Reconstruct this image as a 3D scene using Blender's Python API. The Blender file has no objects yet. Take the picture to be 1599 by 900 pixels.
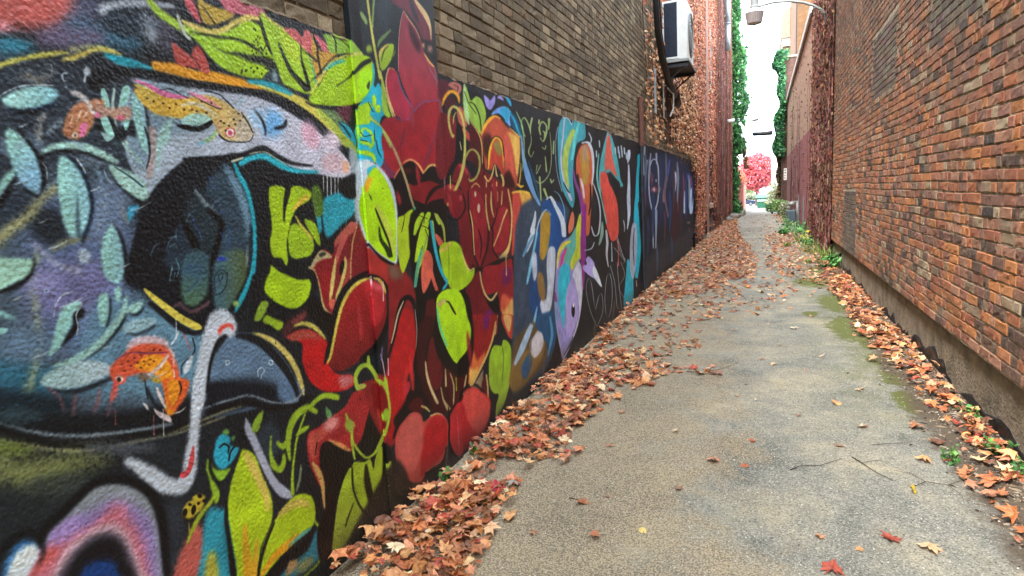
import bpy, math, random
import numpy as np
from mathutils import Vector, Matrix
random.seed(7); RNG=np.random.default_rng(11)
R=math.radians; PI=math.pi
sc=bpy.context.scene
col=sc.collection
XL=-1.76; XP=-1.749; XR=1.31

# ---------------------------------------------------------------- helpers
def lin(h):
    c=[int(h[i:i+2],16)/255 for i in (0,2,4)]
    return tuple(v/12.92 if v<=.04045 else ((v+.055)/1.055)**2.4 for v in c)
def tag(o,label=None,cat=None,group=None,kind=None):
    if label: o['label']=label
    if cat: o['category']=cat
    if group: o['group']=group
    if kind: o['kind']=kind
    return o
def empty(name,loc,label,cat,group=None,rz=0):
    o=bpy.data.objects.new(name,None); col.objects.link(o); o.location=loc; o.rotation_euler=(0,0,rz)
    o.empty_display_size=.1
    return tag(o,label,cat,group)
class MB:
    def __init__(s): s.v=[];s.f=[];s.c=[];s.cur=(1,1,1)
    def add(s,vs,fs,c=None):
        n=len(s.v); s.v+= [tuple(p) for p in vs]; s.f+=[tuple(i+n for i in f) for f in fs]
        s.c+=[c or s.cur]*len(vs); return s
    def box(s,x0,x1,y0,y1,z0,z1,c=None):
        vs=[(x0,y0,z0),(x1,y0,z0),(x1,y1,z0),(x0,y1,z0),(x0,y0,z1),(x1,y0,z1),(x1,y1,z1),(x0,y1,z1)]
        return s.add(vs,[(0,3,2,1),(4,5,6,7),(0,1,5,4),(1,2,6,5),(2,3,7,6),(3,0,4,7)],c)
    def tube(s,pts,r,n=8,c=None,cap=True):
        pts=[Vector(p) for p in pts]; k=len(pts); rs=r if isinstance(r,(list,tuple)) else [r]*k
        vs=[]; u=None
        for i,p in enumerate(pts):
            d=(pts[min(i+1,k-1)]-pts[max(i-1,0)]).normalized()
            if u is None: u=d.cross(Vector((.31,.2,.93))); 
            u=(u-d*u.dot(d)); 
            if u.length<1e-5: u=d.orthogonal()
            u.normalize(); w=d.cross(u)
            for j in range(n):
                a=2*PI*j/n; vs.append(p+(u*math.cos(a)+w*math.sin(a))*rs[i])
        fs=[(i*n+j,i*n+(j+1)%n,(i+1)*n+(j+1)%n,(i+1)*n+j) for i in range(k-1) for j in range(n)]
        if cap: fs+=[tuple(range(n))[::-1],tuple((k-1)*n+j for j in range(n))]
        return s.add(vs,fs,c)
    def lathe(s,cx,cy,prof,n=20,c=None):
        vs=[(cx+r*math.cos(2*PI*j/n),cy+r*math.sin(2*PI*j/n),z) for r,z in prof for j in range(n)]
        fs=[(i*n+j,i*n+(j+1)%n,(i+1)*n+(j+1)%n,(i+1)*n+j) for i in range(len(prof)-1) for j in range(n)]
        fs+=[tuple(range(n))[::-1],tuple((len(prof)-1)*n+j for j in range(n))]
        return s.add(vs,fs,c)
    def build(s,name,mat,parent=None,smooth=False,bevel=0):
        me=bpy.data.meshes.new(name); me.from_pydata(s.v,[],s.f); me.materials.append(mat)
        at=me.color_attributes.new('Col','FLOAT_COLOR','POINT')
        ca=np.ones((len(s.v),4),dtype=np.float32); ca[:,:3]=np.array(s.c,dtype=np.float32).reshape(-1,3)
        at.data.foreach_set('color',ca.ravel())
        if smooth: me.polygons.foreach_set('use_smooth',[True]*len(me.polygons))
        me.update()
        o=bpy.data.objects.new(name,me); col.objects.link(o)
        if parent is not None:
            o.parent=parent; o.matrix_parent_inverse=Matrix.Translation(parent.location).inverted() if parent.rotation_euler.z==0 else (Matrix.Translation(parent.location)@Matrix.Rotation(parent.rotation_euler.z,4,'Z')).inverted()
        if bevel:
            m=o.modifiers.new('Bevel','BEVEL'); m.width=bevel; m.segments=2; m.limit_method='ANGLE'
        return o
# ---------------------------------------------------------------- materials
def nt(name):
    m=bpy.data.materials.new(name); m.use_nodes=True; t=m.node_tree; b=t.nodes['Principled BSDF']; return m,t,b
def N(t,ty,**kw):
    n=t.nodes.new(ty)
    for k,v in kw.items():
        if k in ('operation','blend_type','data_type','feature','noise_dimensions','attribute_name','interpolation','mode','bands_direction','wave_type','invert','distance','offset','squash','noise_type','layer_name','attribute_type','use_clamp','clamp_factor','normalize','location') and not hasattr(v,'links') and not (k in('distance','offset') and ty in('ShaderNodeBump',)):
            try: setattr(n,k,v); continue
            except Exception: pass
        inp=n.inputs[k] if isinstance(k,int) else n.inputs.get(k.replace('_',' '))
        if inp is None: raise KeyError(ty+k)
        if hasattr(v,'is_output'): t.links.new(v,inp)
        else: inp.default_value=v
    return n
def pos(t): return t.nodes.new('ShaderNodeNewGeometry').outputs['Position']
def noise(t,vec,scale,detail=4,rough=.55,dist=0):
    n=t.nodes.new('ShaderNodeTexNoise'); t.links.new(vec,n.inputs['Vector']); n.inputs['Scale'].default_value=scale; n.inputs['Detail'].default_value=detail; n.inputs['Roughness'].default_value=rough; n.inputs['Distortion'].default_value=dist
    return n.outputs['Fac']
def voro(t,vec,scale,feat='F1',rnd=1):
    n=t.nodes.new('ShaderNodeTexVoronoi'); n.feature=feat; t.links.new(vec,n.inputs['Vector']); n.inputs['Scale'].default_value=scale; n.inputs['Randomness'].default_value=rnd
    return n
def ramp(t,fac,stops):
    n=t.nodes.new('ShaderNodeValToRGB'); t.links.new(fac,n.inputs[0]); e=n.color_ramp.elements
    while len(e)<len(stops): e.new(.5)
    for i,(p,c) in enumerate(stops):
        e[i].position=p; c=lin(c) if isinstance(c,str) else ((c,)*3 if not isinstance(c,tuple) else c); e[i].color=(*c,1)
    return n.outputs[0]
def mth(t,op,a,b=None,c=None,clamp=False):
    n=t.nodes.new('ShaderNodeMath'); n.operation=op; n.use_clamp=clamp
    for i,v in enumerate((a,b,c)):
        if v is None: continue
        if hasattr(v,'is_output'): t.links.new(v,n.inputs[i])
        else: n.inputs[i].default_value=v
    return n.outputs[0]
def mix(t,fac,a,b,bt='MIX'):
    n=t.nodes.new('ShaderNodeMix'); n.data_type='RGBA'; n.blend_type=bt; n.clamp_factor=True
    for i,v in ((0,fac),(6,a),(7,b)):
        if hasattr(v,'is_output'): t.links.new(v,n.inputs[i])
        else: n.inputs[i].default_value=v if i==0 else (*(lin(v) if isinstance(v,str) else v),1)
    return n.outputs[2]
def bump(t,b,h,strength=.5,dist=.01,prev=None):
    n=t.nodes.new('ShaderNodeBump'); n.inputs['Strength'].default_value=strength; n.inputs['Distance'].default_value=dist
    t.links.new(h,n.inputs['Height'])
    if prev: t.links.new(prev,n.inputs['Normal'])
    if b is not None: t.links.new(n.outputs[0],b.inputs['Normal'])
    return n.outputs[0]
def attr(t):
    n=t.nodes.new('ShaderNodeAttribute'); n.attribute_name='Col'; return n.outputs['Color']
def link(t,a,b): t.links.new(a,b)
def plain(name,c,rough=.6,metal=0,nz=.25,nscale=8,bstr=.15,bscale=60,bdist=.004):
    m,t,b=nt(name); p=pos(t)
    c2=tuple(v*(1-nz) for v in lin(c)); c1=tuple(min(1,v*(1+nz)) for v in lin(c))
    n=noise(t,p,nscale,5,.65); cc=mix(t,ramp(t,n,[(.3,0.0),(.7,1.0)]),c2,c1); link(t,cc,b.inputs['Base Color'])
    b.inputs['Roughness'].default_value=rough; b.inputs['Metallic'].default_value=metal
    bump(t,b,noise(t,p,bscale,3),bstr,bdist); return m
def colmat(name,rough=.6,nz=.3,nscale=30,bscale=120,bstr=.4,bdist=.003,trans=0,spec=.5):
    m,t,b=nt(name); p=pos(t)
    n=noise(t,p,nscale,6,.65); f=ramp(t,n,[(.25,1-nz),(.75,1+nz*.6)])
    link(t,mix(t,1.0,attr(t),f,'MULTIPLY'),b.inputs['Base Color'])
    b.inputs['Roughness'].default_value=rough; b.inputs['Specular IOR Level'].default_value=spec
    bump(t,b,noise(t,p,bscale,4,.7),bstr,bdist)
    if trans:
        tr=t.nodes.new('ShaderNodeBsdfTranslucent'); link(t,attr(t),tr.inputs[0]); ms=t.nodes.new('ShaderNodeMixShader'); ms.inputs[0].default_value=trans
        out=t.nodes['Material Output']; link(t,b.outputs[0],ms.inputs[1]); link(t,tr.outputs[0],ms.inputs[2]); link(t,ms.outputs[0],out.inputs[0])
    return m
M={}
# weathered brick: colour from the vertex attribute, chips, soot
def brickmat(name,dirt,amt,light,lamt,bs=.8,bd=.008,smear=.45):
    m,t,b=nt(name); p=pos(t)
    c=attr(t)
    c=mix(t,mth(t,'MULTIPLY',ramp(t,noise(t,p,34,8,.75),[(.35,0.0),(.7,1.0)]),.5),c,mix(t,1.0,c,(.42,.38,.36),'MULTIPLY'))
    c=mix(t,mth(t,'MULTIPLY',ramp(t,noise(t,p,55,6,.7,.5),[(.56,0.0),(.72,1.0)]),lamt),c,light)
    c=mix(t,mth(t,'MULTIPLY',ramp(t,noise(t,p,11,9,.8,.8),[(.52,0.0),(.66,1.0)]),smear),c,light)
    c=mix(t,mth(t,'MULTIPLY',ramp(t,noise(t,p,1.3,6,.7,.6),[(.45,0.0),(.68,1.0)]),amt),c,dirt)
    sp=ramp(t,voro(t,p,240).outputs['Distance'],[(.12,0.0),(.2,1.0)]); c=mix(t,mth(t,'MULTIPLY',mth(t,'SUBTRACT',1.0,sp),.6),c,dirt)
    link(t,c,b.inputs['Base Color']); b.inputs['Roughness'].default_value=.88; b.inputs['Specular IOR Level'].default_value=.25
    h=mth(t,'ADD',noise(t,p,26,8,.72),mth(t,'MULTIPLY',noise(t,p,140,4,.7),.35)); bump(t,b,h,bs,bd); return m
M['brick_red']=brickmat('red_weathered_brick','4a3e36',.42,'bca488',.75,1.0,.012)
M['brick_dark']=brickmat('dark_weathered_brick','2c2723',.4,'a2917a',.55,1.0,.014,.35)
M['mortar_red']=plain('old_mortar','a8987e',.95,nz=.5,nscale=14,bstr=1,bscale=70,bdist=.012)
M['mortar_dark']=plain('dark_mortar','7a6f5c',.95,nz=.5,nscale=14,bstr=1,bscale=70,bdist=.012)
def brick_tex(name,c1,c2,mo,dirt,bstr=.6,vine=0):
    m,t,b=nt(name); p=pos(t); sx=t.nodes.new('ShaderNodeSeparateXYZ'); link(t,p,sx.inputs[0]); cb=t.nodes.new('ShaderNodeCombineXYZ')
    link(t,mth(t,'ADD',sx.outputs[1],sx.outputs[0]),cb.inputs[0]); link(t,sx.outputs[2],cb.inputs[1])
    br=t.nodes.new('ShaderNodeTexBrick'); link(t,cb.outputs[0],br.inputs['Vector']); br.inputs['Scale'].default_value=1
    for k,v in (('Brick Width',.21),('Row Height',.075),('Mortar Size',.006),('Mortar Smooth',.2),('Bias',0)): br.inputs[k].default_value=v
    for k,v in (('Color1',c1),('Color2',c2),('Mortar',mo)): br.inputs[k].default_value=(*lin(v),1)
    c=mix(t,mth(t,'MULTIPLY',ramp(t,noise(t,p,2.2,7,.7),[(.4,0.0),(.7,1.0)]),.6),br.outputs[0],dirt)
    c=mix(t,mth(t,'MULTIPLY',ramp(t,noise(t,p,14,6,.7),[(.45,0.0),(.75,1.0)]),.4),c,dirt)
    link(t,c,b.inputs['Base Color']); b.inputs['Roughness'].default_value=.85
    h=mth(t,'ADD',mth(t,'MULTIPLY',br.outputs['Fac'],-1.0),mth(t,'MULTIPLY',noise(t,p,30,5),.6)); bump(t,b,h,bstr,.008); return m
M['btex_red']=brick_tex('far_red_brick','a4705c','8a5e50','9a8a7a','64504a')
M['btex_maroon']=brick_tex('painted_maroon_brick','a4585a','944a4e','b48a80','7a4644',1.0)
M['btex_tan']=brick_tex('tan_brick','8e6440','74502f','6a563e','5c4430',1.0)
M['btex_brown']=brick_tex('brown_brick','6c4a3e','54382f','6a5a4c','3c2a24')
M['btex_cream']=brick_tex('cream_brick','8c8260','746c4c','5e583e','5c563e',1.0)
M['parapet']=plain('cream_parapet','8e8b78',.8)
M['render_buff']=plain('buff_render','ae8f78',.9,nz=.35,nscale=6,bstr=.6,bscale=30,bdist=.01)
M['salmon']=plain('salmon_painted_wall','c67a70',.8,nz=.15,nscale=3)
M['dark_paint']=plain('dark_blue_grey_paint','262c34',.45,nz=.4,nscale=9,bstr=.5,bscale=70,bdist=.005)
M['concrete']=plain('foundation_concrete','8a7e6a',.95,nz=.45,nscale=5,bstr=1,bscale=45,bdist=.02)
M['tar']=plain('black_tar','0c0d10',.5,nz=.3,nscale=9,bstr=.7,bscale=30,bdist=.01)
M['stone']=plain('pale_stone','aca28e',.85,nz=.25,nscale=9,bstr=.5)
M['white']=plain('white_enamel','dadbd6',.45,nz=.08)
M['whitewall']=plain('white_wall','d9d6d0',.7,nz=.06)
M['metal']=plain('grey_galvanised','8f989c',.4,.6,nz=.2)
M['metal_paint']=plain('grey_painted_metal','8d908c',.5,.2,nz=.2,nscale=20)
M['black']=plain('black_rubber','121316',.5,nz=.3)
M['brownpipe']=plain('rusty_brown_pipe','6a4234',.7,nz=.4,nscale=20)
M['coil']=plain('dark_condenser_fins','232c3e',.5,.3,nz=.2)
M['glass_dark']=plain('dark_glass','1b2024',.12,nz=.1,bstr=0)
M['refractor']=plain('ribbed_plastic_refractor','8f8480',.35,nz=.1)
M['lens']=plain('lamp_lens','cfcbb8',.3,nz=.1)
M['green_bin']=plain('green_steel','1f5a44',.5,nz=.2)
M['navy']=plain('navy_car_paint','33415c',.25,nz=.1,bstr=0)
M['silver']=plain('silver_car_paint','b5b8bb',.25,nz=.05,bstr=0)
M['bluebag']=plain('blue_plastic','2b5fc0',.4)
M['bark']=plain('grey_brown_bark','5c4a40',.95,nz=.4,nscale=14,bstr=1,bscale=40,bdist=.02)
M['twig']=plain('dry_twig','6b5038',.9,nz=.3,nscale=30)
M['darktwig']=plain('dark_twig','3a2a22',.9,nz=.3,nscale=30)
M['leaf']=colmat('dry_leaf',.55,.35,60,140,.5,.002,.12)
M['green']=colmat('green_leaf',.5,.3,20,60,.3,.003,.2)
M['ivy']=colmat('autumn_ivy_leaf',.6,.3,12,60,.4,.003,.15)
M['redleaf']=colmat('red_maple_leaf',.6,.2,3,30,.3,.003,.25)
M['stem']=colmat('climbing_stems',.85,.4,25,90,.6,.004)
M['rock']=plain('grey_rock','8c857a',.9,nz=.3,nscale=9,bstr=1,bscale=30,bdist=.02)

# ---------------------------------------------------------------- mural painting (spray paint layers plus pilaster corner highlight painted as pale strokes, in metres on the wall)
MURAL='''A|4a4c63|41|0|0|1182 2195 1301 2226 1271 2149 1183 2088 1152 2135|
A|b0564f|25|0.3|0|1013 2173 1203 2225 1204 2176 1172 2131 1136 2107 1088 2096 1043 2094 999 2076|
A|cf8d95|17|0|0|1051 2094 1044 2084 1030 2078 1018 2079 1014 2085 1020 2094 1034 2100 1046 2100|
A|2b7f96|20|0.3|0|995 2053 1050 2064 1087 2064 1092 2049 1055 2026 1009 2004 987 1999|
A|33667e|30|0.3|0|1189 2131 1253 2150 1316 2137 1402 2142 1407 2106 1339 2097 1272 2093 1196 2090|
A|22303c|29|0|0|1296 2195 1432 2233 1422 2165 1398 2146 1318 2147|
A|a3abb4|9|0.3|0|1287 2197 1296 2192 1359 2218 1432 2237 1493 2249 1539 2260 1546 2268 1542 2273 1499 2269 1437 2262 1360 2240 1294 2209|
A|a3abb4|9|0|0|1310 2196 1305 2188 1294 2182 1285 2183 1282 2189 1287 2197 1297 2202 1307 2202|
A|b4bec8|27|0.3|0|1476 2188 1475 2155 1459 2134 1439 2139 1425 2164 1426 2196 1441 2217 1462 2213|
A|2a333d|35|0|0|967 1999 1099 2014 1271 2027 1340 1964 1321 1776 1269 1624 1051 1699 912 1638|
A|43525f|31|0.25|0|912 1638 1054 1716 1155 1734 1297 1681 1305 1526 1246 1407 1344 1280 1522 1154 1464 944 840 1161|
A|57688a|48|0.25|0|1011 1634 1198 1663 1297 1546 1247 1417 1301 1289 1113 1217 994 1317|
A|6a6a92|39|0|0|1019 1484 1189 1481 1213 1384 1094 1331 989 1387|
A|5d8398|42|0.3|0|1152 1357 1310 1348 1503 1203 1502 1023 1266 1054 1068 1155|
A|2c5f74|30|0.3|0|859 1284 981 1234 1068 1155 967 1143 846 1199|
A|2a3440|21|0|0|919 1684 1018 1683 1041 1633 972 1571 900 1561|
A|1f272f|21|0|0|1011 1634 1097 1631 1109 1543 1029 1550|
A|9c9b6c|11|0.6|0|919 1545 932 1542 973 1578 1018 1608 1059 1654 1098 1684 1100 1695 1090 1698 1048 1669 1006 1627 961 1597 920 1560|
A|8a8fa6|9|0.5|0|1014 1550 1012 1543 1038 1510 1070 1474 1119 1451 1131 1458 1127 1472 1079 1488 1048 1520 1021 1551|
A|8f9a78|11|0.6|0|1022 1524 1013 1520 994 1470 990 1373 984 1290 962 1224 936 1173 941 1161 952 1162 976 1216 995 1287 1002 1372 1008 1468 1027 1514|
A|6b8a9c|7|0.4|0|1215 1753 1211 1748 1213 1682 1185 1611 1161 1558 1162 1554 1167 1555 1195 1608 1225 1681 1220 1750|
A|8a9a98|7|0.4|0|1229 1685 1224 1682 1211 1628 1185 1574 1187 1570 1193 1571 1221 1625 1233 1681|
A|a09a68|7|0.6|0|1261 1658 1256 1650 1273 1594 1280 1591 1285 1598 1270 1655|
A|8a8a58|7|0.7|0|1058 1529 1063 1525 1106 1541 1163 1548 1167 1552 1163 1557 1105 1554 1060 1535|
A|9fb0bd|3|0|0|1157 1506 1154 1490 1143 1481 1130 1485 1123 1499 1126 1515 1137 1523 1149 1520|
A|0f1318|20|0.2|0|857 1187 937 1144 1024 1091 1161 1042 1341 1008 1421 1003 1407 904 1329 923 1189 959 1040 1008 939 1060 873 1110 849 1130|
A|14242e|19|0.2|0|861 1208 960 1165 1045 1120 1023 1085 852 1151|
A|7a8890|4|0.6|0|860 1124 861 1121 939 1061 1040 1009 1190 963 1331 935 1335 939 1331 945 1190 975 1042 1019 941 1069 862 1125|
A|0b0d10|7|0|0|854 1111 856 1101 934 1035 1036 978 1188 938 1369 910 1540 882 1549 893 1537 906 1367 928 1187 961 1038 998 940 1051 862 1114|
A|9a9878|3|0.4|0|867 1073 867 1071 957 1011 1023 974 1121 942 1212 926 1326 903 1406 895 1539 887 1541 891 1537 895 1405 900 1326 909 1212 934 1121 951 1024 981 959 1016 868 1073|
A|82884f|44|0.4|0|840 1046 930 996 1007 975 1120 941 1129 911 1025 912 967 896 886 940 831 983|
A|71803a|17|0.3|0|846 1079 894 1055 943 1017 903 1019 842 1056|
A|22272b|31|0|0|827 957 938 880 1009 882 983 820 904 825 810 843|
A|22282e|29|0|0|1209 911 1362 884 1347 780 1284 830 1244 861|
A|2b333d|40|0|0|1265 703 1338 666 1295 434 1259 456 1272 597|
A|5c6f80|17|0.7|0|1082 1800 1060 1778 1016 1767 976 1774 963 1793 982 1814 1025 1825 1067 1820|
A|5f7088|20|0.7|0|1286 1612 1241 1540 1191 1520 1166 1561 1177 1639 1219 1710 1269 1734 1298 1694|
A|5a7288|25|0.7|0|1051 1269 1018 1245 953 1249 895 1277 876 1312 904 1335 965 1334 1028 1307|
A|3f6070|20|0.7|0|1155 1129 1126 1116 1064 1127 1008 1154 988 1180 1014 1192 1072 1184 1132 1157|
A|7a7aa0|19|0.7|0|1061 1444 1043 1422 1009 1417 978 1432 969 1457 985 1478 1019 1484 1050 1470|
A|5a6a78|16|0.7|0|1271 1774 1251 1755 1210 1746 1173 1753 1160 1770 1178 1788 1218 1797 1257 1791|
A|5a5068|20|0.7|0|1304 2121 1266 2089 1187 2063 1117 2060 1093 2077 1124 2107 1198 2133 1274 2140|
A|4f5a66|15|0.7|0|1553 2213 1529 2194 1478 2177 1431 2172 1413 2182 1435 2200 1484 2217 1534 2223|
A|4a5058|16|0.7|0|1273 884 1235 885 1152 914 1077 951 1050 976 1081 977 1158 952 1239 913|
A|343c38|20|0.7|0|1093 842 1059 831 988 854 926 896 905 931 933 943 999 924 1067 882|
A|2c3a44|19|0.7|0|1793 697 1766 652 1717 650 1677 690 1666 748 1692 792 1739 797 1782 758|
A|2c4048|13|0.7|0|976 1096 956 1086 914 1094 877 1115 863 1136 881 1146 921 1139 961 1118|
A|b3ad4c|4|0.35|0|988 1984 993 1981 1031 1999 1066 2015 1106 2029 1139 2039 1177 2052 1181 2056 1178 2059 1139 2052 1106 2041 1065 2025 1029 2010 991 1991|
A|b9ab52|4|0.3|0|1158 2033 1160 2031 1189 2036 1233 2059 1270 2077 1305 2077 1335 2075 1339 2078 1338 2082 1311 2091 1271 2091 1230 2072 1188 2049 1160 2036|
A|a9ac62|7|0.4|0|1185 2063 1188 2061 1243 2079 1290 2088 1293 2092 1291 2094 1243 2087 1188 2068|
A|2597aa|6|0.25|0|1283 2069 1284 2064 1318 2050 1362 2042 1412 2045 1448 2052 1452 2056 1450 2060 1420 2065 1376 2073 1331 2076 1289 2073|
A|d8941f|5|0.15|0|1435 2078 1487 2084 1528 2088 1594 2077 1661 2086 1751 2084 1832 2078 1893 2059 1828 2049 1723 2042 1641 2045 1545 2042 1458 2045 1437 2054|
A|0e1114|7|0|0|1233 2020 1301 2036 1378 2049 1459 2050 1577 2044 1575 2031 1456 2028 1391 2030 1337 2015 1290 1994 1262 1968 1225 1967|
A|0f1216|4|0|0|1439 2041 1443 2032 1541 2024 1670 2026 1816 2032 1935 2033 2016 2012 2105 1986 2185 1969 2268 1940 2274 1941 2274 1944 2198 1982 2125 2008 2034 2034 1945 2051 1823 2052 1677 2048 1548 2044 1450 2049|
A|c3b84e|4|0.2|0|1829 2074 1830 2071 1922 2055 2021 2041 2104 2016 2193 1979 2270 1935 2364 1874 2402 1877 2412 1901 2319 1966 2238 2014 2136 2050 2038 2066 1932 2073 1833 2077|
A|2a97a8|4|0.2|0|1820 2077 1826 2070 1900 2072 1971 2062 2045 2055 2055 2060 2053 2067 1988 2087 1910 2094 1831 2085|
A|9aa9b6|5|0.1|0|1357 2013 1421 2017 1573 2017 1735 2024 1887 2021 2020 1988 2165 1932 2304 1868 2391 1798 2388 1740 2285 1733 2178 1743 2006 1771 1922 1803 1860 1839 1794 1821 1644 1794 1538 1784 1473 1757 1407 1699 1360 1656 1343 1680 1311 1775 1305 1868 1331 1963|1389 1875 2311 1756 c6c3d2
A|6f8796|21|0.3|0|1334 1991 1453 2008 1569 1994 1632 1895 1452 1851 1347 1738 1310 1831|
A|6aa9dc|25|0.3|0|1991 1941 1965 1902 1917 1883 1874 1895 1862 1929 1885 1967 1932 1987 1976 1976|
A|9fc0dc|16|0|0|1902 1954 1884 1927 1847 1913 1815 1921 1805 1944 1822 1971 1858 1985 1891 1978|
A|cfa3b5|26|0|0|2190 1922 2195 1879 2168 1852 2126 1857 2093 1889 2088 1930 2114 1957 2156 1954|
A|d8c8d6|24|0|0|2354 1899 2330 1868 2280 1853 2235 1863 2221 1891 2244 1921 2292 1937 2338 1928|
A|c9aeb6|18|0|0|2354 1800 2325 1767 2265 1753 2212 1764 2194 1795 2221 1826 2278 1842 2334 1831|
A|d6a58a|9|0|0|2389 1781 2377 1760 2356 1751 2337 1759 2332 1779 2343 1800 2364 1809 2383 1801|
A|12161b|3|0|0|1840 1978 1839 1976 1864 1948 1878 1915 1880 1886 1882 1885 1885 1887 1890 1918 1874 1953 1843 1978|
A|12161b|3|0|0|1932 1917 1939 1912 1973 1917 2002 1931 2010 1957 2008 1960 2003 1958 1986 1938 1968 1930 1939 1924|
A|7fa8b0|3|0|0|1751 1995 1753 1994 1787 2009 1762 1981 1763 1978 1767 1979 1797 2014 1752 1997|
A|2a3138|5|0|0|1269 1971 1275 1970 1306 1988 1341 1994 1360 1980 1384 1950 1388 1874 1381 1826 1386 1822 1393 1827 1400 1877 1395 1954 1378 1994 1349 2011 1303 2004 1270 1977|
A|8dbfb6|2|0|0|1257 1967 1270 1973 1278 1947 1278 1916 1265 1910 1257 1931|
A|8dbfb6|2|0|0|1305 1930 1324 1981 1344 1993 1346 1970 1331 1940 1308 1924|
A|8dbfb6|2|0|0|1353 1966 1367 1975 1384 1970 1387 1913 1384 1846 1380 1797 1363 1811 1351 1872 1347 1919|1353 1919 1391 1923 7fa3b5
A|2c3b42|5|0|0|1292 1976 1307 1978 1297 1913 1298 1821 1268 1819|
A|a3b9b3|2|0|0|1300 1980 1296 1977 1283 1934 1281 1893 1290 1852 1310 1820 1315 1820 1317 1825 1296 1855 1290 1895 1293 1936 1303 1977|
A|8fb0a8|2|0|0|1289 1869 1286 1865 1296 1829 1320 1792 1348 1765 1353 1765 1354 1770 1328 1798 1303 1833 1294 1868|
A|9c8e8e|4|0|0|1392 1875 1414 1877 1419 1838 1406 1789 1387 1734 1367 1714 1366 1743 1389 1802 1393 1846|
A|20262c|2|0|0|1380 1876 1378 1873 1384 1831 1381 1788 1365 1749 1367 1747 1369 1748 1387 1788 1392 1832 1383 1875|
A|96b8b4|5|0.2|0|1463 1890 1444 1885 1414 1836 1406 1789 1402 1749 1405 1747 1409 1749 1423 1789 1440 1831 1469 1877|
A|8db3ac|5|0|0|1426 1829 1443 1870 1473 1912 1483 1903 1465 1861 1455 1831|
A|86a9a4|2|0|0|1237 1862 1270 1865 1276 1838 1255 1823 1243 1840|
A|151a1f|5|0|0|1253 1909 1281 1902 1290 1867 1317 1878 1344 1890 1347 1843 1322 1846 1304 1826 1272 1842 1249 1850 1226 1853 1230 1880|
A|8dbfb6|2|0|0|1245 1899 1262 1900 1275 1866 1279 1838 1258 1846 1247 1868|
A|8dbfb6|2|0|0|1319 1897 1335 1899 1329 1875 1316 1860 1312 1878|
A|a9714f|3|0.3|0|1138 1858 1153 1889 1178 1918 1206 1930 1249 1943 1266 1932 1234 1907 1226 1879 1200 1842 1173 1823 1147 1826 1134 1837|
A|b08a78|3|0.4|0|1239 1934 1256 1927 1284 1921 1335 1931 1345 1918 1334 1894 1298 1886 1270 1897 1236 1889|
A|c86a92|2|0|0|1183 1862 1204 1871 1195 1841 1178 1831|
A|c86a8a|2|0|0|1249 1897 1245 1891 1236 1888 1229 1889 1226 1895 1230 1901 1239 1904 1246 1902|
A|c8607a|2|0|0|1320 1897 1315 1892 1306 1889 1297 1890 1294 1895 1298 1900 1308 1902 1317 1901|
A|b9b3b0|4|0.2|0|1171 1953 1172 1946 1191 1940 1209 1922 1224 1894 1230 1894 1233 1900 1221 1931 1200 1952 1177 1957|
A|c0a890|2|0|0|1175 1873 1178 1874 1196 1906 1195 1908 1193 1907 1175 1875|
A|c0a890|2|0|0|1194 1884 1197 1884 1219 1913 1218 1915 1216 1914 1194 1886|
A|c0a890|2|0|0|1157 1863 1159 1864 1169 1886 1168 1888 1166 1887 1156 1865|
A|c8b8a8|2|0|0|1174 1835 1170 1830 1164 1827 1158 1829 1156 1834 1160 1840 1166 1843 1172 1841|
A|4a2a22|2|0|0|1169 1834 1168 1832 1165 1830 1163 1831 1162 1834 1164 1836 1166 1837 1169 1837|
A|5a3020|1|0|0|1154 1855 1153 1854 1152 1853 1150 1854 1149 1855 1150 1856 1152 1857 1154 1857|
A|5a3020|1|0|0|1162 1847 1161 1846 1159 1846 1157 1846 1157 1847 1157 1848 1159 1849 1161 1849|
A|5a3020|1|0|0|1172 1861 1171 1860 1170 1859 1168 1860 1167 1861 1168 1862 1170 1863 1172 1862|
A|5a3020|1|0|0|1199 1894 1198 1893 1196 1892 1194 1892 1194 1894 1195 1895 1197 1896 1199 1895|
A|5a3020|1|0|0|1210 1904 1209 1903 1207 1902 1205 1902 1204 1903 1205 1905 1207 1905 1209 1905|
A|5a3020|1|0|0|1215 1878 1214 1877 1212 1876 1210 1876 1209 1878 1210 1879 1212 1880 1214 1879|
A|5a3020|1|0|0|1183 1845 1182 1843 1180 1843 1178 1843 1178 1844 1179 1846 1181 1846 1182 1846|
A|5a3020|1|0|0|1229 1910 1228 1909 1226 1908 1224 1909 1223 1910 1224 1911 1226 1912 1228 1912|
A|c9a038|4|0.2|0|1363 1986 1416 1986 1460 1980 1506 1976 1556 1986 1608 1999 1661 2000 1715 1985 1762 1963 1797 1947 1819 1911 1824 1888 1793 1863 1746 1855 1696 1856 1666 1871 1650 1902 1623 1924 1579 1930 1527 1915 1473 1915 1423 1919 1383 1946|1565 1968 1803 1881 b8a888
A|b9a04a|4|0.3|0|1363 2000 1397 1998 1450 1991 1448 1973 1412 1954 1387 1970|
A|c96a94|2|0|0|1363 2012 1363 2010 1405 1999 1445 1980 1492 1974 1555 1982 1558 1985 1556 1987 1498 1990 1455 1997 1411 2009 1366 2014|
A|d07a9c|3|0|0|1555 2000 1556 1997 1591 1989 1635 1977 1685 1961 1688 1962 1688 1964 1642 1986 1598 2000 1559 2003|
A|20242a|2|0|0|1444 1992 1445 1991 1486 2001 1519 1991 1551 1981 1553 1982 1553 1984 1521 1994 1487 2005 1445 1993|
A|20242a|2|0|0|1622 2014 1623 2012 1676 2011 1713 1989 1739 1970 1743 1971 1744 1973 1718 1993 1678 2015 1624 2016|
A|20242a|2|0|0|1556 1998 1557 1997 1611 1977 1675 1960 1692 1971 1693 1972 1691 1972 1677 1963 1613 1980 1558 1998|
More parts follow.
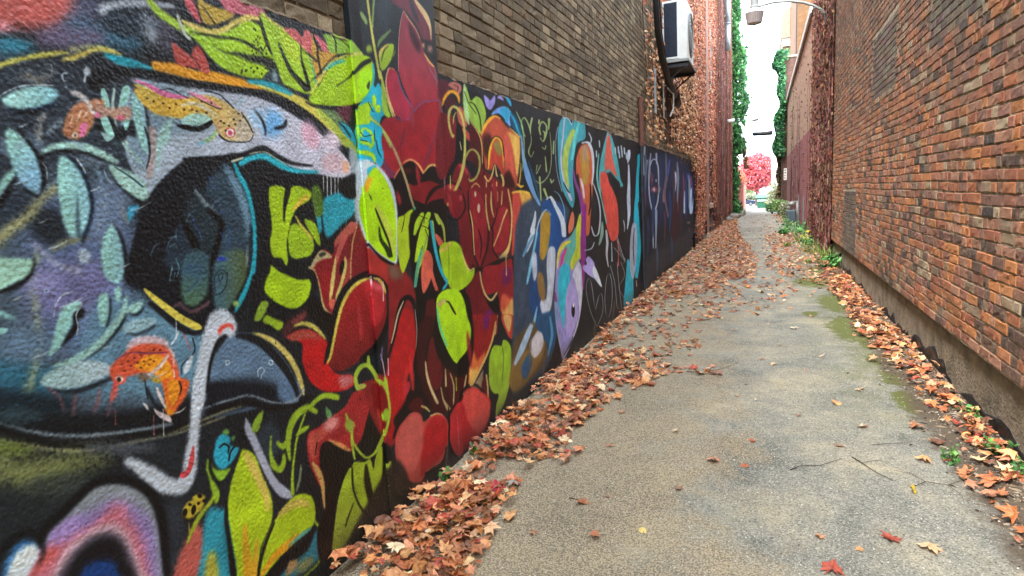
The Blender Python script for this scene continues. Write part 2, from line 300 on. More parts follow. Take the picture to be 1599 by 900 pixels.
A|c3bd9e|4|0|0|1518 1954 1521 1952 1564 1961 1611 1954 1655 1930 1660 1931 1661 1936 1620 1966 1567 1974 1520 1957|
A|b8ac96|7|0|0|1747 1911 1789 1940 1818 1905 1813 1870 1754 1859 1732 1881|
A|c08a80|2|0|0|1683 1933 1681 1933 1659 1903 1664 1870 1666 1870 1668 1871 1665 1903 1684 1932|
A|b9604a|2|0|0|1738 1886 1728 1872 1710 1865 1693 1870 1688 1882 1697 1896 1715 1903 1732 1899|
A|d9c8c4|2|0|0|1731 1885 1724 1873 1710 1868 1698 1871 1694 1882 1701 1893 1715 1898 1727 1895|
A|c04a6a|2|0|0|1722 1883 1719 1876 1711 1873 1704 1875 1702 1881 1706 1888 1714 1891 1720 1889|
A|2a2018|2|0|0|1683 1922 1681 1919 1677 1918 1673 1918 1671 1920 1673 1923 1678 1924 1681 1924|
A|2a2018|2|0|0|1696 1914 1694 1912 1689 1911 1686 1911 1684 1913 1686 1916 1690 1917 1694 1917|
A|2a2018|2|0|0|1699 1890 1697 1887 1693 1886 1689 1887 1688 1889 1690 1892 1694 1893 1698 1892|
A|2a2018|2|0|0|1742 1933 1739 1930 1735 1929 1731 1929 1730 1931 1732 1934 1736 1935 1740 1935|
A|2a2018|2|0|0|1767 1955 1765 1952 1760 1951 1756 1951 1755 1954 1757 1956 1761 1958 1766 1957|
A|2a2018|2|0|0|1788 1946 1786 1943 1782 1942 1777 1942 1776 1944 1778 1947 1783 1948 1787 1948|
A|2a2018|2|0|0|1716 1908 1714 1905 1710 1904 1706 1905 1705 1907 1707 1910 1711 1911 1715 1910|
A|2a2018|2|0|0|1567 1947 1565 1945 1562 1943 1558 1944 1557 1946 1559 1948 1563 1950 1566 1949|
A|2a2018|2|0|0|1536 1944 1534 1941 1530 1940 1527 1941 1526 1943 1528 1945 1531 1946 1535 1946|
A|2a2018|2|0|0|1508 1958 1506 1956 1502 1955 1499 1955 1498 1957 1500 1960 1503 1961 1507 1960|
A|2a2018|2|0|0|1482 1943 1480 1941 1477 1939 1474 1940 1472 1942 1474 1944 1478 1945 1481 1945|
A|2a2018|2|0|0|1461 1955 1459 1953 1456 1952 1452 1952 1451 1954 1453 1957 1457 1958 1460 1957|
A|2a2018|2|0|0|1610 1978 1608 1976 1605 1974 1601 1975 1600 1977 1602 1979 1605 1981 1609 1980|
A|2a2018|2|0|0|1650 1978 1648 1975 1644 1974 1640 1974 1639 1976 1641 1979 1645 1980 1649 1980|
A|2a2018|2|0|0|1427 1956 1426 1954 1422 1953 1419 1953 1418 1955 1420 1957 1423 1959 1426 1958|
A|2a2018|2|0|0|1406 1963 1405 1961 1402 1960 1399 1960 1398 1962 1399 1964 1402 1966 1405 1965|
A|2a2018|2|0|0|1746 1916 1744 1914 1740 1912 1736 1913 1735 1915 1737 1918 1741 1919 1745 1918|
A|2a2018|2|0|0|1771 1930 1769 1927 1764 1926 1760 1926 1759 1929 1761 1931 1765 1933 1769 1932|
A|2a2018|2|0|0|1586 1944 1584 1942 1580 1940 1577 1941 1575 1943 1577 1945 1581 1947 1585 1946|
A|2a2018|2|0|0|1625 1943 1623 1940 1619 1939 1615 1940 1614 1942 1616 1944 1620 1945 1623 1945|
A|1a1e22|2|0|0|1775 1960 1774 1957 1799 1925 1818 1892 1830 1896 1830 1898 1828 1898 1823 1895 1805 1928 1779 1960|
A|1a1e22|2|0|0|1660 1872 1660 1868 1694 1851 1753 1851 1801 1859 1822 1881 1821 1883 1819 1883 1799 1862 1754 1855 1696 1856 1665 1874|
A|9cc4b8|3|0|0|1516 1903 1534 1923 1573 1936 1612 1937 1638 1925 1628 1908 1580 1899 1536 1895|
A|0e1114|2|0|0|1496 1891 1497 1887 1525 1878 1571 1875 1617 1891 1640 1910 1642 1918 1633 1919 1609 1907 1572 1893 1532 1895 1500 1894|
A|b9b83a|3|0|0|1657 1889 1651 1888 1631 1867 1596 1848 1595 1843 1600 1842 1638 1860 1658 1885|
A|3a9ab0|3|0|0|1656 1887 1654 1887 1611 1853 1570 1837 1569 1834 1572 1833 1614 1849 1656 1886|
A|12233c|4|0|0|1010 1888 1011 1884 1040 1877 1081 1887 1125 1911 1127 1917 1122 1920 1080 1901 1042 1891 1013 1891|
A|0f1418|6|0|0|1020 1884 1021 1880 1051 1876 1092 1889 1095 1894 1092 1897 1053 1888 1024 1888|
A|93c0bb|3|0|0|999 1909 1026 1931 1066 1949 1106 1957 1133 1952 1136 1938 1116 1917 1078 1901 1038 1892 1011 1894|1032 1925 1120 1919 7fb3ba
A|aab8bc|2|0.5|0|994 1917 996 1917 1020 1933 1047 1947 1086 1956 1126 1960 1128 1962 1127 1963 1087 1960 1047 1950 1019 1936 995 1919|
A|0e1114|5|0|0|1022 1838 1021 1835 1041 1798 1056 1754 1060 1712 1049 1675 1051 1673 1053 1674 1074 1712 1072 1761 1053 1806 1025 1838|
A|0e1114|4|0|0|1016 1691 1047 1675 1044 1666 1018 1683|
A|8dbfb6|3|0|0|1000 1839 1015 1834 1037 1809 1055 1774 1061 1724 1050 1679 1030 1685 1008 1716 997 1751 992 1803|999 1803 1058 1745 7aa5bc
A|0e1114|4|0|0|1063 1769 1067 1767 1105 1783 1158 1787 1204 1777 1248 1762 1277 1754 1280 1755 1279 1757 1253 1770 1209 1788 1161 1797 1104 1794 1065 1773|
A|92b9b0|3|0|0|1070 1785 1099 1805 1142 1815 1193 1813 1241 1795 1283 1767 1260 1763 1216 1784 1164 1797 1113 1794 1073 1781|
A|10202e|4|0|0|1138 1774 1138 1771 1159 1740 1175 1689 1176 1637 1158 1586 1138 1547 1140 1541 1146 1543 1169 1582 1189 1636 1188 1693 1171 1747 1141 1775|
A|8dbfb6|3|0|0|1114 1770 1127 1776 1146 1763 1167 1726 1177 1682 1176 1637 1162 1593 1142 1563 1116 1559 1100 1592 1098 1661 1103 1725|1105 1682 1178 1682 82b0bc
A|3f5560|5|0|0|1148 1670 1146 1669 1134 1612 1128 1559 1133 1554 1140 1559 1144 1612 1149 1669|
A|0e1114|5|0|0|1249 1756 1247 1754 1256 1715 1288 1677 1322 1651 1349 1648 1351 1650 1350 1652 1326 1657 1296 1684 1265 1721 1251 1756|
A|97bdb4|3|0|0|1249 1755 1278 1751 1321 1735 1353 1709 1361 1680 1347 1652 1311 1668 1275 1699 1255 1732|
A|2f4450|2|0|0|1267 1751 1267 1749 1302 1726 1344 1693 1347 1693 1348 1697 1306 1730 1269 1751|
A|10161c|5|0|0|1238 1590 1237 1588 1252 1543 1256 1492 1250 1445 1254 1441 1258 1444 1266 1492 1261 1546 1240 1589|
A|10161c|5|0|0|1259 1495 1255 1492 1255 1455 1235 1419 1236 1416 1240 1417 1261 1453 1263 1492|
A|8dbfb6|3|0|0|1232 1586 1246 1555 1253 1507 1250 1450 1238 1418 1227 1412 1204 1423 1187 1453 1189 1504 1205 1553|1192 1499 1249 1493 86b4ba
A|8dbfb6|3|0|0|954 1688 977 1723 1001 1739 996 1720 976 1695 958 1672 951 1668|
A|0e1114|5|0|0|998 1714 994 1713 968 1679 945 1649 947 1639 956 1640 978 1672 999 1710|
A|0e1114|5|0|0|1014 1512 1010 1511 992 1479 961 1452 922 1443 919 1437 924 1432 966 1439 1004 1469 1015 1509|
A|93bda8|3|0.15|0|924 1517 953 1518 985 1513 1008 1506 1001 1482 981 1463 946 1450 913 1443|
A|0e1114|3|0|0|1108 1362 1120 1351 1110 1333 1098 1330 1092 1300 1051 1269 1040 1269 1079 1316 1086 1349|
A|8dbfb6|3|0|0|1007 1249 1021 1276 1041 1329 1056 1361 1080 1379 1106 1380 1112 1373 1107 1360 1086 1351 1080 1321 1059 1294 1038 1263|
A|aebcc0|1|0|0|1036 1349 1037 1349 1048 1380 1068 1402 1096 1409 1096 1410 1095 1411 1066 1405 1046 1381 1035 1350|
A|b8c4c8|1|0|0|1110 1381 1109 1380 1113 1369 1093 1345 1094 1313 1087 1290 1088 1289 1089 1289 1096 1313 1096 1344 1115 1368 1111 1380|
A|8dbfb6|3|0|0|1163 1383 1176 1392 1189 1390 1190 1364 1183 1322 1168 1297 1157 1304 1155 1347|
A|0e1114|3|0|0|1196 1378 1194 1377 1188 1336 1172 1297 1174 1294 1177 1295 1194 1334 1198 1377|
A|8dbfb6|3|0|0|1213 1395 1228 1404 1232 1385 1225 1362 1213 1360|
A|0e1114|3|0|0|1240 1329 1235 1328 1214 1300 1181 1270 1140 1243 1103 1228 1081 1220 1080 1218 1082 1216 1106 1219 1146 1231 1189 1260 1224 1292 1242 1324|
A|90bab2|3|0|0|1247 1376 1243 1374 1224 1337 1192 1303 1149 1267 1102 1242 1059 1229 1018 1224 1015 1219 1019 1215 1062 1213 1110 1222 1162 1248 1207 1288 1240 1327 1249 1372|
A|90bab2|3|0|0|1236 1327 1262 1346 1293 1348 1292 1333 1273 1317 1250 1318|
A|0e1114|3|0|0|1244 1319 1245 1317 1271 1307 1297 1326 1297 1329 1294 1330 1269 1314 1246 1321|
A|88a8b0|3|0.2|0|1220 1281 1250 1297 1291 1296 1329 1287 1325 1271 1297 1260 1264 1257 1231 1259|
A|2a343e|3|0|0|1229 1261 1231 1258 1264 1247 1298 1251 1324 1261 1325 1266 1320 1269 1294 1260 1263 1255 1232 1263|
A|1e2830|5|0|0|986 1172 986 1169 1015 1147 1060 1128 1116 1129 1168 1137 1170 1143 1166 1147 1113 1145 1060 1141 1018 1155 988 1173|
A|96b6b6|3|0.1|0|979 1181 992 1203 1030 1212 1077 1215 1116 1210 1150 1192 1167 1174 1159 1154 1115 1146 1062 1146 1017 1157|997 1182 1162 1175 a3b4bc
A|7fb3b0|3|0|0|909 1393 929 1381 949 1362 933 1366 907 1381|
A|86b8b4|2|0|0|902 1348 926 1342 918 1332 900 1332|
A|a6b4ba|2|0|0|1155 1990 1157 1991 1159 1996 1169 1999 1171 2001 1170 2002 1158 1999 1154 1991|
A|a6b4ba|2|0|0|1154 1992 1153 1990 1156 1977 1165 1979 1167 1980 1166 1981 1159 1980 1156 1991|
A|9aa8b0|2|0|0|1165 1965 1163 1961 1160 1960 1157 1961 1156 1964 1158 1967 1161 1969 1164 1968|
A|1c232a|1|0|0|1163 1966 1162 1964 1160 1963 1159 1963 1159 1965 1159 1967 1161 1967 1163 1967|
A|a6b2ba|3|0|0|1235 2015 1231 2006 1223 2001 1216 2003 1215 2012 1219 2022 1227 2027 1233 2024|
A|a6b2ba|2|0|0|1220 2003 1217 2001 1211 1985 1213 1982 1217 1985 1221 2001|
A|8a98a0|2|0|0|1113 2014 1114 2013 1130 2015 1129 1999 1130 1999 1131 1999 1132 2017 1114 2015|
A|8fa0b4|1|0|0|1036 1421 1033 1417 1028 1416 1024 1418 1022 1423 1025 1426 1030 1427 1034 1425|
A|4c5578|1|0|0|1033 1421 1031 1419 1028 1419 1026 1420 1026 1423 1027 1425 1030 1425 1032 1424|
A|a9b8c0|2|0|0|1160 1771 1159 1768 1169 1751 1178 1732 1179 1732 1180 1733 1173 1754 1162 1771|
A|9fb0b8|2|0|0|1071 1757 1070 1755 1076 1741 1074 1716 1075 1715 1076 1716 1079 1742 1072 1756|
A|8fa2ac|2|0|0|1233 1744 1232 1742 1237 1717 1249 1703 1252 1703 1253 1706 1240 1719 1234 1743|
A|3a9cc0|3|0.3|0|1292 1633 1327 1637 1307 1613 1286 1590|
A|6d7f8c|6|0.6|0|1040 1819 1037 1819 1014 1794 1014 1790 1018 1790 1040 1816|
A|6d7f8c|7|0.6|0|1153 1822 1153 1819 1180 1798 1184 1800 1185 1804 1157 1824|
A|a8a8a0|9|0.8|0|1093 1888 1085 1885 1068 1849 1068 1815 1072 1812 1077 1817 1079 1848 1096 1881|
A|8a8578|11|0.8|0|1043 1964 1047 1962 1072 1974 1091 1959 1135 2001 1136 2006 1130 2007 1091 1971 1077 1991 1045 1969|
A|8a9aa4|9|0.6|0|1089 1832 1093 1831 1116 1848 1139 1868 1140 1873 1135 1874 1111 1856 1089 1836|
A|c9aeb4|3|0.3|0|1221 1208 1235 1234 1262 1242 1309 1236 1351 1216 1357 1194 1310 1206 1258 1213|
A|cf5334|3|0.15|0|1164 1170 1189 1192 1221 1208 1254 1219 1295 1215 1338 1201 1363 1177 1380 1135 1385 1080 1379 1028 1363 979 1332 974 1318 994 1326 1050 1321 1089 1297 1116 1261 1129 1215 1133 1186 1124 1166 1138|
A|dc8a20|4|0.15|0|1238 1153 1268 1176 1306 1178 1342 1156 1360 1119 1366 1064 1364 1011 1346 969 1322 982 1326 1045 1316 1095 1282 1128|
A|4a2a5a|2|0.5|0|1183 1193 1184 1192 1235 1200 1285 1184 1350 1171 1352 1172 1351 1174 1286 1188 1235 1203 1184 1194|
A|c8b4b0|3|0.2|0|1254 1115 1257 1113 1289 1114 1326 1130 1358 1157 1357 1163 1351 1164 1318 1141 1284 1125 1255 1119|
A|c8aeb0|4|0.3|0|1348 1209 1346 1205 1367 1164 1366 1123 1369 1120 1372 1122 1377 1164 1353 1208|
A|d8c8c4|2|0|0|1368 1113 1366 1112 1364 1081 1365 1054 1367 1053 1368 1053 1368 1080 1369 1112|
A|6a5a48|3|0.4|0|1246 1131 1269 1127 1284 1105 1262 1101 1248 1115|
A|a88c3a|2|0|0|1288 1111 1316 1095 1314 1083 1293 1092|
A|c85a4a|2|0|0|1209 1126 1201 1117 1186 1116 1173 1125 1169 1138 1176 1148 1191 1148 1205 1139|
A|d0b0a0|2|0|0|1200 1129 1195 1123 1186 1122 1178 1128 1175 1136 1180 1142 1189 1143 1197 1137|
A|1a1414|1|0|0|1192 1130 1190 1125 1185 1124 1180 1128 1179 1134 1182 1138 1187 1139 1191 1136|
A|3a1c1c|1|0|0|1205 1173 1203 1171 1201 1171 1198 1173 1197 1175 1198 1176 1201 1176 1204 1175|
A|3a1c1c|1|0|0|1226 1177 1224 1176 1221 1176 1219 1177 1218 1179 1219 1180 1222 1180 1225 1179|
A|3a1c1c|1|0|0|1247 1181 1245 1180 1242 1180 1240 1181 1239 1183 1240 1185 1243 1185 1246 1183|
A|3a1c1c|1|0|0|1268 1186 1267 1184 1264 1184 1261 1186 1260 1188 1262 1189 1265 1189 1267 1188|
A|3a1c1c|1|0|0|1233 1160 1232 1159 1229 1159 1226 1160 1225 1162 1227 1163 1230 1163 1232 1162|
A|3a1c1c|1|0|0|1255 1164 1253 1163 1250 1163 1248 1164 1247 1166 1248 1168 1251 1168 1254 1166|
A|3a1c1c|1|0|0|1276 1163 1274 1162 1271 1162 1268 1164 1268 1166 1269 1167 1272 1167 1275 1165|
A|3a1c1c|1|0|0|1297 1163 1296 1161 1293 1161 1290 1163 1289 1165 1290 1166 1294 1166 1296 1165|
A|3a1c1c|1|0|0|1211 1151 1210 1150 1207 1150 1205 1151 1204 1153 1205 1155 1208 1155 1211 1153|
A|3a1c1c|1|0|0|1263 1147 1261 1145 1258 1145 1255 1147 1254 1149 1256 1150 1259 1150 1262 1149|
A|3a1c1c|1|0|0|1290 1149 1288 1148 1285 1148 1282 1150 1282 1152 1283 1153 1286 1153 1289 1151|
A|3a1c1c|1|0|0|1307 1155 1306 1153 1303 1154 1300 1155 1299 1157 1300 1159 1303 1159 1306 1157|
A|3a1c1c|1|0|0|1334 1184 1332 1183 1329 1183 1326 1184 1325 1186 1327 1188 1330 1188 1333 1186|
A|3a1c1c|1|0|0|1312 1190 1311 1188 1308 1188 1305 1190 1304 1192 1305 1193 1308 1193 1311 1192|
A|c85a50|3|0.2|0|1176 1126 1172 1123 1172 1100 1157 1082 1158 1077 1163 1076 1178 1097 1180 1122|
A|c04840|3|0.2|0|1180 1133 1171 1132 1159 1103 1151 1076 1153 1073 1156 1073 1168 1097 1184 1124|
A|7a4c52|3|0.6|0|1061 1129 1059 1128 1051 1106 1042 1072 1044 1069 1047 1070 1058 1103 1063 1126|
A|7a4c52|3|0.6|0|1128 1126 1126 1125 1114 1092 1099 1059 1100 1056 1103 1056 1121 1088 1130 1123|
A|7a4c52|3|0.6|0|996 1167 995 1164 1016 1128 1022 1091 1024 1089 1026 1091 1022 1130 999 1166|
A|7a4c52|3|0.6|0|1154 1073 1151 1073 1136 1039 1137 1036 1140 1036 1155 1070|
A|cf5a2a|4|0|0|1327 1090 1414 1064 1406 1023 1379 995 1349 984 1335 989 1330 1033|
A|dc8a22|3|0|0|1340 1079 1378 1068 1371 1020 1351 994 1338 1009|
A|1a1614|2|0|0|1381 1068 1379 1067 1383 1044 1375 1026 1376 1023 1379 1024 1389 1043 1384 1067|
A|cabfbc|2|0|0|1301 1073 1298 1070 1302 1040 1317 1000 1322 997 1325 1001 1314 1041 1305 1070|
A|c4b4b4|2|0|0|1281 1011 1297 995 1331 968 1334 945 1311 962 1289 987|
A|b8b4b0|2|0|0|1248 1040 1248 1038 1254 1024 1262 1012 1264 1011 1264 1012 1262 1027 1251 1040|
A|b8b4b0|2|0|0|1346 970 1348 969 1372 966 1391 974 1392 975 1390 977 1370 971 1347 971|
A|101418|5|0|0|1269 1083 1266 1080 1276 1034 1297 1007 1301 1006 1302 1009 1286 1036 1273 1080|
A|10181e|2|0|0|1265 1106 1264 1105 1264 1075 1265 1044 1267 1042 1269 1043 1268 1074 1267 1105|
A|a8505a|2|0.4|0|1417 1229 1416 1227 1426 1193 1436 1158 1439 1157 1440 1158 1430 1193 1420 1228|
A|b8c4cc|2|0.3|0|1412 1241 1409 1241 1389 1214 1369 1195 1370 1192 1373 1192 1394 1210 1413 1239|
A|12181e|2|0|0|1453 1194 1450 1193 1450 1150 1400 1120 1392 1089 1394 1087 1396 1087 1403 1117 1455 1147 1455 1192|
A|c2ccd4|4|0.2|0|1407 1112 1439 1141 1445 1140 1429 1100 1403 1086|
A|10141a|5|0|0|1473 1757 1538 1788 1659 1801 1727 1813 1732 1773 1767 1676 1780 1557 1762 1415 1723 1300 1650 1218 1555 1192 1457 1240 1375 1305 1304 1379 1249 1416 1281 1509 1334 1622 1395 1699|
A|223037|20|0.2|0|1535 1684 1585 1667 1617 1611 1639 1571 1609 1511 1573 1409 1508 1417 1495 1456 1476 1575 1500 1652|
A|2c3f4c|15|0.2|0|1661 1766 1695 1756 1727 1676 1753 1594 1750 1500 1719 1390 1587 1407 1611 1500 1638 1566 1607 1634 1573 1678 1608 1732|
A|5f7f92|13|0.2|0|1666 1773 1662 1766 1682 1721 1711 1648 1731 1582 1732 1513 1736 1510 1742 1512 1764 1584 1752 1659 1714 1734 1675 1772|
A|6f7f88|6|0.3|0|1530 1686 1529 1681 1555 1642 1588 1602 1623 1571 1626 1570 1627 1573 1604 1611 1569 1650 1536 1686|
A|243442|14|0.2|0|1473 1596 1492 1563 1500 1488 1484 1420 1401 1431 1390 1478 1441 1546|
A|06080a|6|0|0|1466 1599 1462 1595 1472 1549 1496 1480 1492 1453 1499 1444 1510 1448 1528 1484 1498 1557 1471 1598|
A|07090b|4|0|0|1574 1623 1570 1614 1615 1558 1595 1515 1569 1461 1550 1408 1560 1396 1575 1401 1592 1455 1617 1509 1639 1563 1585 1623|
A|385661|10|0.2|0|1459 1461 1506 1488 1554 1461 1551 1395 1532 1337 1492 1305 1459 1300 1438 1320 1433 1353 1439 1410|1495 1413 1479 1307 4a6a52
A|3f5f68|10|0.2|0|1572 1426 1623 1465 1710 1462 1720 1396 1692 1341 1649 1300 1623 1270 1593 1261 1560 1276 1557 1338|1586 1402 1699 1387 4a5a3a
A|26467a|2|0|0|1451 1418 1453 1418 1480 1435 1508 1427 1507 1396 1474 1363 1448 1351 1447 1350 1449 1349 1476 1361 1510 1395 1512 1429 1479 1438 1452 1420|
A|26467a|2|0|0|1457 1412 1458 1412 1478 1425 1491 1414 1473 1395 1473 1394 1474 1394 1494 1414 1478 1428 1457 1414|
A|16243a|2|0|0|1566 1336 1568 1337 1571 1381 1597 1404 1620 1391 1615 1353 1587 1327 1564 1325 1562 1323 1564 1322 1590 1323 1619 1351 1625 1392 1596 1408 1567 1382 1564 1337|
A|16243a|2|0|0|1588 1366 1590 1367 1589 1384 1601 1395 1601 1377 1587 1366 1588 1364 1590 1364 1605 1376 1603 1398 1585 1385 1586 1368|
A|2a3c9a|3|0|0|1630 1440 1623 1436 1608 1435 1594 1439 1589 1445 1596 1450 1610 1451 1625 1447|
A|2a4a86|3|0|0|1622 1509 1625 1510 1636 1543 1656 1553 1653 1508 1630 1476 1631 1475 1633 1475 1656 1507 1659 1554 1633 1544 1621 1511|
A|3a4a8a|2|0|0|1593 1727 1593 1726 1618 1715 1620 1715 1620 1717 1595 1728|
A|3a4a8a|2|0|0|1596 1700 1596 1699 1617 1687 1619 1688 1619 1690 1597 1700|
A|3a4a8a|3|0|0|1623 1612 1623 1610 1642 1598 1644 1598 1644 1600 1625 1612|
A|3a4a8a|2|0|0|1619 1627 1620 1627 1635 1632 1635 1633 1634 1634 1619 1629|
A|3a4a8a|2|0|0|1528 1551 1527 1550 1535 1517 1537 1516 1538 1518 1530 1551|
A|3a4a8a|2|0|0|1509 1595 1508 1594 1520 1550 1522 1550 1524 1551 1511 1594|
A|5a8a94|2|0|0|1428 1459 1427 1458 1436 1437 1422 1407 1423 1406 1425 1407 1438 1437 1429 1459|
A|5a8a94|2|0|0|1412 1446 1410 1445 1404 1425 1394 1396 1395 1395 1396 1395 1407 1425 1413 1445|
A|5a8a94|2|0|0|1420 1419 1418 1419 1407 1399 1396 1399 1395 1398 1396 1397 1408 1398 1420 1417|
A|5a8a94|2|0|0|1443 1557 1442 1556 1437 1525 1438 1524 1439 1525 1444 1556|
A|5a8a94|2|0|0|1412 1532 1413 1531 1440 1535 1441 1536 1440 1537 1413 1533|
A|5a8a94|2|0|0|1411 1504 1412 1503 1437 1512 1437 1513 1436 1513 1411 1505|
A|5a8a94|2|0|0|1429 1465 1428 1464 1435 1431 1436 1431 1437 1432 1430 1464|
A|5a8a94|2|0|0|1411 1441 1410 1440 1411 1427 1412 1426 1413 1427 1412 1440|
A|5c4248|5|0.2|0|1391 1309 1396 1306 1421 1312 1431 1296 1462 1276 1505 1284 1537 1297 1538 1304 1531 1307 1500 1295 1464 1288 1439 1303 1423 1323 1393 1313|
A|12161a|8|0|0|1741 1771 1806 1794 1871 1799 1926 1771 2003 1747 2157 1740 2228 1720 2211 1533 2172 1340 2087 1268 1971 1152 1808 1148 1718 1204 1728 1323 1761 1439 1774 1582 1762 1705|
A|0e1013|4|0|0|1502 1782 1506 1777 1570 1782 1686 1788 1772 1805 1858 1830 1924 1801 2014 1779 2131 1776 2136 1779 2133 1783 2021 1793 1940 1820 1863 1848 1768 1820 1686 1802 1571 1793 1507 1788|
A|27a0b0|3|0|0|1736 1773 1751 1768 1793 1787 1860 1795 1909 1776 1980 1754 2057 1746 2158 1748 2167 1755 2160 1761 2063 1763 1994 1774 1931 1802 1868 1820 1788 1805 1741 1786|
A|a8a88c|2|0|0|1702 1782 1707 1779 1738 1787 1761 1796 1763 1798 1760 1800 1736 1795 1705 1787|
A|a09c84|2|0|0|1792 1813 1793 1812 1866 1822 1913 1805 1979 1777 1981 1778 1981 1779 1916 1809 1867 1827 1793 1815|
A|239aab|3|0.1|0|1715 1780 1710 1774 1720 1736 1749 1685 1764 1616 1766 1546 1757 1464 1740 1382 1747 1375 1757 1379 1776 1462 1785 1546 1783 1618 1769 1691 1738 1743 1722 1778|
A|239aab|3|0.1|0|1763 1447 1754 1444 1734 1390 1704 1341 1668 1298 1637 1252 1639 1246 1646 1246 1688 1287 1722 1333 1750 1385 1769 1440|
A|7a9a5a|5|0|0|1664 1274 1658 1266 1647 1264 1638 1270 1635 1279 1640 1288 1651 1289 1661 1284|
A|6e7c76|4|0|0|1734 1479 1732 1478 1720 1444 1712 1403 1715 1401 1718 1402 1729 1442 1736 1477|
A|6e7c76|3|0|0|1727 1445 1724 1443 1714 1409 1717 1406 1721 1408 1730 1442|
A|a8aaa8|2|0|0|2198 1739 2195 1738 2189 1672 2191 1671 2192 1672 2202 1738|
A|a8aaa8|2|0|0|2224 1740 2220 1738 2207 1622 2209 1621 2211 1622 2227 1738|
A|a8aaa8|2|0|0|2250 1740 2246 1738 2228 1588 2230 1587 2232 1588 2253 1738|
A|a8aaa8|2|0|0|2277 1741 2273 1739 2262 1638 2264 1637 2266 1638 2280 1739|
A|a8aaa8|2|0|0|2299 1741 2295 1739 2273 1558 2274 1557 2276 1558 2303 1739|
A|a8aaa8|2|0|0|2327 1741 2323 1739 2302 1571 2304 1570 2306 1571 2330 1739|
A|a8aaa8|2|0|0|2355 1742 2351 1740 2324 1532 2326 1531 2328 1532 2358 1740|
A|a8aaa8|2|0|0|2383 1742 2379 1740 2362 1598 2364 1597 2366 1598 2387 1740|
A|2a9fb2|9|0.3|0|2184 1639 2344 1671 2420 1664 2408 1581 2300 1528 2189 1473 2168 1535|
A|9cbb1c|4|0.3|0|1871 1684 1907 1698 1945 1692 1960 1674 1942 1612 1959 1573 1962 1534 1935 1472 1933 1402 1917 1384 1895 1416 1854 1426 1845 1480 1866 1540 1864 1614|
A|0f1210|4|0|0|1973 1692 1962 1688 1939 1625 1929 1562 1934 1558 1940 1561 1961 1623 1980 1686|
A|9cbb1c|4|0.2|0|1999 1693 2051 1694 2102 1676 2111 1656 2080 1630 2020 1612 1987 1578 1957 1535 1941 1548 1949 1599 1974 1649|
A|cfae3c|4|0.2|0|1991 1600 2000 1600 2051 1627 2094 1646 2097 1657 2083 1660 2034 1642 1990 1607|
A|93b31e|4|0.35|0|1982 1546 2018 1537 2062 1508 2095 1459 2078 1413 2018 1402 1953 1413 1944 1472 1955 1516|
A|8fae20|4|0|0|2050 1559 2117 1538 2138 1469 2128 1442 2081 1500|
A|b5ad40|3|0|0|2000 1579 1998 1576 2021 1534 2080 1473 2092 1472 2095 1479 2034 1540 2003 1578|
A|2a8fa0|6|0|0|2128 1624 2119 1618 2126 1563 2132 1503 2143 1497 2153 1503 2157 1565 2139 1620|
A|5a7a24|9|0.4|0|2122 1694 2170 1686 2176 1590 2131 1565 2111 1619|
A|a6c91c|3|0.12|0|1840 1394 1875 1367 1924 1342 1986 1317 2043 1309 2050 1274 2021 1231 1970 1207 1914 1211 1856 1240 1810 1276 1791 1307 1808 1348 1827 1364|
A|87a630|3|0.1|0|1775 1264 1805 1254 1790 1227 1753 1194 1724 1203 1748 1241|
A|93b028|3|0.1|0|1788 1208 1830 1184 1872 1159 1845 1134 1802 1165 1765 1185|
A|10141a|6|0|0|1314 1341 1313 1331 1354 1285 1405 1231 1459 1201 1498 1205 1502 1210 1496 1216 1464 1218 1422 1248 1371 1299 1325 1341|
A|c8b84c|2|0.1|0|1305 1385 1304 1380 1321 1352 1363 1306 1409 1260 1460 1223 1482 1217 1493 1220 1490 1231 1476 1243 1427 1278 1380 1321 1334 1363 1310 1385|
A|5d7790|5|0.15|0|1573 1150 1607 1168 1652 1170 1710 1151 1768 1106 1828 1053 1872 989 1904 920 1917 862 1903 819 1846 811 1716 863 1609 881 1460 917 1477 985 1499 1046 1528 1107|
A|12161d|29|0|0|1481 1018 1556 1012 1641 998 1731 965 1801 925 1837 874 1815 842 1718 875 1611 893 1461 922|
A|101620|13|0|0|1467 1026 1583 1006 1676 953 1788 901 1850 837 1770 851 1670 912 1572 930 1465 951|
A|5a7492|14|0|0|1829 940 1917 914 1929 865 1881 840 1828 848 1798 889|
A|14181e|5|0|0|1628 1164 1633 1155 1685 1130 1744 1086 1798 1024 1842 963 1880 896 1899 846 1908 840 1915 844 1911 896 1878 969 1835 1037 1774 1106 1702 1155 1638 1169|
A|cdbb66|3|0.1|0|1709 1156 1710 1153 1751 1128 1807 1085 1864 1020 1903 949 1924 884 1937 842 1942 839 1946 841 1948 882 1932 950 1891 1028 1827 1098 1761 1140 1712 1157|
A|8a969c|3|0.5|0|1463 947 1465 946 1519 943 1584 937 1661 926 1760 867 1850 835 1916 837 1948 861 1946 866 1940 868 1909 845 1850 842 1763 874 1663 932 1583 944 1517 950 1464 949|
A|0b0d10|5|0|0|1462 927 1472 917 1563 911 1655 890 1756 838 1898 801 1979 815 1982 823 1970 830 1893 823 1760 859 1660 913 1560 932 1468 936|
A|8a8458|3|0.5|0|1310 912 1312 910 1451 908 1541 906 1618 901 1619 903 1617 905 1540 913 1449 914 1311 913|
A|a8b8c8|2|0|0|1592 1073 1588 1067 1579 1066 1572 1071 1570 1079 1574 1086 1582 1086 1590 1081|
A|5d7790|2|0|0|1587 1075 1585 1071 1580 1070 1576 1073 1575 1078 1577 1082 1582 1083 1586 1080|
A|a8b8c8|2|0|0|1796 1018 1791 1011 1781 1010 1772 1016 1770 1025 1775 1032 1784 1033 1793 1027|
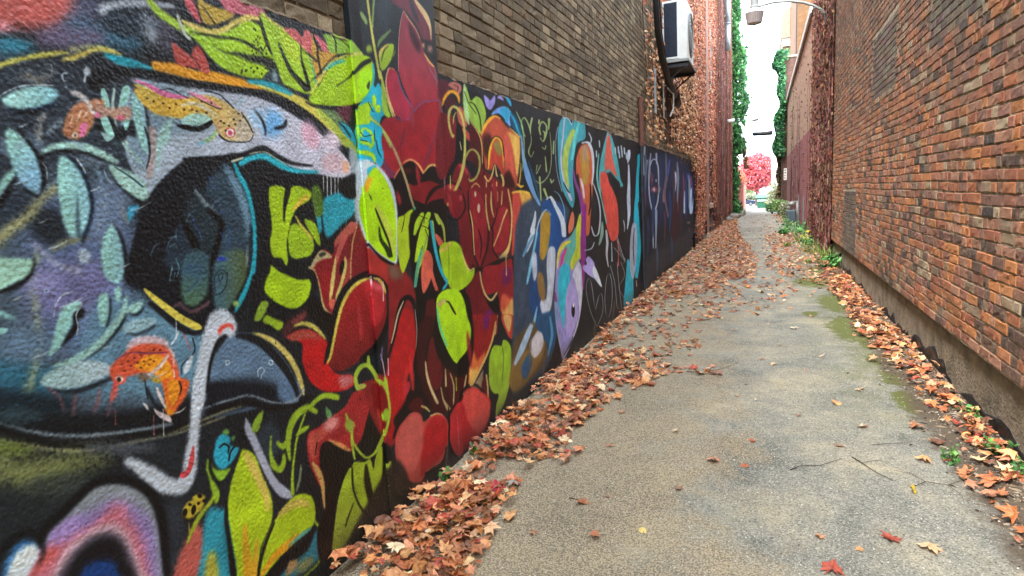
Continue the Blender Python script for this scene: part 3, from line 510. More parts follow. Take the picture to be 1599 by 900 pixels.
A|5d7790|2|0|0|1790 1020 1787 1015 1782 1015 1777 1018 1775 1023 1778 1028 1784 1028 1788 1025|
A|a8b8c8|2|0|0|1714 985 1715 986 1715 1007 1734 1014 1743 999 1728 989 1723 974 1724 973 1726 973 1732 986 1748 998 1735 1018 1711 1009 1712 986|
A|bcc5cf|10|0.15|0|1527 1254 1552 1269 1594 1267 1625 1240 1640 1202 1629 1169 1600 1164 1581 1180 1565 1166 1541 1144 1514 1099 1493 1048 1469 976 1451 948 1415 961 1440 1064 1462 1124 1488 1184 1509 1224|
A|0d1013|5|0|0|1591 1174 1584 1177 1551 1169 1526 1138 1498 1082 1477 1002 1481 997 1487 998 1510 1077 1539 1130 1564 1156 1589 1169|
A|bac3cd|10|0.15|0|1457 1063 1438 1058 1415 977 1392 890 1365 820 1349 772 1329 754 1302 775 1262 822 1220 861 1192 885 1175 886 1175 869 1194 839 1224 790 1274 731 1348 696 1395 736 1411 794 1431 871 1452 962 1470 1046|
A|bac3cd|14|0|0|1186 876 1181 864 1174 861 1169 869 1168 884 1173 896 1180 899 1185 891|
A|c9463a|3|0|0|1558 1185 1567 1185 1579 1197 1596 1201 1614 1197 1617 1187 1622 1184 1625 1187 1623 1205 1595 1216 1568 1210 1555 1193|
A|c9474c|2|0|0|1401 841 1402 809 1392 776 1371 751 1350 748 1337 759 1345 770 1366 772 1384 809|
A|5a2024|2|0|0|1382 814 1383 813 1401 801 1402 801 1402 802 1383 815|
A|5a2024|2|0|0|1373 792 1373 791 1392 778 1393 779 1393 780 1374 792|
A|5a2024|2|0|0|1360 779 1361 778 1379 765 1380 765 1380 767 1362 779|
A|5a2024|2|0|0|1349 769 1350 768 1367 755 1369 756 1368 757 1350 770|
A|8a9299|9|0.2|0|922 773 948 802 1000 818 1031 833 1076 850 1124 839 1179 804 1221 753 1244 691 1246 626 1239 557 1234 472 1228 402 853 653 883 754|
A|8e79b4|26|0.25|0|928 764 990 791 1060 787 1111 790 1165 753 1211 688 1227 622 1220 481 1210 414 871 641|
A|a086c0|20|0.3|0|940 788 979 791 1024 786 995 751 946 754|
A|c8707e|23|0.25|0|879 696 916 734 971 739 1042 744 1088 766 1133 769 1163 699 1186 616 1190 500 1174 438 853 653|
A|cc5f5c|18|0|0|876 710 912 743 939 745 956 716 911 700 882 682 861 677|
A|c9a4b0|12|0.2|0|927 666 968 716 1028 733 1071 735 1107 722 1140 677 1157 612 1168 542 1171 469 899 622|
A|4a4450|12|0.2|0|942 656 987 698 1043 716 1091 703 1125 665 1143 607 1154 522 1154 451 909 616|
A|141218|12|0|0|956 641 996 680 1046 696 1088 685 1116 650 1129 587 1133 494 918 609|
A|123a78|12|0.2|0|993 618 1014 640 1050 638 1084 614 1103 568 1104 485 969 575|
A|0b0d10|7|0|0|907 757 916 755 941 785 984 804 1027 829 1074 846 1124 835 1174 802 1215 751 1235 690 1241 619 1240 541 1237 455 1246 442 1255 444 1263 529 1270 608 1268 685 1242 762 1187 823 1127 860 1067 872 1015 854 971 830 926 810 904 769|
A|2c6090|9|0|0|821 733 842 778 874 797 898 784 907 761 869 762 834 724|
A|c3cdd4|8|0.1|0|830 727 846 758 869 777 892 778 907 761 908 739 893 718 875 699 851 678 821 698|
A|0d0f13|7|0|0|810 774 818 770 841 789 870 803 894 800 908 779 914 741 900 714 901 710 904 710 924 735 922 782 898 818 864 824 831 809 809 785|
A|c05d52|16|0.3|0|1379 576 1397 527 1395 450 1357 347 1260 411 1282 480 1327 536|
A|2c97ac|11|0.3|0|1426 598 1472 578 1514 536 1510 415 1501 253 1350 352 1379 460 1399 542|
A|b5ab3c|11|0.3|0|1403 445 1432 428 1427 302 1369 339|
A|20707e|11|0|0|1474 525 1508 498 1494 308 1472 322|
A|b8a230|3|0.1|0|1333 646 1354 662 1390 655 1414 637 1406 616 1379 607 1352 598 1331 620|
A|b8a230|3|0|0|1372 671 1401 668 1421 647 1410 641 1382 655|
A|0c0a08|2|0|0|1347 628 1341 621 1334 622 1330 630 1331 639 1337 646 1344 645 1348 638|
A|0c0a08|2|0|0|1379 620 1372 612 1365 611 1361 620 1363 632 1370 641 1377 641 1381 632|
A|0c0a08|2|0|0|1410 655 1406 652 1398 655 1393 661 1392 667 1396 669 1403 667 1409 660|
A|0c0a08|2|0|0|1367 646 1364 644 1359 646 1354 651 1354 655 1357 657 1362 655 1366 650|
A|0c0a08|2|0|0|1420 632 1417 631 1412 632 1408 637 1408 641 1411 643 1416 641 1419 637|
A|0c0a08|2|0|0|1397 635 1394 632 1390 633 1388 637 1388 642 1391 644 1394 643 1397 640|
A|1a160c|3|0|0|1327 630 1326 626 1340 598 1365 591 1368 594 1364 600 1346 607 1330 628|
A|a8942a|2|0|0|1348 594 1346 594 1343 557 1345 556 1346 556 1349 592|
A|9cab2a|3|0.2|0|1332 526 1337 525 1361 552 1396 586 1433 606 1458 626 1456 634 1448 637 1422 619 1384 601 1349 564 1330 531|
A|93b82a|3|0|0|1460 603 1467 604 1479 633 1468 671 1455 703 1448 736 1454 767 1452 771 1448 770 1439 739 1445 704 1446 674 1450 642 1454 611|
A|84b02e|3|0|0|1462 756 1468 730 1501 708 1538 699 1516 681 1495 670 1472 685 1457 720|
A|2799b2|3|0.08|0|1492 818 1515 834 1544 821 1553 800 1546 784 1567 768 1585 752 1563 729 1535 713 1502 711 1480 737 1474 771 1481 791|
A|0c1216|2|0|0|1500 790 1504 788 1523 792 1537 778 1532 758 1534 755 1537 755 1546 778 1524 800 1501 793|
A|0c1216|2|0|0|1571 772 1568 773 1543 759 1531 731 1534 727 1538 727 1549 753 1572 768|
A|0c1216|3|0|0|1460 771 1457 770 1452 724 1478 668 1514 663 1516 665 1513 669 1485 674 1463 722 1463 768|
A|6a9a4a|3|0|0|1521 842 1545 843 1552 827 1533 827|
A|5a8a4a|3|0|0|1554 805 1574 809 1566 788|
A|0e1114|5|0|0|1527 624 1520 624 1486 543 1485 445 1481 315 1494 298 1508 301 1504 436 1503 533 1532 616|
A|a9c320|3|0.06|0|1599 744 1631 725 1658 688 1674 617 1700 536 1711 469 1693 407 1653 367 1619 317 1597 191 1514 244 1511 356 1505 467 1506 565 1521 622 1549 674 1580 718|
A|c9b558|7|0.2|0|1608 733 1601 725 1610 680 1637 610 1665 531 1676 468 1685 459 1693 461 1700 523 1676 607 1650 679 1621 725|
A|d09c26|7|0.2|0|1570 463 1561 461 1548 392 1539 311 1524 243 1562 195 1601 200 1587 287 1577 377 1578 453|
A|cfa02a|6|0|0|1615 384 1609 384 1589 318 1566 246 1578 227 1594 226 1610 304 1619 378|
A|0e1114|6|0|0|1942 263 1932 266 1866 241 1765 241 1669 245 1617 225 1617 203 1642 184 1705 182 1799 180 1905 193 1946 254|
A|a9c320|3|0.06|0|1613 277 1638 341 1690 391 1754 429 1823 449 1878 437 1928 397 1939 333 1918 276 1840 267 1752 256 1679 237 1620 219 1601 223|
A|c9b558|7|0.2|0|1733 413 1745 405 1808 405 1869 385 1901 362 1912 359 1913 367 1877 416 1793 440 1734 423|
A|d99a22|4|0.2|0|1613 233 1622 228 1693 251 1766 255 1835 273 1836 283 1824 291 1743 291 1673 280 1612 241|
A|5aa08a|4|0|0|1763 267 1767 264 1847 261 1903 266 1904 272 1897 277 1835 281 1764 270|
A|0e1114|4|0|0|1710 400 1705 402 1656 359 1613 295 1596 244 1601 237 1608 236 1627 285 1669 348 1712 395|
A|2d8498|12|0.3|0|1937 247 1969 179 1953 119 1870 110 1769 125 1691 165 1753 182 1868 189|
A|8f9058|12|0.4|0|1825 166 1901 140 1870 110 1794 128|
A|b5905a|9|0.3|0|1756 199 1803 189 1798 154 1737 155|
A|7fa02e|4|0|0|1926 291 1922 285 1960 217 1962 154 1929 111 1863 98 1787 98 1786 93 1792 89 1871 86 1944 96 1981 142 1975 213 1936 285|
A|a6acbd|5|0.1|0|1631 851 1628 849 1621 806 1647 733 1677 644 1709 561 1749 491 1796 454 1818 450 1817 468 1790 505 1745 563 1712 642 1682 731 1656 804 1635 848|
A|8fb030|3|0.1|0|1668 830 1712 853 1713 832 1680 783 1653 799|
A|93b12a|3|0.1|0|1826 603 1833 605 1838 661 1860 721 1904 758 1956 765 1996 739 2015 739 2012 754 1954 797 1876 788 1828 741 1811 672 1819 610|
A|93b12a|3|0.1|0|1742 742 1739 741 1724 681 1726 618 1768 577 1801 598 1804 639 1798 646 1790 645 1778 613 1764 609 1756 617 1737 677 1745 738|
A|93b12a|3|0|0|1821 458 1831 459 1837 534 1860 615 1889 685 1944 757 1941 762 1935 763 1878 692 1849 621 1823 541 1812 468|
A|93b12a|3|0|0|1962 774 1974 769 2025 783 2074 782 2145 750 2167 756 2154 776 2073 808 2010 805 1961 784|
A|93b12a|3|0|0|1766 707 1764 699 1797 660 1836 679 1834 691 1820 697 1794 688 1777 705|
A|93b12a|3|0|0|1873 690 1882 685 1924 687 1953 694 1955 701 1947 706 1910 711 1874 697|
A|5a8a50|3|0|0|2069 746 2065 743 2065 712 2082 677 2090 671 2096 674 2100 707 2076 742|
A|6f8060|3|0|0|1843 464 1849 463 1877 506 1887 558 1884 561 1880 561 1863 514 1840 469|
A|120f10|6|0|0|2001 585 2079 583 2175 514 2217 423 2171 381 2086 329 2033 173 2002 59 1936 99 1934 228 1996 314 1996 412 1981 497|
A|121312|10|0|0|2309 650 2410 626 2476 447 2523 371 2512 295 2372 367 2243 433 2221 505 2299 527|
P|121312|10|0|0|2294 656 2395 632 2461 454 2507 378 2496 303 2357 375 2229 440 2207 512 2285 534|
A|9c2628|6|0.1|0|1931 637 1953 676 2021 678 2109 690 2203 707 2265 748 2354 730 2387 655 2340 575 2298 517 2252 493 2202 487 2147 536 2079 583 2030 598 2002 566 1994 492 2011 415 1983 419 1947 503 1930 567|
A|c98a84|21|0.3|0|2143 667 2142 645 2110 630 2067 632 2038 648 2039 670 2069 685 2113 684|
A|b04a3e|9|0|0|1951 662 2033 660 2055 622 1997 606 1982 555 1949 559 1937 612|
A|c49a58|5|0.1|0|1950 544 1945 539 1966 479 1987 415 1989 337 1995 309 1998 306 2000 307 2003 331 2011 407 2003 474 1961 538|
A|c98a50|6|0|0|2062 599 2063 594 2124 540 2190 491 2203 489 2202 499 2141 553 2069 598|
A|2a0c0e|2|0|0|1992 615 1988 615 1971 569 1974 565 1978 565 1994 612|
A|4a2426|11|0.2|0|1857 1130 1899 1167 1946 1177 2010 1188 2004 1149 1959 1135 1909 1112 1879 1093 1855 1111|
A|7e3c3a|7|0.3|0|1915 1157 1974 1172 2004 1179 1991 1155 1941 1142|
A|b2191b|4|0|0|1881 1098 1918 1110 1965 1113 2022 1099 2078 1060 2124 1014 2111 967 2129 904 2179 860 2269 830 2275 786 2225 775 2146 789 2063 819 1998 871 1963 937 1955 994 1965 1046 1940 1072|
A|a64a3c|8|0.2|0|1884 1098 1927 1110 1984 1108 2040 1083 2085 1038 2036 1056 1978 1070 1940 1072 1904 1080|
A|c07070|15|0.3|0|2178 853 2268 827 2270 796 2203 786 2173 818|
A|bdae52|3|0|0|1925 1134 1930 1131 1969 1128 2009 1114 2052 1087 2102 1041 2110 1040 2112 1045 2071 1097 2022 1131 1969 1144 1928 1138|
A|7e2024|5|0.15|0|2067 1365 2114 1412 2167 1427 2205 1399 2228 1442 2306 1478 2394 1523 2473 1473 2540 1399 2613 1337 2686 1295 2664 1243 2631 1167 2595 1213 2521 1262 2431 1271 2355 1255 2279 1216 2225 1160 2185 1115 2146 1140 2113 1188 2105 1251 2094 1313|
P|7e2024|5|0.15|0|2054 1367 2100 1413 2154 1428 2192 1400 2214 1443 2291 1479 2379 1523 2458 1474 2525 1401 2597 1339 2669 1297 2647 1245 2615 1170 2579 1215 2505 1265 2416 1273 2340 1258 2264 1218 2211 1163 2172 1118 2133 1143 2100 1190 2092 1253 2081 1315|
A|871a20|6|0.15|0|2081 1359 2139 1379 2218 1377 2196 1299 2175 1226 2152 1181 2122 1193 2106 1257 2095 1320|
A|a2302a|10|0.3|0|2489 1404 2559 1343 2651 1301 2639 1222 2579 1199 2546 1251 2485 1290|
P|a2302a|10|0.3|0|2473 1405 2543 1345 2634 1303 2623 1225 2563 1202 2530 1253 2470 1292|
A|b5544e|4|0.2|0|2378 1531 2356 1530 2287 1470 2240 1409 2218 1354 2224 1348 2233 1350 2271 1400 2320 1457 2385 1518|
A|b4584c|5|0.2|0|2224 1449 2297 1500 2371 1531 2418 1521 2364 1481 2279 1452 2231 1428|
A|c9b868|3|0|0|2231 1385 2226 1383 2190 1308 2168 1242 2157 1201 2162 1197 2169 1198 2191 1236 2215 1303 2234 1382|
A|c9b868|3|0|0|2296 1378 2291 1376 2282 1339 2247 1273 2205 1216 2200 1180 2205 1176 2211 1177 2227 1208 2269 1266 2306 1334 2302 1375|
A|9a3a36|3|0|0|2324 1366 2315 1363 2297 1301 2251 1236 2256 1230 2265 1231 2319 1295 2331 1361|
A|160c0c|3|0|0|2265 1357 2286 1359 2277 1324 2251 1299 2246 1321|
A|b0a678|3|0.15|0|2062 1363 2097 1400 2130 1422 2170 1413 2205 1385 2150 1384 2103 1373 2075 1353|
A|3a3a30|3|0|0|2124 1411 2160 1414 2163 1400 2126 1394|
A|c2584a|3|0|0|2151 1191 2187 1203 2198 1187 2191 1156 2165 1161|
A|c0b070|3|0|0|2047 1361 2047 1355 2080 1341 2098 1292 2104 1237 2111 1180 2135 1136 2172 1116 2183 1116 2182 1124 2157 1144 2125 1181 2113 1237 2104 1292 2087 1343 2055 1363|
A|c0a468|3|0|0|2405 1509 2400 1508 2360 1445 2334 1361 2318 1268 2321 1266 2324 1267 2342 1359 2369 1444 2407 1507|
A|0e1114|4|0|0|2046 1367 2052 1367 2105 1416 2157 1431 2213 1401 2228 1442 2223 1445 2217 1443 2210 1409 2159 1441 2095 1423 2044 1371|
A|0e1114|6|0|0|2460 1288 2448 1293 2332 1275 2235 1223 2178 1152 2145 1058 2110 997 2083 939 2088 933 2096 933 2139 984 2175 1047 2223 1135 2276 1202 2356 1253 2457 1281|
A|120e10|6|0|0|2186 1118 2163 1038 2138 1015 2114 1063 2043 1133 2010 1180 2047 1233 2095 1218 2118 1166|
A|981e22|5|0.05|0|2116 919 2148 986 2197 1077 2256 1165 2337 1229 2431 1252 2523 1229 2582 1175 2593 1091 2576 1012 2504 946 2389 895 2275 872 2181 872|2400 1219 2395 830 6a1a1a
P|981e22|5|0.05|0|2103 923 2135 990 2183 1080 2242 1168 2322 1232 2415 1254 2507 1232 2566 1178 2577 1095 2560 1016 2488 951 2374 899 2261 877 2167 876|2385 1222 2380 834 6a1a1a
A|b02a30|16|0.1|0|2415 1247 2504 1238 2576 1176 2582 1119 2543 1046 2472 1022 2444 1097 2431 1184|
P|b02a30|16|0.1|0|2400 1249 2488 1240 2560 1178 2565 1122 2527 1050 2457 1025 2429 1100 2416 1186|
A|cc5058|11|0|0|2581 1185 2554 1181 2511 1192 2478 1212 2473 1229 2499 1233 2541 1222 2575 1202|
P|cc5058|11|0|0|2564 1187 2538 1183 2495 1195 2463 1215 2458 1231 2483 1236 2525 1225 2559 1205|
A|0e1114|6|0|0|2389 1265 2394 1262 2468 1262 2539 1242 2591 1202 2611 1129 2580 1041 2528 975 2449 928 2342 896 2343 872 2381 859 2491 896 2563 957 2615 1030 2639 1126 2611 1205 2552 1253 2469 1274 2392 1268|
P|0e1114|6|0|0|2374 1267 2379 1264 2453 1264 2523 1244 2575 1205 2595 1132 2564 1044 2512 979 2433 932 2327 901 2328 877 2366 864 2475 901 2547 961 2599 1034 2623 1129 2595 1208 2536 1255 2454 1276 2377 1270|
A|c3b348|3|0|0|2485 1257 2479 1260 2385 1258 2305 1228 2238 1175 2193 1104 2158 1033 2122 958 2101 935 2103 930 2109 930 2137 950 2176 1026 2213 1097 2260 1165 2323 1215 2397 1242 2482 1253|
P|c3b348|3|0|0|2470 1259 2463 1262 2370 1260 2291 1230 2224 1178 2179 1107 2145 1037 2108 962 2087 939 2090 935 2096 934 2124 954 2163 1030 2199 1100 2246 1168 2309 1217 2382 1245 2466 1255|
P|c6a452|3|0|0|2483 1257 2485 1252 2524 1232 2552 1200 2568 1168 2576 1165 2582 1168 2575 1203 2545 1242 2491 1259|
A|d8b8b8|2|0|0|2484 1265 2481 1264 2479 1222 2463 1171 2465 1169 2467 1170 2487 1221 2486 1263|
P|d8b8b8|2|0|0|2468 1267 2466 1266 2464 1224 2447 1174 2449 1172 2452 1172 2471 1223 2471 1265|
A|842224|7|0.1|0|2638 1296 2717 1294 2794 1247 2869 1159 2874 1032 2860 891 2821 724 2772 594 2674 516 2606 431 2530 375 2443 478 2377 605 2348 729 2343 772 2460 766 2545 830 2586 938 2613 1124|
P|842224|7|0.1|0|2622 1298 2700 1296 2776 1249 2851 1162 2856 1035 2842 895 2803 730 2755 600 2657 522 2589 438 2515 383 2428 485 2362 611 2334 734 2329 778 2445 771 2529 835 2570 942 2597 1127|
P|6a5040|17|0.4|0|2624 1312 2724 1271 2745 1223 2663 1220 2621 1255|
A|a91c1e|5|0|0|2708 1040 2772 1054 2832 1008 2845 894 2813 775 2759 710 2768 627 2723 562 2647 525 2592 467 2536 412 2482 486 2420 575 2396 685 2422 749 2506 738 2565 795 2633 897 2666 980|
P|a91c1e|5|0|0|2691 1043 2754 1057 2814 1012 2828 899 2795 780 2742 715 2751 634 2706 568 2631 532 2576 474 2520 419 2466 493 2405 581 2381 691 2406 754 2490 743 2549 800 2616 902 2650 984|
A|7a1416|10|0|0|2408 738 2490 713 2538 608 2544 470 2495 488 2420 575|
P|7a1416|10|0|0|2393 744 2474 719 2522 615 2528 477 2479 495 2405 581|
P|b8282a|11|0|0|2719 753 2778 657 2718 549 2664 567 2665 675|
P|0e1114|6|0|0|2553 840 2562 840 2633 926 2687 1019 2749 1086 2777 1098 2817 1063 2836 944 2819 774 2779 705 2783 701 2790 701 2842 767 2862 939 2856 1062 2793 1122 2704 1109 2647 1032 2608 935 2548 846|
P|bca888|2|0|0|2733 1098 2728 1098 2665 1042 2619 962 2587 909 2590 906 2595 906 2631 957 2678 1037 2736 1095|
P|9a8a80|2|0|0|2841 1032 2838 1031 2840 912 2814 807 2817 805 2820 805 2849 910 2844 1030|
P|0e0c0d|5|0|0|2891 1234 3039 1166 3041 1067 2979 980 3057 830 3069 674 2929 629 2780 673 2785 751 2846 879 2863 1081|
P|55171a|7|0.1|0|2975 1062 3066 1080 3072 978 2999 893 2905 800 2869 761 2921 910|
A|1c1416|10|0|0|2464 794 2514 794 2563 870 2534 759|
P|1c1416|10|0|0|2449 799 2498 799 2547 874 2518 764|
P|b09aa8|2|0|0|2489 876 2487 875 2498 828 2508 752 2512 750 2515 751 2507 827 2492 874|
P|8a6a98|3|0|0|2509 907 2505 907 2488 846 2492 843 2497 843 2512 905|
P|3a1013|10|0|0|2877 945 3013 963 3084 807 3139 672 3281 571 3440 499 3403 338 3195 343 3023 379 2895 459 2825 586 2818 758|
B|3a1013|10|0|0|2895 941 3032 959 3104 802 3159 666 3302 564 3462 492 3424 330 3215 335 3042 371 2913 452 2843 580 2835 753|
P|5e181b|7|0.1|0|2954 791 3000 844 3048 803 3088 662 3076 544 2975 539 2914 674|
P|481215|8|0|0|3131 613 3384 509 3338 386 3179 412|
B|481215|8|0|0|3150 607 3405 502 3359 378 3199 405|
P|0e1114|4|0|0|2920 717 2926 717 2953 802 3003 850 3057 787 3065 785 3069 789 3001 860 2936 808 2915 720|
P|c0b080|3|0|0|2910 725 2904 723 2903 641 2938 548 2994 452 3014 442 3024 449 2967 544 2929 637 2916 720|
P|b8a878|3|0|0|3131 616 3125 615 3113 520 3124 512 3135 514 3137 612|
P|b8a878|3|0|0|3186 577 3181 576 3212 489 3194 382 3200 377 3207 377 3230 485 3191 574|
B|b8a878|3|0|0|3419 494 3410 495 3350 395 3358 387 3371 386 3426 489|
P|b0a070|3|0|0|3063 526 3057 525 3072 446 3112 372 3142 359 3156 369 3091 443 3069 522|
B|8a7a62|9|0.2|0|3463 398 3573 419 3674 459 3665 391 3745 252 3683 287 3565 359|
B|55201c|7|0|0|3628 360 3700 409 3739 326 3735 227 3679 260|
B|b8a070|4|0|0|3717 415 3707 413 3716 333 3714 248 3723 242 3733 242 3742 326 3727 409|
P|141112|14|0.2|0|2728 705 2836 663 2865 562 2938 444 2789 484 2665 483 2584 459 2555 513 2679 578|
P|4a1416|11|0|0|2692 529 2800 560 2875 478 2806 456|
P|b52c38|4|0|0|2683 658 2728 663 2730 622 2682 598|
P|c3b06a|4|0|0|2827 493 2829 487 2865 464 2908 431 2917 429 2918 433 2881 470 2836 493|
P|38282a|16|0.2|0|3009 114 3206 43 3281 -15 2991 -14 2738 -14 2585 62 2671 100 2861 70|
B|38282a|16|0.2|0|3028 105 3226 33 3301 -25 3010 -25 2755 -24 2601 53 2687 90 2879 60|
P|b34840|6|0.08|0|2552 395 2587 452 2666 488 2757 482 2822 444 2845 395 2931 399 3023 381 3101 320 3122 231 3082 133 3006 91 2888 100 2815 91 2762 74 2673 119 2585 201 2546 301|
P|be5a52|18|0.1|0|2579 396 2684 476 2804 445 2823 346 2796 240 2701 166 2606 208 2566 303|
P|a62126|17|0.08|0|2857 356 2977 389 3088 318 3105 225 3049 134 2913 107 2845 113 2776 97 2780 200 2823 275|
P|141012|7|0|0|2538 418 2549 416 2601 459 2697 489 2695 500 2678 506 2578 476 2533 426|
P|c8b06a|3|0|0|2915 402 2922 397 2989 386 3056 359 3061 359 3058 363 2988 396 2918 405|
P|b0282e|6|0.06|0|3122 231 3143 311 3238 361 3321 365 3384 410 3514 383 3630 312 3733 221 3709 122 3625 52 3478 25 3344 32 3231 26 3149 112|
B|b0282e|6|0.06|0|3141 222 3163 303 3258 353 3342 357 3405 403 3536 375 3652 304 3757 213 3732 112 3648 42 3500 15 3366 22 3251 16 3169 103|
B|c44c44|17|0.12|0|3342 357 3413 398 3535 369 3666 285 3744 195 3696 96 3552 51 3416 171 3373 280|
P|c86a68|3|0|0|3241 290 3238 290 3232 162 3228 34 3231 31 3235 31 3240 160 3243 288|
P|100e10|6|0|0|3135 380 3127 379 3122 281 3100 163 3148 78 3222 7 3232 4 3234 8 3166 76 3122 156 3144 273 3142 374|
P|100e10|7|0|0|3277 376 3290 373 3382 418 3512 396 3622 317 3638 313 3639 320 3521 409 3362 436 3272 384|
B|100e10|7|0|0|3297 368 3311 365 3404 411 3534 388 3645 309 3660 305 3662 312 3544 401 3383 429 3292 376|
P|0f0d0f|5|0|0|3078 150 3070 152 2996 73 2817 106 2814 101 2824 94 3009 61 3083 144|
A|9db936|4|0.1|0|2302 748 2315 753 2305 807 2344 836 2385 833 2421 795 2454 740 2502 701 2530 641 2529 563 2492 489 2438 450 2384 410 2323 410 2270 467 2230 536 2220 541 2215 536 2253 466 2319 399 2400 394 2467 429 2514 477 2554 554 2551 636 2543 702 2487 746 2451 799 2401 853 2321 859 2276 817 2286 758|
P|9db936|4|0.1|0|2288 753 2301 758 2290 811 2330 841 2370 838 2405 800 2439 746 2487 707 2514 647 2514 570 2476 496 2423 457 2369 417 2308 417 2256 474 2216 542 2206 548 2201 543 2239 473 2304 407 2385 401 2451 437 2499 484 2538 561 2535 642 2527 708 2471 752 2436 804 2386 858 2307 864 2262 822 2271 763|
A|9db936|4|0.1|0|2404 887 2394 885 2387 850 2401 840 2416 843 2413 881|
P|9db936|4|0.1|0|2511 753 2501 749 2503 715 2519 704 2533 709 2524 745|
P|93b82e|3|0|0|2479 590 2510 586 2516 548 2484 526 2467 555|
A|a8a848|9|0.2|0|2255 591 2241 576 2214 578 2189 596 2181 619 2195 634 2222 633 2247 615|
A|9db936|4|0|0|2228 577 2219 576 2214 500 2225 437 2231 432 2236 433 2234 493 2236 570|
A|a9b24a|6|0.2|0|2284 763 2305 745 2358 743 2368 752 2353 764 2297 776|
A|8faf3a|3|0|0|2197 673 2192 671 2198 620 2207 580 2214 574 2221 576 2226 614 2203 669|
A|9cb52a|4|0.15|0|2199 412 2206 344 2226 260 2306 98 2241 74 2140 61 2061 55 2010 54 2025 137 2055 223 2090 307 2139 376|2198 348 2061 55 8c9a34
A|9cb52a|4|0.15|0|2217 423 2305 391 2348 388 2366 325 2392 380 2452 411 2452 310 2420 188 2390 112 2332 92 2271 162 2226 260 2207 354|
A|98ad30|5|0.15|0|2472 289 2519 301 2512 214 2482 112 2455 62 2416 99 2437 203|
P|98ad30|5|0.15|0|2457 297 2503 309 2497 222 2466 121 2439 71 2401 108 2422 212|
P|8f9a40|5|0.2|0|2521 228 2559 182 2597 128 2558 34 2503 44|
A|16180f|7|0.2|0|2311 376 2302 375 2284 306 2296 212 2322 146 2331 138 2339 140 2346 194 2333 287 2319 369|
A|0e1114|3|0|0|2206 400 2200 399 2194 307 2228 203 2297 98 2310 91 2314 98 2241 202 2206 303 2211 395|
A|1c2010|3|0|0|2191 237 2187 238 2138 190 2116 159 2118 156 2122 155 2147 183 2193 234|
A|15170f|7|0|0|2465 399 2456 398 2439 293 2414 214 2421 206 2431 205 2467 280 2474 391|
A|7a7a40|10|0.5|0|2038 63 2055 50 2138 40 2219 63 2217 78 2197 89 2110 79 2039 76|
A|2a2420|17|0.3|0|2450 265 2599 269 2665 58 2408 -23 2098 -9 2006 -15 2111 78|
P|2a2420|17|0.3|0|2434 274 2583 277 2648 67 2393 -13 2085 1 1993 -5 2098 87|
A|232b30|2|0|1|2520 2587 3426 2836 3324 2129 2439 2035|
P|232b30|2|0|1|2504 2581 3404 2828 3303 2126 2424 2032|
B|232b30|2|0|1|2520 2587 3426 2836 3324 2129 2439 2035|
P|2f3b42|50|0.3|0|2721 2596 2830 2625 2837 2565 2711 2427 2691 2490|
P|101418|7|0|0|2493 2543 2549 2558 2552 2446 2548 2316 2500 2307 2494 2432|
A|3a3a46|20|0|0|1488 2247 1521 2235 1544 2191 1530 2139 1468 2113|
A|b5525a|4|0.15|0|1583 2310 1613 2308 1634 2283 1644 2250 1645 2239 1617 2248 1590 2277|
A|1a1416|3|0|0|1624 2301 1623 2300 1634 2272 1643 2243 1647 2243 1649 2246 1639 2275 1626 2302|
A|a78c34|4|0.15|0|1640 2320 1674 2311 1721 2307 1763 2310 1794 2302 1773 2282 1728 2261 1694 2243 1657 2242 1644 2260 1639 2289|
A|151410|3|0|0|1652 2298 1652 2297 1668 2280 1691 2257 1699 2245 1703 2246 1704 2249 1696 2260 1672 2283 1654 2299|
A|b8606c|4|0.2|0|1734 2350 1814 2361 1858 2355 1903 2344 1921 2328 1891 2316 1836 2311 1777 2305 1744 2321|
A|a85a6a|6|0.3|0|1772 2371 1848 2386 1938 2358 1951 2339 1918 2336 1843 2357|
A|a8473f|4|0.15|0|1517 2151 1548 2140 1582 2124 1595 2147 1617 2164 1640 2145 1655 2116 1646 2074 1608 2082 1558 2084 1525 2086 1518 2117|
A|1c1214|3|0|0|1581 2124 1580 2121 1600 2106 1613 2088 1616 2088 1617 2090 1604 2108 1584 2125|
A|161214|4|0|0|1582 2133 1586 2133 1613 2163 1639 2138 1658 2099 1665 2099 1668 2105 1646 2143 1614 2167 1582 2135|
A|8fb52c|3|0.12|0|1546 2227 1577 2211 1621 2211 1681 2221 1737 2231 1784 2255 1841 2293 1896 2297 1926 2281 1940 2237 1963 2194 1982 2150 1952 2121 1899 2098 1834 2091 1767 2095 1711 2105 1667 2129 1627 2166 1592 2189|1663 2191 1867 2102 a0c41e
A|93b434|3|0.15|0|1445 2272 1442 2264 1466 2229 1509 2209 1556 2194 1606 2188 1622 2197 1619 2210 1572 2218 1528 2232 1486 2249 1454 2274|
A|b0b8a8|5|0.3|0|1552 2250 1549 2246 1550 2215 1567 2183 1593 2168 1597 2169 1598 2172 1580 2193 1564 2223 1555 2249|
A|c8b75e|4|0.15|0|1564 2230 1565 2225 1604 2212 1671 2206 1742 2231 1799 2268 1859 2297 1913 2309 1921 2316 1917 2322 1858 2319 1789 2284 1735 2248 1677 2228 1615 2230 1570 2233|
A|151a14|3|0|0|1589 2199 1590 2198 1637 2200 1719 2206 1791 2214 1848 2206 1910 2189 1915 2190 1915 2193 1856 2216 1795 2222 1721 2214 1640 2206 1591 2201|
A|12160f|8|0.35|0|1774 2169 1776 2164 1839 2150 1907 2148 1955 2136 1987 2150 1985 2172 1927 2183 1851 2174 1780 2173|
A|1a2014|4|0.3|0|1680 2174 1680 2173 1726 2159 1783 2160 1789 2164 1787 2169 1728 2164 1681 2175|
A|1c2612|2|0|0|1930 2214 1926 2210 1923 2209 1922 2211 1924 2214 1927 2218 1930 2219 1931 2217|
A|1c2612|2|0|0|1864 2191 1861 2188 1858 2187 1857 2188 1858 2192 1861 2195 1864 2196 1865 2195|
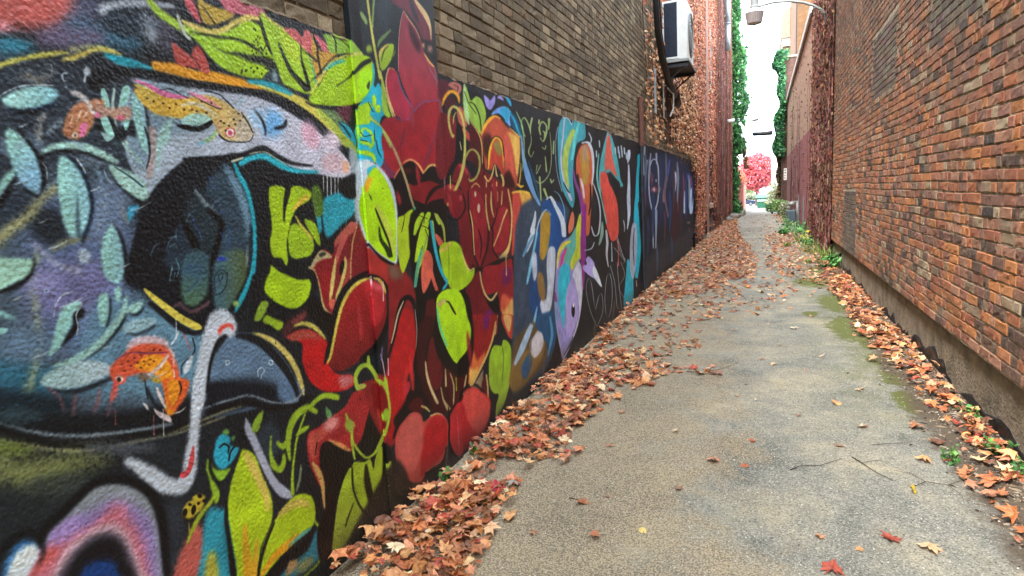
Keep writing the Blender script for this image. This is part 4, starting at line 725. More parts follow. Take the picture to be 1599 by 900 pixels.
A|1c2612|2|0|0|1937 2194 1934 2191 1931 2190 1929 2191 1931 2195 1934 2198 1937 2200 1938 2198|
A|1c2612|2|0|0|1878 2226 1875 2223 1872 2222 1871 2223 1872 2227 1875 2230 1878 2231 1879 2230|
A|1c2612|2|0|0|1885 2274 1882 2271 1879 2269 1878 2271 1879 2275 1882 2278 1885 2279 1886 2278|
A|1c2612|2|0|0|1909 2211 1906 2208 1903 2207 1902 2208 1904 2212 1907 2215 1910 2217 1911 2215|
A|1c2612|2|0|0|1924 2206 1921 2202 1918 2201 1916 2203 1918 2206 1921 2210 1924 2211 1925 2209|
A|1c2612|2|0|0|1892 2271 1889 2267 1886 2266 1885 2268 1886 2271 1889 2275 1892 2276 1893 2274|
A|1c2612|2|0|0|1870 2180 1867 2177 1864 2176 1863 2178 1864 2181 1867 2184 1870 2185 1871 2184|
A|1c2612|2|0|0|1901 2249 1898 2246 1895 2244 1894 2246 1895 2250 1898 2253 1901 2254 1902 2253|
A|1c2612|2|0|0|1910 2245 1907 2242 1904 2240 1902 2242 1904 2245 1907 2249 1910 2250 1911 2248|
A|1c2612|2|0|0|1897 2228 1894 2225 1891 2224 1890 2225 1891 2229 1894 2232 1897 2233 1898 2232|
A|1c2612|2|0|0|1897 2218 1894 2215 1891 2213 1890 2215 1891 2219 1895 2222 1898 2223 1899 2222|
A|1c2612|2|0|0|1877 2211 1874 2208 1871 2207 1870 2208 1872 2212 1875 2215 1878 2216 1879 2215|
A|1c2612|2|0|0|1863 2207 1860 2203 1858 2202 1856 2204 1858 2207 1861 2210 1864 2212 1865 2210|
A|1c2612|2|0|0|1953 2299 1950 2296 1947 2294 1946 2296 1947 2300 1950 2303 1954 2304 1955 2303|
A|1c2612|2|0|0|1890 2235 1887 2232 1884 2231 1883 2232 1884 2236 1887 2239 1890 2240 1891 2239|
A|1c2612|2|0|0|1899 2202 1896 2199 1893 2198 1892 2200 1893 2203 1896 2206 1899 2208 1901 2206|
A|1c2612|2|0|0|1871 2212 1868 2209 1865 2208 1864 2209 1865 2213 1868 2216 1871 2217 1872 2216|
A|1c2612|2|0|0|1914 2208 1910 2204 1907 2203 1906 2205 1908 2208 1911 2212 1914 2213 1915 2211|
A|1c2612|2|0|0|1936 2223 1933 2219 1930 2218 1929 2220 1931 2223 1934 2227 1937 2228 1938 2226|
A|1c2612|2|0|0|1869 2209 1866 2206 1863 2204 1862 2206 1863 2210 1866 2213 1869 2214 1870 2212|
A|1c2612|2|0|0|1950 2285 1947 2281 1944 2280 1943 2281 1944 2285 1948 2289 1951 2290 1952 2288|
A|1c2612|2|0|0|1934 2194 1931 2190 1928 2189 1927 2191 1928 2194 1931 2198 1934 2199 1935 2197|
A|1c2612|2|0|0|1916 2202 1913 2199 1910 2198 1909 2199 1910 2203 1913 2206 1916 2207 1917 2206|
A|1c2612|2|0|0|1884 2187 1881 2183 1878 2182 1877 2184 1878 2187 1881 2191 1884 2192 1885 2190|
A|1c2612|2|0|0|1850 2127 1847 2124 1843 2123 1842 2124 1843 2128 1846 2131 1850 2132 1851 2130|
A|1c2612|2|0|0|1804 2112 1801 2109 1798 2108 1796 2110 1798 2113 1801 2116 1804 2117 1805 2115|
A|1c2612|2|0|0|1882 2132 1878 2129 1875 2128 1873 2130 1875 2133 1878 2137 1881 2138 1883 2136|
A|1c2612|2|0|0|1804 2107 1801 2104 1798 2103 1796 2105 1797 2109 1800 2112 1804 2113 1805 2111|
A|1c2612|2|0|0|1954 2137 1951 2133 1947 2132 1946 2134 1947 2138 1950 2141 1954 2142 1956 2140|
A|1c2612|2|0|0|1949 2123 1945 2120 1942 2119 1940 2121 1941 2124 1945 2128 1948 2129 1950 2127|
A|1c2612|2|0|0|1936 2137 1932 2133 1929 2132 1927 2134 1928 2138 1932 2141 1935 2142 1937 2140|
A|1c2612|2|0|0|1902 2115 1899 2112 1895 2111 1894 2113 1895 2116 1898 2119 1902 2120 1903 2119|
A|1c2612|2|0|0|1821 2111 1818 2108 1815 2107 1813 2109 1814 2112 1817 2115 1821 2116 1822 2115|
A|1c2612|2|0|0|1800 2101 1797 2098 1794 2097 1792 2099 1793 2102 1797 2105 1800 2106 1801 2105|
A|1c2612|2|0|0|1827 2116 1824 2113 1821 2112 1819 2113 1820 2117 1824 2120 1827 2121 1828 2119|
A|1c2612|2|0|0|1946 2137 1943 2134 1939 2133 1937 2135 1939 2138 1942 2142 1946 2143 1947 2141|
A|1c2612|2|0|0|1927 2139 1923 2136 1920 2135 1918 2137 1919 2140 1923 2144 1926 2145 1928 2143|
A|1c2612|2|0|0|1862 2115 1859 2112 1855 2111 1854 2113 1855 2116 1858 2120 1861 2121 1863 2119|
A|2a3a40|6|0.2|0|1899 2098 1969 2148 2009 2094 1948 2094|
A|7a8f98|6|0.3|0|1953 2127 1971 2136 1979 2101 1958 2101|
A|9abe2a|4|0.12|0|1927 2344 1974 2327 2032 2310 2092 2290 2153 2255 2192 2217 2213 2156 2217 2114 2176 2079 2107 2076 2035 2088 2005 2099 1986 2151 1956 2205 1934 2253 1921 2303|
A|bdb655|4|0.1|0|1929 2343 1929 2340 1977 2317 2052 2298 2121 2267 2179 2232 2200 2192 2204 2192 2206 2195 2190 2238 2133 2277 2063 2309 1987 2328 1934 2345|
A|3f9a98|3|0|0|2182 2223 2180 2222 2195 2166 2204 2121 2208 2120 2212 2124 2203 2168 2184 2223|
A|12170f|3|0|0|1922 2322 1919 2319 1921 2272 1939 2223 1960 2196 1964 2196 1967 2199 1954 2230 1938 2279 1925 2321|
A|12170f|4|0.2|0|2004 2249 2002 2246 2021 2197 2052 2145 2100 2106 2133 2083 2159 2089 2164 2106 2127 2124 2072 2157 2037 2204 2009 2249|
A|12170f|4|0|0|2134 2271 2132 2270 2126 2205 2138 2149 2155 2094 2165 2092 2173 2099 2157 2155 2137 2208 2136 2271|
A|a9c22e|6|0.2|0|2016 2295 2063 2280 2115 2254 2115 2191 2069 2196 2039 2239|
A|bb5c5c|4|0.15|0|2050 2314 2115 2322 2145 2301 2170 2334 2199 2334 2211 2298 2200 2242 2167 2251 2117 2273 2066 2296|
A|c2626c|5|0.15|0|2223 2330 2263 2322 2303 2304 2321 2267 2276 2266 2244 2299|
A|bd9138|5|0.15|0|2213 2331 2223 2295 2255 2268 2320 2274 2377 2285 2361 2254 2299 2203 2247 2141 2219 2127 2206 2181 2195 2237 2206 2291|
A|141210|3|0|0|2245 2301 2240 2298 2230 2244 2239 2192 2249 2148 2254 2147 2258 2150 2250 2195 2243 2247 2248 2300|
A|141210|3|0|0|2138 2285 2136 2283 2136 2251 2195 2228 2224 2215 2229 2216 2230 2220 2203 2235 2140 2253 2140 2284|
A|86ae3e|5|0.15|0|2303 2343 2363 2347 2443 2346 2548 2317 2557 2290 2459 2293 2376 2278 2325 2308|
P|86ae3e|5|0.15|0|2289 2338 2349 2342 2428 2341 2532 2313 2541 2286 2444 2289 2361 2273 2310 2304|
A|141a10|3|0|0|2346 2347 2345 2346 2366 2316 2362 2282 2365 2281 2369 2283 2375 2319 2348 2347|
A|86ae3e|5|0.15|0|2287 2344 2330 2346 2381 2388 2459 2374 2564 2320 2545 2299 2422 2283 2320 2274 2304 2311|
P|86ae3e|5|0.15|0|2273 2339 2316 2342 2366 2383 2444 2369 2548 2316 2529 2294 2407 2279 2305 2270 2289 2306|
A|93c030|5|0.3|0|2358 2401 2348 2392 2353 2364 2388 2344 2403 2347 2408 2357 2381 2378 2371 2401|
A|141a10|3|0|0|2342 2356 2341 2355 2362 2329 2361 2282 2365 2281 2369 2283 2371 2332 2344 2357|
A|141a10|3|0|0|2329 2347 2329 2345 2417 2339 2472 2316 2476 2317 2477 2319 2421 2343 2332 2348|
A|1a1e20|9|0|0|2212 2044 2352 2039 2502 2085 2629 2161 2627 2055 2566 2004 2367 1985 2258 2002|
P|1a1e20|9|0|0|2198 2041 2337 2037 2486 2082 2613 2157 2611 2052 2550 2001 2352 1983 2244 2000|
A|5e2c3c|12|0.4|0|2329 2037 2390 2065 2443 2060 2429 2005 2390 1980 2335 2003|
A|6e8a58|15|0.4|0|2199 2029 2306 2027 2379 1986 2428 1919 2357 1914 2274 1963|
A|9abf1e|4|0.1|0|2154 2063 2210 2103 2260 2157 2310 2208 2383 2253 2470 2285 2562 2309 2627 2308 2652 2270 2638 2207 2601 2150 2548 2102 2450 2066 2342 2047 2243 2041 2170 2039|
P|9abf1e|4|0.1|0|2141 2060 2196 2100 2246 2153 2296 2204 2369 2249 2454 2280 2546 2305 2610 2304 2635 2265 2622 2204 2585 2146 2532 2099 2434 2063 2327 2044 2229 2038 2157 2036|
P|a2e012|13|0|0|2504 2207 2587 2250 2616 2225 2597 2163 2534 2110 2490 2112|
A|c0bd58|4|0.1|0|2164 2075 2169 2076 2244 2145 2312 2211 2401 2262 2485 2290 2561 2311 2568 2318 2560 2321 2482 2303 2393 2271 2299 2217 2231 2148 2163 2079|
P|c0bd58|4|0.1|0|2151 2073 2156 2073 2230 2141 2298 2207 2386 2257 2469 2285 2545 2307 2552 2313 2544 2316 2466 2299 2378 2267 2285 2213 2217 2145 2149 2076|
A|3aa39a|5|0.3|0|2272 2190 2278 2190 2351 2225 2420 2249 2426 2257 2417 2259 2342 2238 2273 2195|
P|26a2ac|4|0|0|2631 2282 2624 2278 2619 2218 2583 2148 2509 2091 2510 2086 2520 2087 2599 2146 2638 2221 2637 2281|
A|151c1a|4|0|0|2635 2302 2615 2303 2544 2271 2470 2211 2415 2172 2347 2136 2347 2133 2351 2133 2420 2169 2483 2205 2567 2258 2630 2289|
P|151c1a|4|0|0|2619 2297 2598 2298 2528 2266 2455 2207 2400 2169 2333 2133 2332 2130 2336 2130 2405 2165 2467 2201 2551 2254 2613 2284|
A|101416|4|0|0|2161 2121 2164 2122 2233 2163 2305 2226 2376 2268 2484 2297 2487 2300 2484 2301 2373 2273 2299 2228 2226 2167 2162 2123|
P|101416|4|0|0|2148 2118 2150 2118 2219 2160 2291 2222 2361 2264 2469 2293 2471 2296 2468 2297 2359 2269 2285 2225 2212 2163 2148 2120|
P|26323a|4|0|0|2561 2165 2594 2196 2579 2153|
A|12181a|4|0|0|2128 2041 2129 2038 2197 2023 2328 2031 2334 2036 2330 2040 2201 2033 2134 2044|
A|2596ac|4|0|0|2341 1979 2383 1976 2427 1955 2455 1921 2451 1869 2406 1888 2369 1922 2350 1948|
A|0e1418|3|0|0|2336 1980 2335 1977 2371 1955 2412 1916 2418 1916 2420 1920 2378 1960 2340 1980|
A|a5b544|5|0.2|0|2199 2015 2195 2002 2258 1959 2325 1909 2366 1871 2396 1871 2408 1889 2368 1931 2293 1981 2219 2018|
A|9cae40|5|0.2|0|2348 1919 2343 1902 2397 1868 2437 1834 2461 1811 2477 1810 2486 1819 2473 1848 2437 1888 2375 1922|
P|9cae40|5|0.2|0|2334 1917 2328 1900 2382 1866 2422 1833 2445 1810 2462 1809 2470 1818 2457 1846 2421 1886 2360 1920|
A|9aa8ae|13|0.2|0|2395 1859 2447 1847 2484 1759 2443 1580 2399 1522 2401 1670|
P|9aa8ae|12|0.2|0|2380 1857 2432 1845 2469 1758 2428 1580 2384 1523 2386 1670|
A|0f1214|8|0|0|2304 1714 2413 1752 2450 1729 2439 1655 2363 1636 2298 1671|
P|7c9654|5|0.1|0|2685 2597 2678 2593 2655 2509 2648 2445 2651 2444 2655 2446 2672 2513 2691 2596|
P|b5b354|4|0.08|0|2627 2583 2619 2577 2627 2478 2639 2379 2657 2295 2672 2218 2681 2216 2689 2222 2676 2300 2661 2385 2645 2484 2636 2582|
P|7d9856|4|0.2|0|2557 2500 2577 2502 2605 2483 2613 2464 2601 2453 2579 2466 2561 2482|
P|5f7a4a|5|0.3|0|2680 2362 2685 2365 2714 2395 2759 2429 2817 2472 2817 2477 2807 2476 2738 2436 2691 2398 2677 2364|
P|8ea43a|7|0.3|0|2633 2352 2628 2338 2611 2327 2592 2327 2581 2336 2586 2350 2603 2361 2622 2362|
P|8fac32|4|0.1|0|2687 2326 2700 2352 2733 2377 2782 2401 2827 2409 2825 2376 2794 2325 2741 2278 2708 2260 2689 2278|
P|c2a65a|5|0|0|2690 2313 2694 2315 2705 2343 2738 2371 2785 2398 2786 2402 2779 2402 2727 2376 2689 2343 2688 2314|
P|10140f|3|0|0|2783 2394 2779 2393 2735 2364 2711 2322 2705 2305 2706 2304 2708 2305 2717 2323 2743 2363 2783 2392|
P|8fac32|4|0|0|2843 2384 2841 2384 2819 2355 2812 2349 2812 2348 2815 2348 2825 2355 2844 2384|
P|b3b24c|3|0|0|2686 2255 2679 2249 2703 2176 2734 2103 2764 2043 2773 2042 2779 2047 2754 2108 2720 2181 2696 2254|
P|8aa83a|4|0.2|0|2696 2215 2720 2141 2736 2050 2695 2061 2673 2105|
P|6a3440|11|0.3|0|2822 2646 3030 2701 3093 2685 3174 2647 3237 2585 3238 2490 3175 2469 3134 2495 3090 2544 3029 2588 2968 2605 2906 2609 2848 2618|
P|2c2c38|11|0.3|0|3018 2674 3051 2683 3085 2626 3112 2582 3078 2583 3034 2621|
P|c8aa7c|6|0.1|0|3070 2698 3067 2694 3096 2663 3150 2631 3192 2603 3220 2571 3228 2518 3233 2518 3238 2521 3244 2578 3234 2620 3199 2656 3132 2683 3078 2700|
P|23242a|10|0|0|3105 2484 3173 2502 3241 2502 3262 2479 3258 2412 3197 2401 3154 2439|
B|23242a|10|0|0|3125 2489 3193 2508 3261 2508 3283 2484 3278 2417 3217 2406 3174 2445|
P|b08a68|12|0|0|3156 2469 3148 2458 3131 2451 3115 2451 3110 2460 3118 2471 3135 2478 3151 2478|
P|a87a70|16|0.3|0|3241 2467 3230 2454 3208 2444 3188 2445 3181 2456 3191 2469 3213 2479 3234 2478|
P|8c3c4a|4|0.25|0|2951 2601 2988 2578 3056 2545 3109 2498 3128 2451 3174 2400 3260 2363 3278 2285 3292 2179 3315 2072 3000 2043 2984 2100 2935 2161 2882 2227 2860 2288 2873 2401 2909 2519|3002 2508 3015 2146 9a2c3a
B|8c3c4a|5|0.25|0|2970 2607 3006 2584 3075 2551 3128 2504 3148 2456 3194 2405 3281 2367 3298 2289 3312 2183 3336 2075 3019 2046 3002 2103 2954 2164 2900 2231 2878 2292 2891 2406 2927 2525|3020 2514 3034 2149 9a2c3a
P|3a1c28|19|0.4|0|3001 2557 3097 2479 3098 2420 3040 2434 2999 2491|
P|b08a80|2|0|0|2948 2600 2946 2598 2911 2536 2878 2434 2856 2287 2858 2286 2860 2288 2884 2435 2917 2537 2950 2599|
P|c49a72|3|0|0|2953 2601 2952 2599 3006 2564 3064 2533 3100 2495 3104 2496 3107 2498 3072 2537 3015 2569 2957 2601|
P|cf985a|4|0|0|3140 2425 3138 2422 3180 2385 3236 2366 3247 2369 3250 2374 3201 2395 3146 2426|
P|8a6a80|2|0|0|3163 2390 3162 2389 3215 2328 3267 2292 3270 2292 3272 2294 3222 2331 3165 2390|
B|8a6a80|2|0|0|3183 2395 3181 2394 3235 2332 3287 2296 3291 2296 3293 2298 3242 2335 3185 2395|
P|982a3c|4|0.1|0|2732 2174 2737 2236 2773 2285 2829 2282 2856 2239 2883 2187 2948 2138 2995 2101 2928 2053 2883 2020 2825 2047 2788 2055 2758 2099 2741 2136|2782 2267 2906 2067 a02c44
P|cbb07c|3|0|0|2789 2049 2793 2053 2759 2116 2738 2175 2741 2229 2773 2281 2820 2281 2823 2283 2822 2284 2766 2283 2731 2228 2726 2173 2746 2112 2782 2049|
P|5a5a8a|3|0|0|2842 2274 2839 2272 2873 2193 2943 2128 2992 2101 2998 2102 2999 2105 2950 2131 2881 2195 2845 2274|
P|93202a|4|0.1|0|2634 1917 2648 1979 2689 2026 2794 2044 2883 2020 2992 2101 3103 2156 3277 2184 3295 2070 3304 1923 3205 1708 2587 1707|
B|93202a|4|0.1|0|2651 1919 2664 1982 2706 2028 2811 2046 2901 2022 3011 2104 3123 2160 3297 2188 3316 2073 3325 1925 3225 1709 2604 1707|
P|5e5a94|3|0|0|2784 2043 2785 2041 2843 2033 2892 2015 2937 2056 2999 2100 3096 2153 3278 2186 3281 2189 3277 2190 3092 2157 2992 2103 2929 2058 2889 2020 2849 2037 2788 2044|
B|5e5a94|3|0|0|2802 2046 2802 2044 2861 2035 2910 2018 2956 2059 3018 2103 3115 2157 3298 2190 3302 2192 3298 2194 3112 2161 3011 2106 2948 2061 2907 2023 2867 2040 2805 2047|
P|4a2a58|3|0|0|2873 2008 2869 2006 2866 1957 2848 1915 2851 1913 2856 1914 2875 1957 2877 2007|
P|5a3a5a|3|0|0|3264 2050 3260 2049 3212 1982 3158 1934 3160 1932 3165 1933 3219 1981 3266 2049|
B|5a3a5a|3|0|0|3284 2053 3281 2052 3232 1985 3178 1936 3180 1934 3184 1935 3239 1984 3286 2052|
P|93202a|4|0.1|0|2645 1993 3337 2053 3317 1762 3260 1761 3197 1805 3132 1813 3064 1789 3030 1769 2975 1818 2912 1837 2845 1817 2798 1783 2745 1738 2692 1780 2644 1842|
B|93202a|4|0.1|0|2662 1995 3358 2056 3338 1763 3280 1762 3217 1806 3151 1814 3083 1790 3049 1770 2994 1819 2930 1838 2863 1818 2816 1784 2762 1739 2709 1781 2661 1843|
P|6d2c46|4|0|0|2630 1833 2659 1837 2706 1788 2757 1757 2730 1731 2686 1738 2652 1765 2629 1800|
P|4a2a48|3|0|0|2871 1999 2867 1998 2843 1938 2803 1885 2805 1883 2809 1884 2854 1938 2874 1998|
P|4a3a5a|3|0|0|3219 2012 3215 2011 3140 1911 3040 1813 3042 1811 3047 1811 3151 1910 3222 2011|
P|130f10|5|0|0|2678 1727 2738 1737 2790 1772 2836 1804 2911 1829 2974 1806 3029 1764 3088 1794 3164 1806 3268 1757 3281 1661 3260 1452 3088 1511 2905 1535 2804 1536 2737 1499 2725 1558 2711 1645|
B|130f10|5|0|0|2695 1728 2755 1738 2807 1773 2854 1806 2929 1830 2992 1807 3048 1765 3108 1795 3184 1807 3289 1758 3302 1662 3280 1451 3108 1510 2923 1535 2822 1536 2754 1498 2742 1558 2728 1645|
P|7e1a20|5|0.1|0|2872 1710 2928 1699 2990 1710 3054 1722 3119 1725 3200 1707 3277 1695 3262 1628 3188 1621 3103 1611 3043 1592 2976 1610 2911 1627 2881 1673|
B|7e1a20|6|0.1|0|2890 1711 2947 1699 3009 1711 3073 1723 3139 1726 3220 1708 3297 1695 3282 1628 3208 1621 3122 1611 3063 1592 2994 1610 2929 1627 2899 1673|
P|4a1518|11|0|0|2925 1778 2911 1767 2879 1762 2850 1766 2839 1776 2853 1787 2884 1792 2914 1789|
P|0e0c0c|5|0|0|3025 1587 3033 1587 3107 1641 3189 1678 3289 1693 3296 1700 3284 1705 3171 1695 3076 1653 3022 1590|
B|0e0c0c|5|0|0|3044 1587 3052 1587 3126 1642 3209 1679 3309 1694 3317 1701 3305 1705 3191 1696 3096 1653 3041 1590|
P|c08a52|3|0|0|2736 1733 2741 1734 2777 1766 2805 1785 2804 1788 2798 1788 2767 1769 2734 1736|
P|cf9a5c|3|0|0|2835 1816 2839 1815 2910 1832 2976 1813 3029 1766 3041 1766 3046 1772 2990 1820 2913 1841 2836 1819|
P|c2b262|3|0|0|3050 1775 3060 1775 3119 1805 3190 1805 3263 1755 3271 1755 3273 1759 3206 1815 3111 1816 3049 1780|
B|c2b262|3|0|0|3069 1776 3079 1776 3139 1806 3210 1807 3283 1756 3291 1756 3294 1760 3226 1816 3130 1817 3068 1781|
P|998a60|3|0|0|2582 2017 2581 2013 2636 1984 2683 1933 2719 1889 2730 1888 2736 1894 2699 1939 2648 1989 2589 2018|
P|998a62|3|0|0|2643 1988 2640 1983 2692 1938 2748 1879 2797 1802 2846 1708 2877 1626 2916 1557 2924 1555 2930 1558 2901 1629 2869 1712 2820 1807 2769 1885 2713 1946 2653 1989|
P|2fa080|3|0|0|2918 1584 2910 1580 2916 1530 2927 1526 2937 1531 2928 1581|
P|8a5a60|5|0.2|0|3263 2035 3252 2029 3271 1933 3270 1761 3266 1619 3275 1616 3284 1619 3292 1762 3299 1936 3276 2033|
B|8a5a60|5|0.2|0|3283 2038 3272 2032 3291 1935 3291 1762 3287 1620 3295 1616 3305 1620 3312 1763 3320 1938 3297 2036|
P|7a4a55|5|0.2|0|3250 2364 3241 2359 3273 2212 3277 2050 3284 1922 3298 1918 3312 1924 3309 2054 3301 2217 3260 2363|
B|7a4a55|5|0.2|0|3270 2369 3262 2363 3294 2216 3298 2052 3305 1924 3319 1920 3333 1926 3330 2056 3322 2221 3281 2368|
A|23a4bc|4|0|0|2626 2183 2651 2175 2682 2199 2702 2171 2701 2109 2726 2065 2678 2029 2660 1981 2644 1887 2465 1877 2491 2055 2570 2116|
P|23a4bc|4|0|0|2609 2179 2635 2172 2665 2195 2685 2167 2684 2106 2709 2062 2662 2027 2644 1979 2627 1885 2450 1876 2475 2052 2554 2112|
A|9cc820|3|0|0|2486 2047 2526 2077 2580 2095 2604 2083 2584 2035 2609 2023 2563 1981 2617 1940 2611 1901 2467 1892|
P|9cc820|3|0|0|2471 2044 2510 2074 2564 2092 2588 2080 2568 2033 2593 2020 2547 1978 2601 1937 2595 1899 2452 1890|
P|9cc820|3|0|0|2601 2126 2629 2130 2630 2092 2600 2073|
P|a5cc22|3|0|0|2615 2083 2664 2088 2659 2057 2624 2053|
P|8fb03a|3|0|0|2685 2137 2701 2108 2751 2051 2719 2036 2681 2067|
P|23b090|3|0|0|2559 1942 2545 1923 2518 1914 2494 1919 2486 1936 2499 1955 2526 1965 2550 1959|
P|a0cc24|3|0|0|2583 1962 2577 1958 2578 1930 2532 1905 2532 1901 2540 1900 2594 1927 2590 1960|
P|12181a|2|0|0|2467 1964 2469 1963 2533 1975 2568 1957 2572 1957 2572 1959 2535 1979 2469 1965|
P|12181a|2|0|0|2563 2092 2561 2091 2588 2056 2609 2051 2612 2051 2612 2053 2595 2059 2566 2092|
P|a8b850|3|0|0|2547 2017 2548 2012 2609 1998 2671 1955 2723 1905 2732 1905 2736 1909 2688 1962 2625 2009 2557 2020|
A|23a4c0|4|0|0|2468 1972 2669 1989 2664 1913 2676 1837 2634 1787 2589 1813 2473 1815 2453 1867|
P|23a4c0|4|0|0|2453 1969 2653 1987 2648 1911 2659 1835 2617 1785 2573 1811 2458 1814 2438 1865|
P|9ecb22|3|0|0|2484 1922 2496 1927 2503 1957 2530 1958 2563 1937 2563 1900 2540 1880 2543 1874 2553 1875 2584 1899 2584 1943 2542 1969 2489 1963 2475 1927|
P|9ecb22|3|0|0|2472 1901 2478 1893 2520 1888 2563 1885 2571 1888 2569 1893 2532 1905 2486 1907|
A|9ecb22|3|0|0|2479 1972 2465 1965 2460 1906 2458 1860 2471 1855 2485 1862 2487 1908 2492 1968|
P|9ecb22|3|0|0|2464 1970 2450 1963 2445 1904 2442 1859 2455 1853 2469 1861 2471 1906 2477 1965|
A|9ecb22|3|0|0|2459 1855 2466 1848 2518 1843 2568 1835 2587 1814 2597 1813 2603 1818 2595 1851 2531 1865 2470 1861|
P|9ecb22|3|0|0|2444 1853 2450 1846 2502 1841 2552 1834 2571 1813 2581 1812 2587 1817 2578 1850 2515 1864 2455 1860|
P|12181a|2|0|0|2481 1947 2480 1945 2507 1927 2568 1938 2570 1940 2567 1941 2509 1930 2485 1947|
P|12181a|2|0|0|2475 1910 2477 1908 2527 1905 2530 1906 2529 1908 2478 1911|
P|12181a|2|0|0|2594 1963 2591 1961 2590 1914 2593 1913 2597 1914 2597 1962|
A|12181a|2|0|0|2432 1951 2430 1949 2456 1906 2455 1873 2457 1872 2460 1874 2462 1907 2435 1950|
P|0e2028|3|0|0|2605 1916 2603 1914 2606 1866 2634 1837 2638 1837 2640 1839 2616 1869 2609 1915|
A|bccbd2|7|0.05|0|2437 1782 2493 1819 2565 1816 2669 1769 2739 1690 2760 1585 2755 1469 2730 1337 2700 1300 2606 1341 2504 1392 2443 1474 2418 1581|
P|bccbd2|7|0.05|0|2422 1781 2477 1818 2549 1815 2652 1768 2722 1689 2742 1585 2738 1469 2713 1339 2683 1302 2590 1342 2488 1394 2427 1475 2403 1581|
P|30a8c4|6|0|0|2509 1776 2570 1796 2587 1788 2541 1756 2515 1739|
A|a8d616|4|0.04|0|2476 1669 2504 1721 2582 1786 2649 1753 2703 1690 2733 1608 2738 1519 2714 1356 2696 1311 2608 1350 2531 1396 2472 1463 2436 1571 2446 1637|
P|a8d616|4|0.04|0|2461 1669 2489 1720 2566 1785 2633 1752 2686 1689 2716 1608 2721 1520 2697 1357 2679 1313 2591 1352 2515 1397 2456 1464 2421 1571 2431 1637|
P|e8a024|6|0.1|0|2478 1696 2502 1729 2536 1739 2538 1723 2513 1689 2487 1665|
P|b8c848|10|0.3|0|2549 1606 2589 1591 2675 1488 2685 1371 2646 1375 2597 1479|
P|101a0c|4|0|0|2548 1589 2545 1586 2564 1542 2596 1484 2631 1418 2655 1344 2662 1341 2667 1345 2648 1420 2613 1487 2580 1545 2554 1588|
P|1a2a10|5|0.4|0|2568 1498 2563 1495 2559 1437 2602 1381 2623 1344 2646 1338 2660 1348 2641 1388 2587 1440 2575 1495|
P|12180c|3|0|0|2508 1658 2506 1656 2519 1632 2524 1631 2527 1634 2511 1657|
A|0e1114|5|0|0|2465 1438 2464 1434 2530 1373 2604 1321 2683 1295 2693 1296 2690 1303 2619 1331 2544 1380 2472 1438|
P|0e1114|5|0|0|2450 1439 2448 1435 2514 1375 2588 1322 2666 1296 2676 1298 2674 1304 2603 1332 2528 1381 2456 1439|
P|a3bd24|4|0.08|0|2740 1526 2805 1546 2859 1567 2904 1562 2878 1426 2839 1343 2799 1289 2748 1244 2721 1311 2719 1421|
P|1c2410|2|0|0|2811 1543 2809 1542 2787 1500 2765 1461 2767 1460 2770 1460 2796 1499 2812 1542|
P|10120c|4|0|0|2904 1564 2900 1562 2884 1425 2830 1310 2834 1307 2840 1308 2898 1424 2908 1562|
P|11120f|7|0|0|2871 1549 3211 1544 3273 1430 3293 1286 3226 1105 3048 1059 2894 1086 2844 1197|
B|11120f|7|0|0|2889 1549 3231 1543 3294 1429 3313 1285 3247 1102 3067 1056 2912 1082 2862 1194|
P|a3c526|4|0|0|3002 1551 2976 1549 2911 1502 2883 1441 2892 1433 2907 1435 2962 1488 3012 1538|
P|a3c526|4|0|0|3071 1551 3039 1546 2974 1481 2914 1390 2875 1297 2887 1287 2906 1290 2977 1376 3046 1466 3088 1536|
P|a3c526|4|0|0|3036 1454 3012 1449 2960 1341 2908 1259 2915 1252 2929 1253 3003 1332 3052 1443|
P|a3c526|4|0|0|3147 1536 3133 1525 3165 1479 3188 1474 3201 1484 3172 1531|
P|a3c526|4|0|0|3092 1502 3075 1495 3081 1415 3096 1351 3109 1346 3121 1350 3117 1414 3111 1495|
P|12160c|2|0|0|2957 1537 2958 1535 3040 1514 3044 1515 3043 1517 2961 1538|
P|12160c|2|0|0|3021 1553 3017 1552 3000 1492 3003 1490 3007 1491 3024 1551|
P|12160c|2|0|0|3099 1532 3094 1531 3054 1498 3056 1496 3060 1496 3101 1530|
P|12160c|2|0|0|2966 1485 2967 1483 3033 1462 3037 1463 3036 1465 2970 1486|
P|12160c|2|0|0|3015 1457 3012 1455 3040 1401 3044 1400 3047 1401 3019 1456|
P|9aa84a|4|0|0|3130 1541 3126 1535 3169 1496 3212 1450 3225 1358 3233 1355 3241 1358 3242 1452 3203 1503 3144 1541|
P|28a0b4|4|0|0|3083 1501 3069 1495 3082 1406 3102 1304 3143 1206 3203 1133 3227 1127 3239 1136 3183 1209 3138 1305 3114 1406 3098 1496|
P|28a0b4|4|0|0|3246 1130 3230 1131 3174 1107 3134 1075 3139 1068 3153 1067 3199 1096 3249 1122|
P|4a9a80|4|0|0|2959 1350 2949 1349 2885 1262 2849 1163 2861 1154 2877 1157 2920 1254 2965 1345|
P|c65c4a|4|0|0|3008 1342 3058 1315 3074 1264 3048 1186 2985 1124 2944 1104 2929 1150 2936 1236 2968 1303|
P|c65c4a|4|0|0|3041 1271 3033 1268 3039 1185 3074 1107 3107 1066 3116 1064 3121 1067 3110 1107 3075 1185 3051 1267|
P|c65c4a|4|0|0|3119 1427 3172 1404 3227 1354 3215 1330 3164 1346 3132 1385|
P|7fa050|4|0|0|3029 1414 3020 1413 2943 1306 2880 1210 2885 1206 2893 1207 2959 1302 3033 1410|
B|2a2c30|32|0.2|0|3554 2382 3778 2382 5784 2453 6848 2485 6834 2376 4960 2243 3854 2303|
P|6e1a22|6|0.3|0|3256 2095 3329 2118 3419 2119 3488 2075 3477 1972 3418 1849 3313 1762 3221 1736 3184 1832|
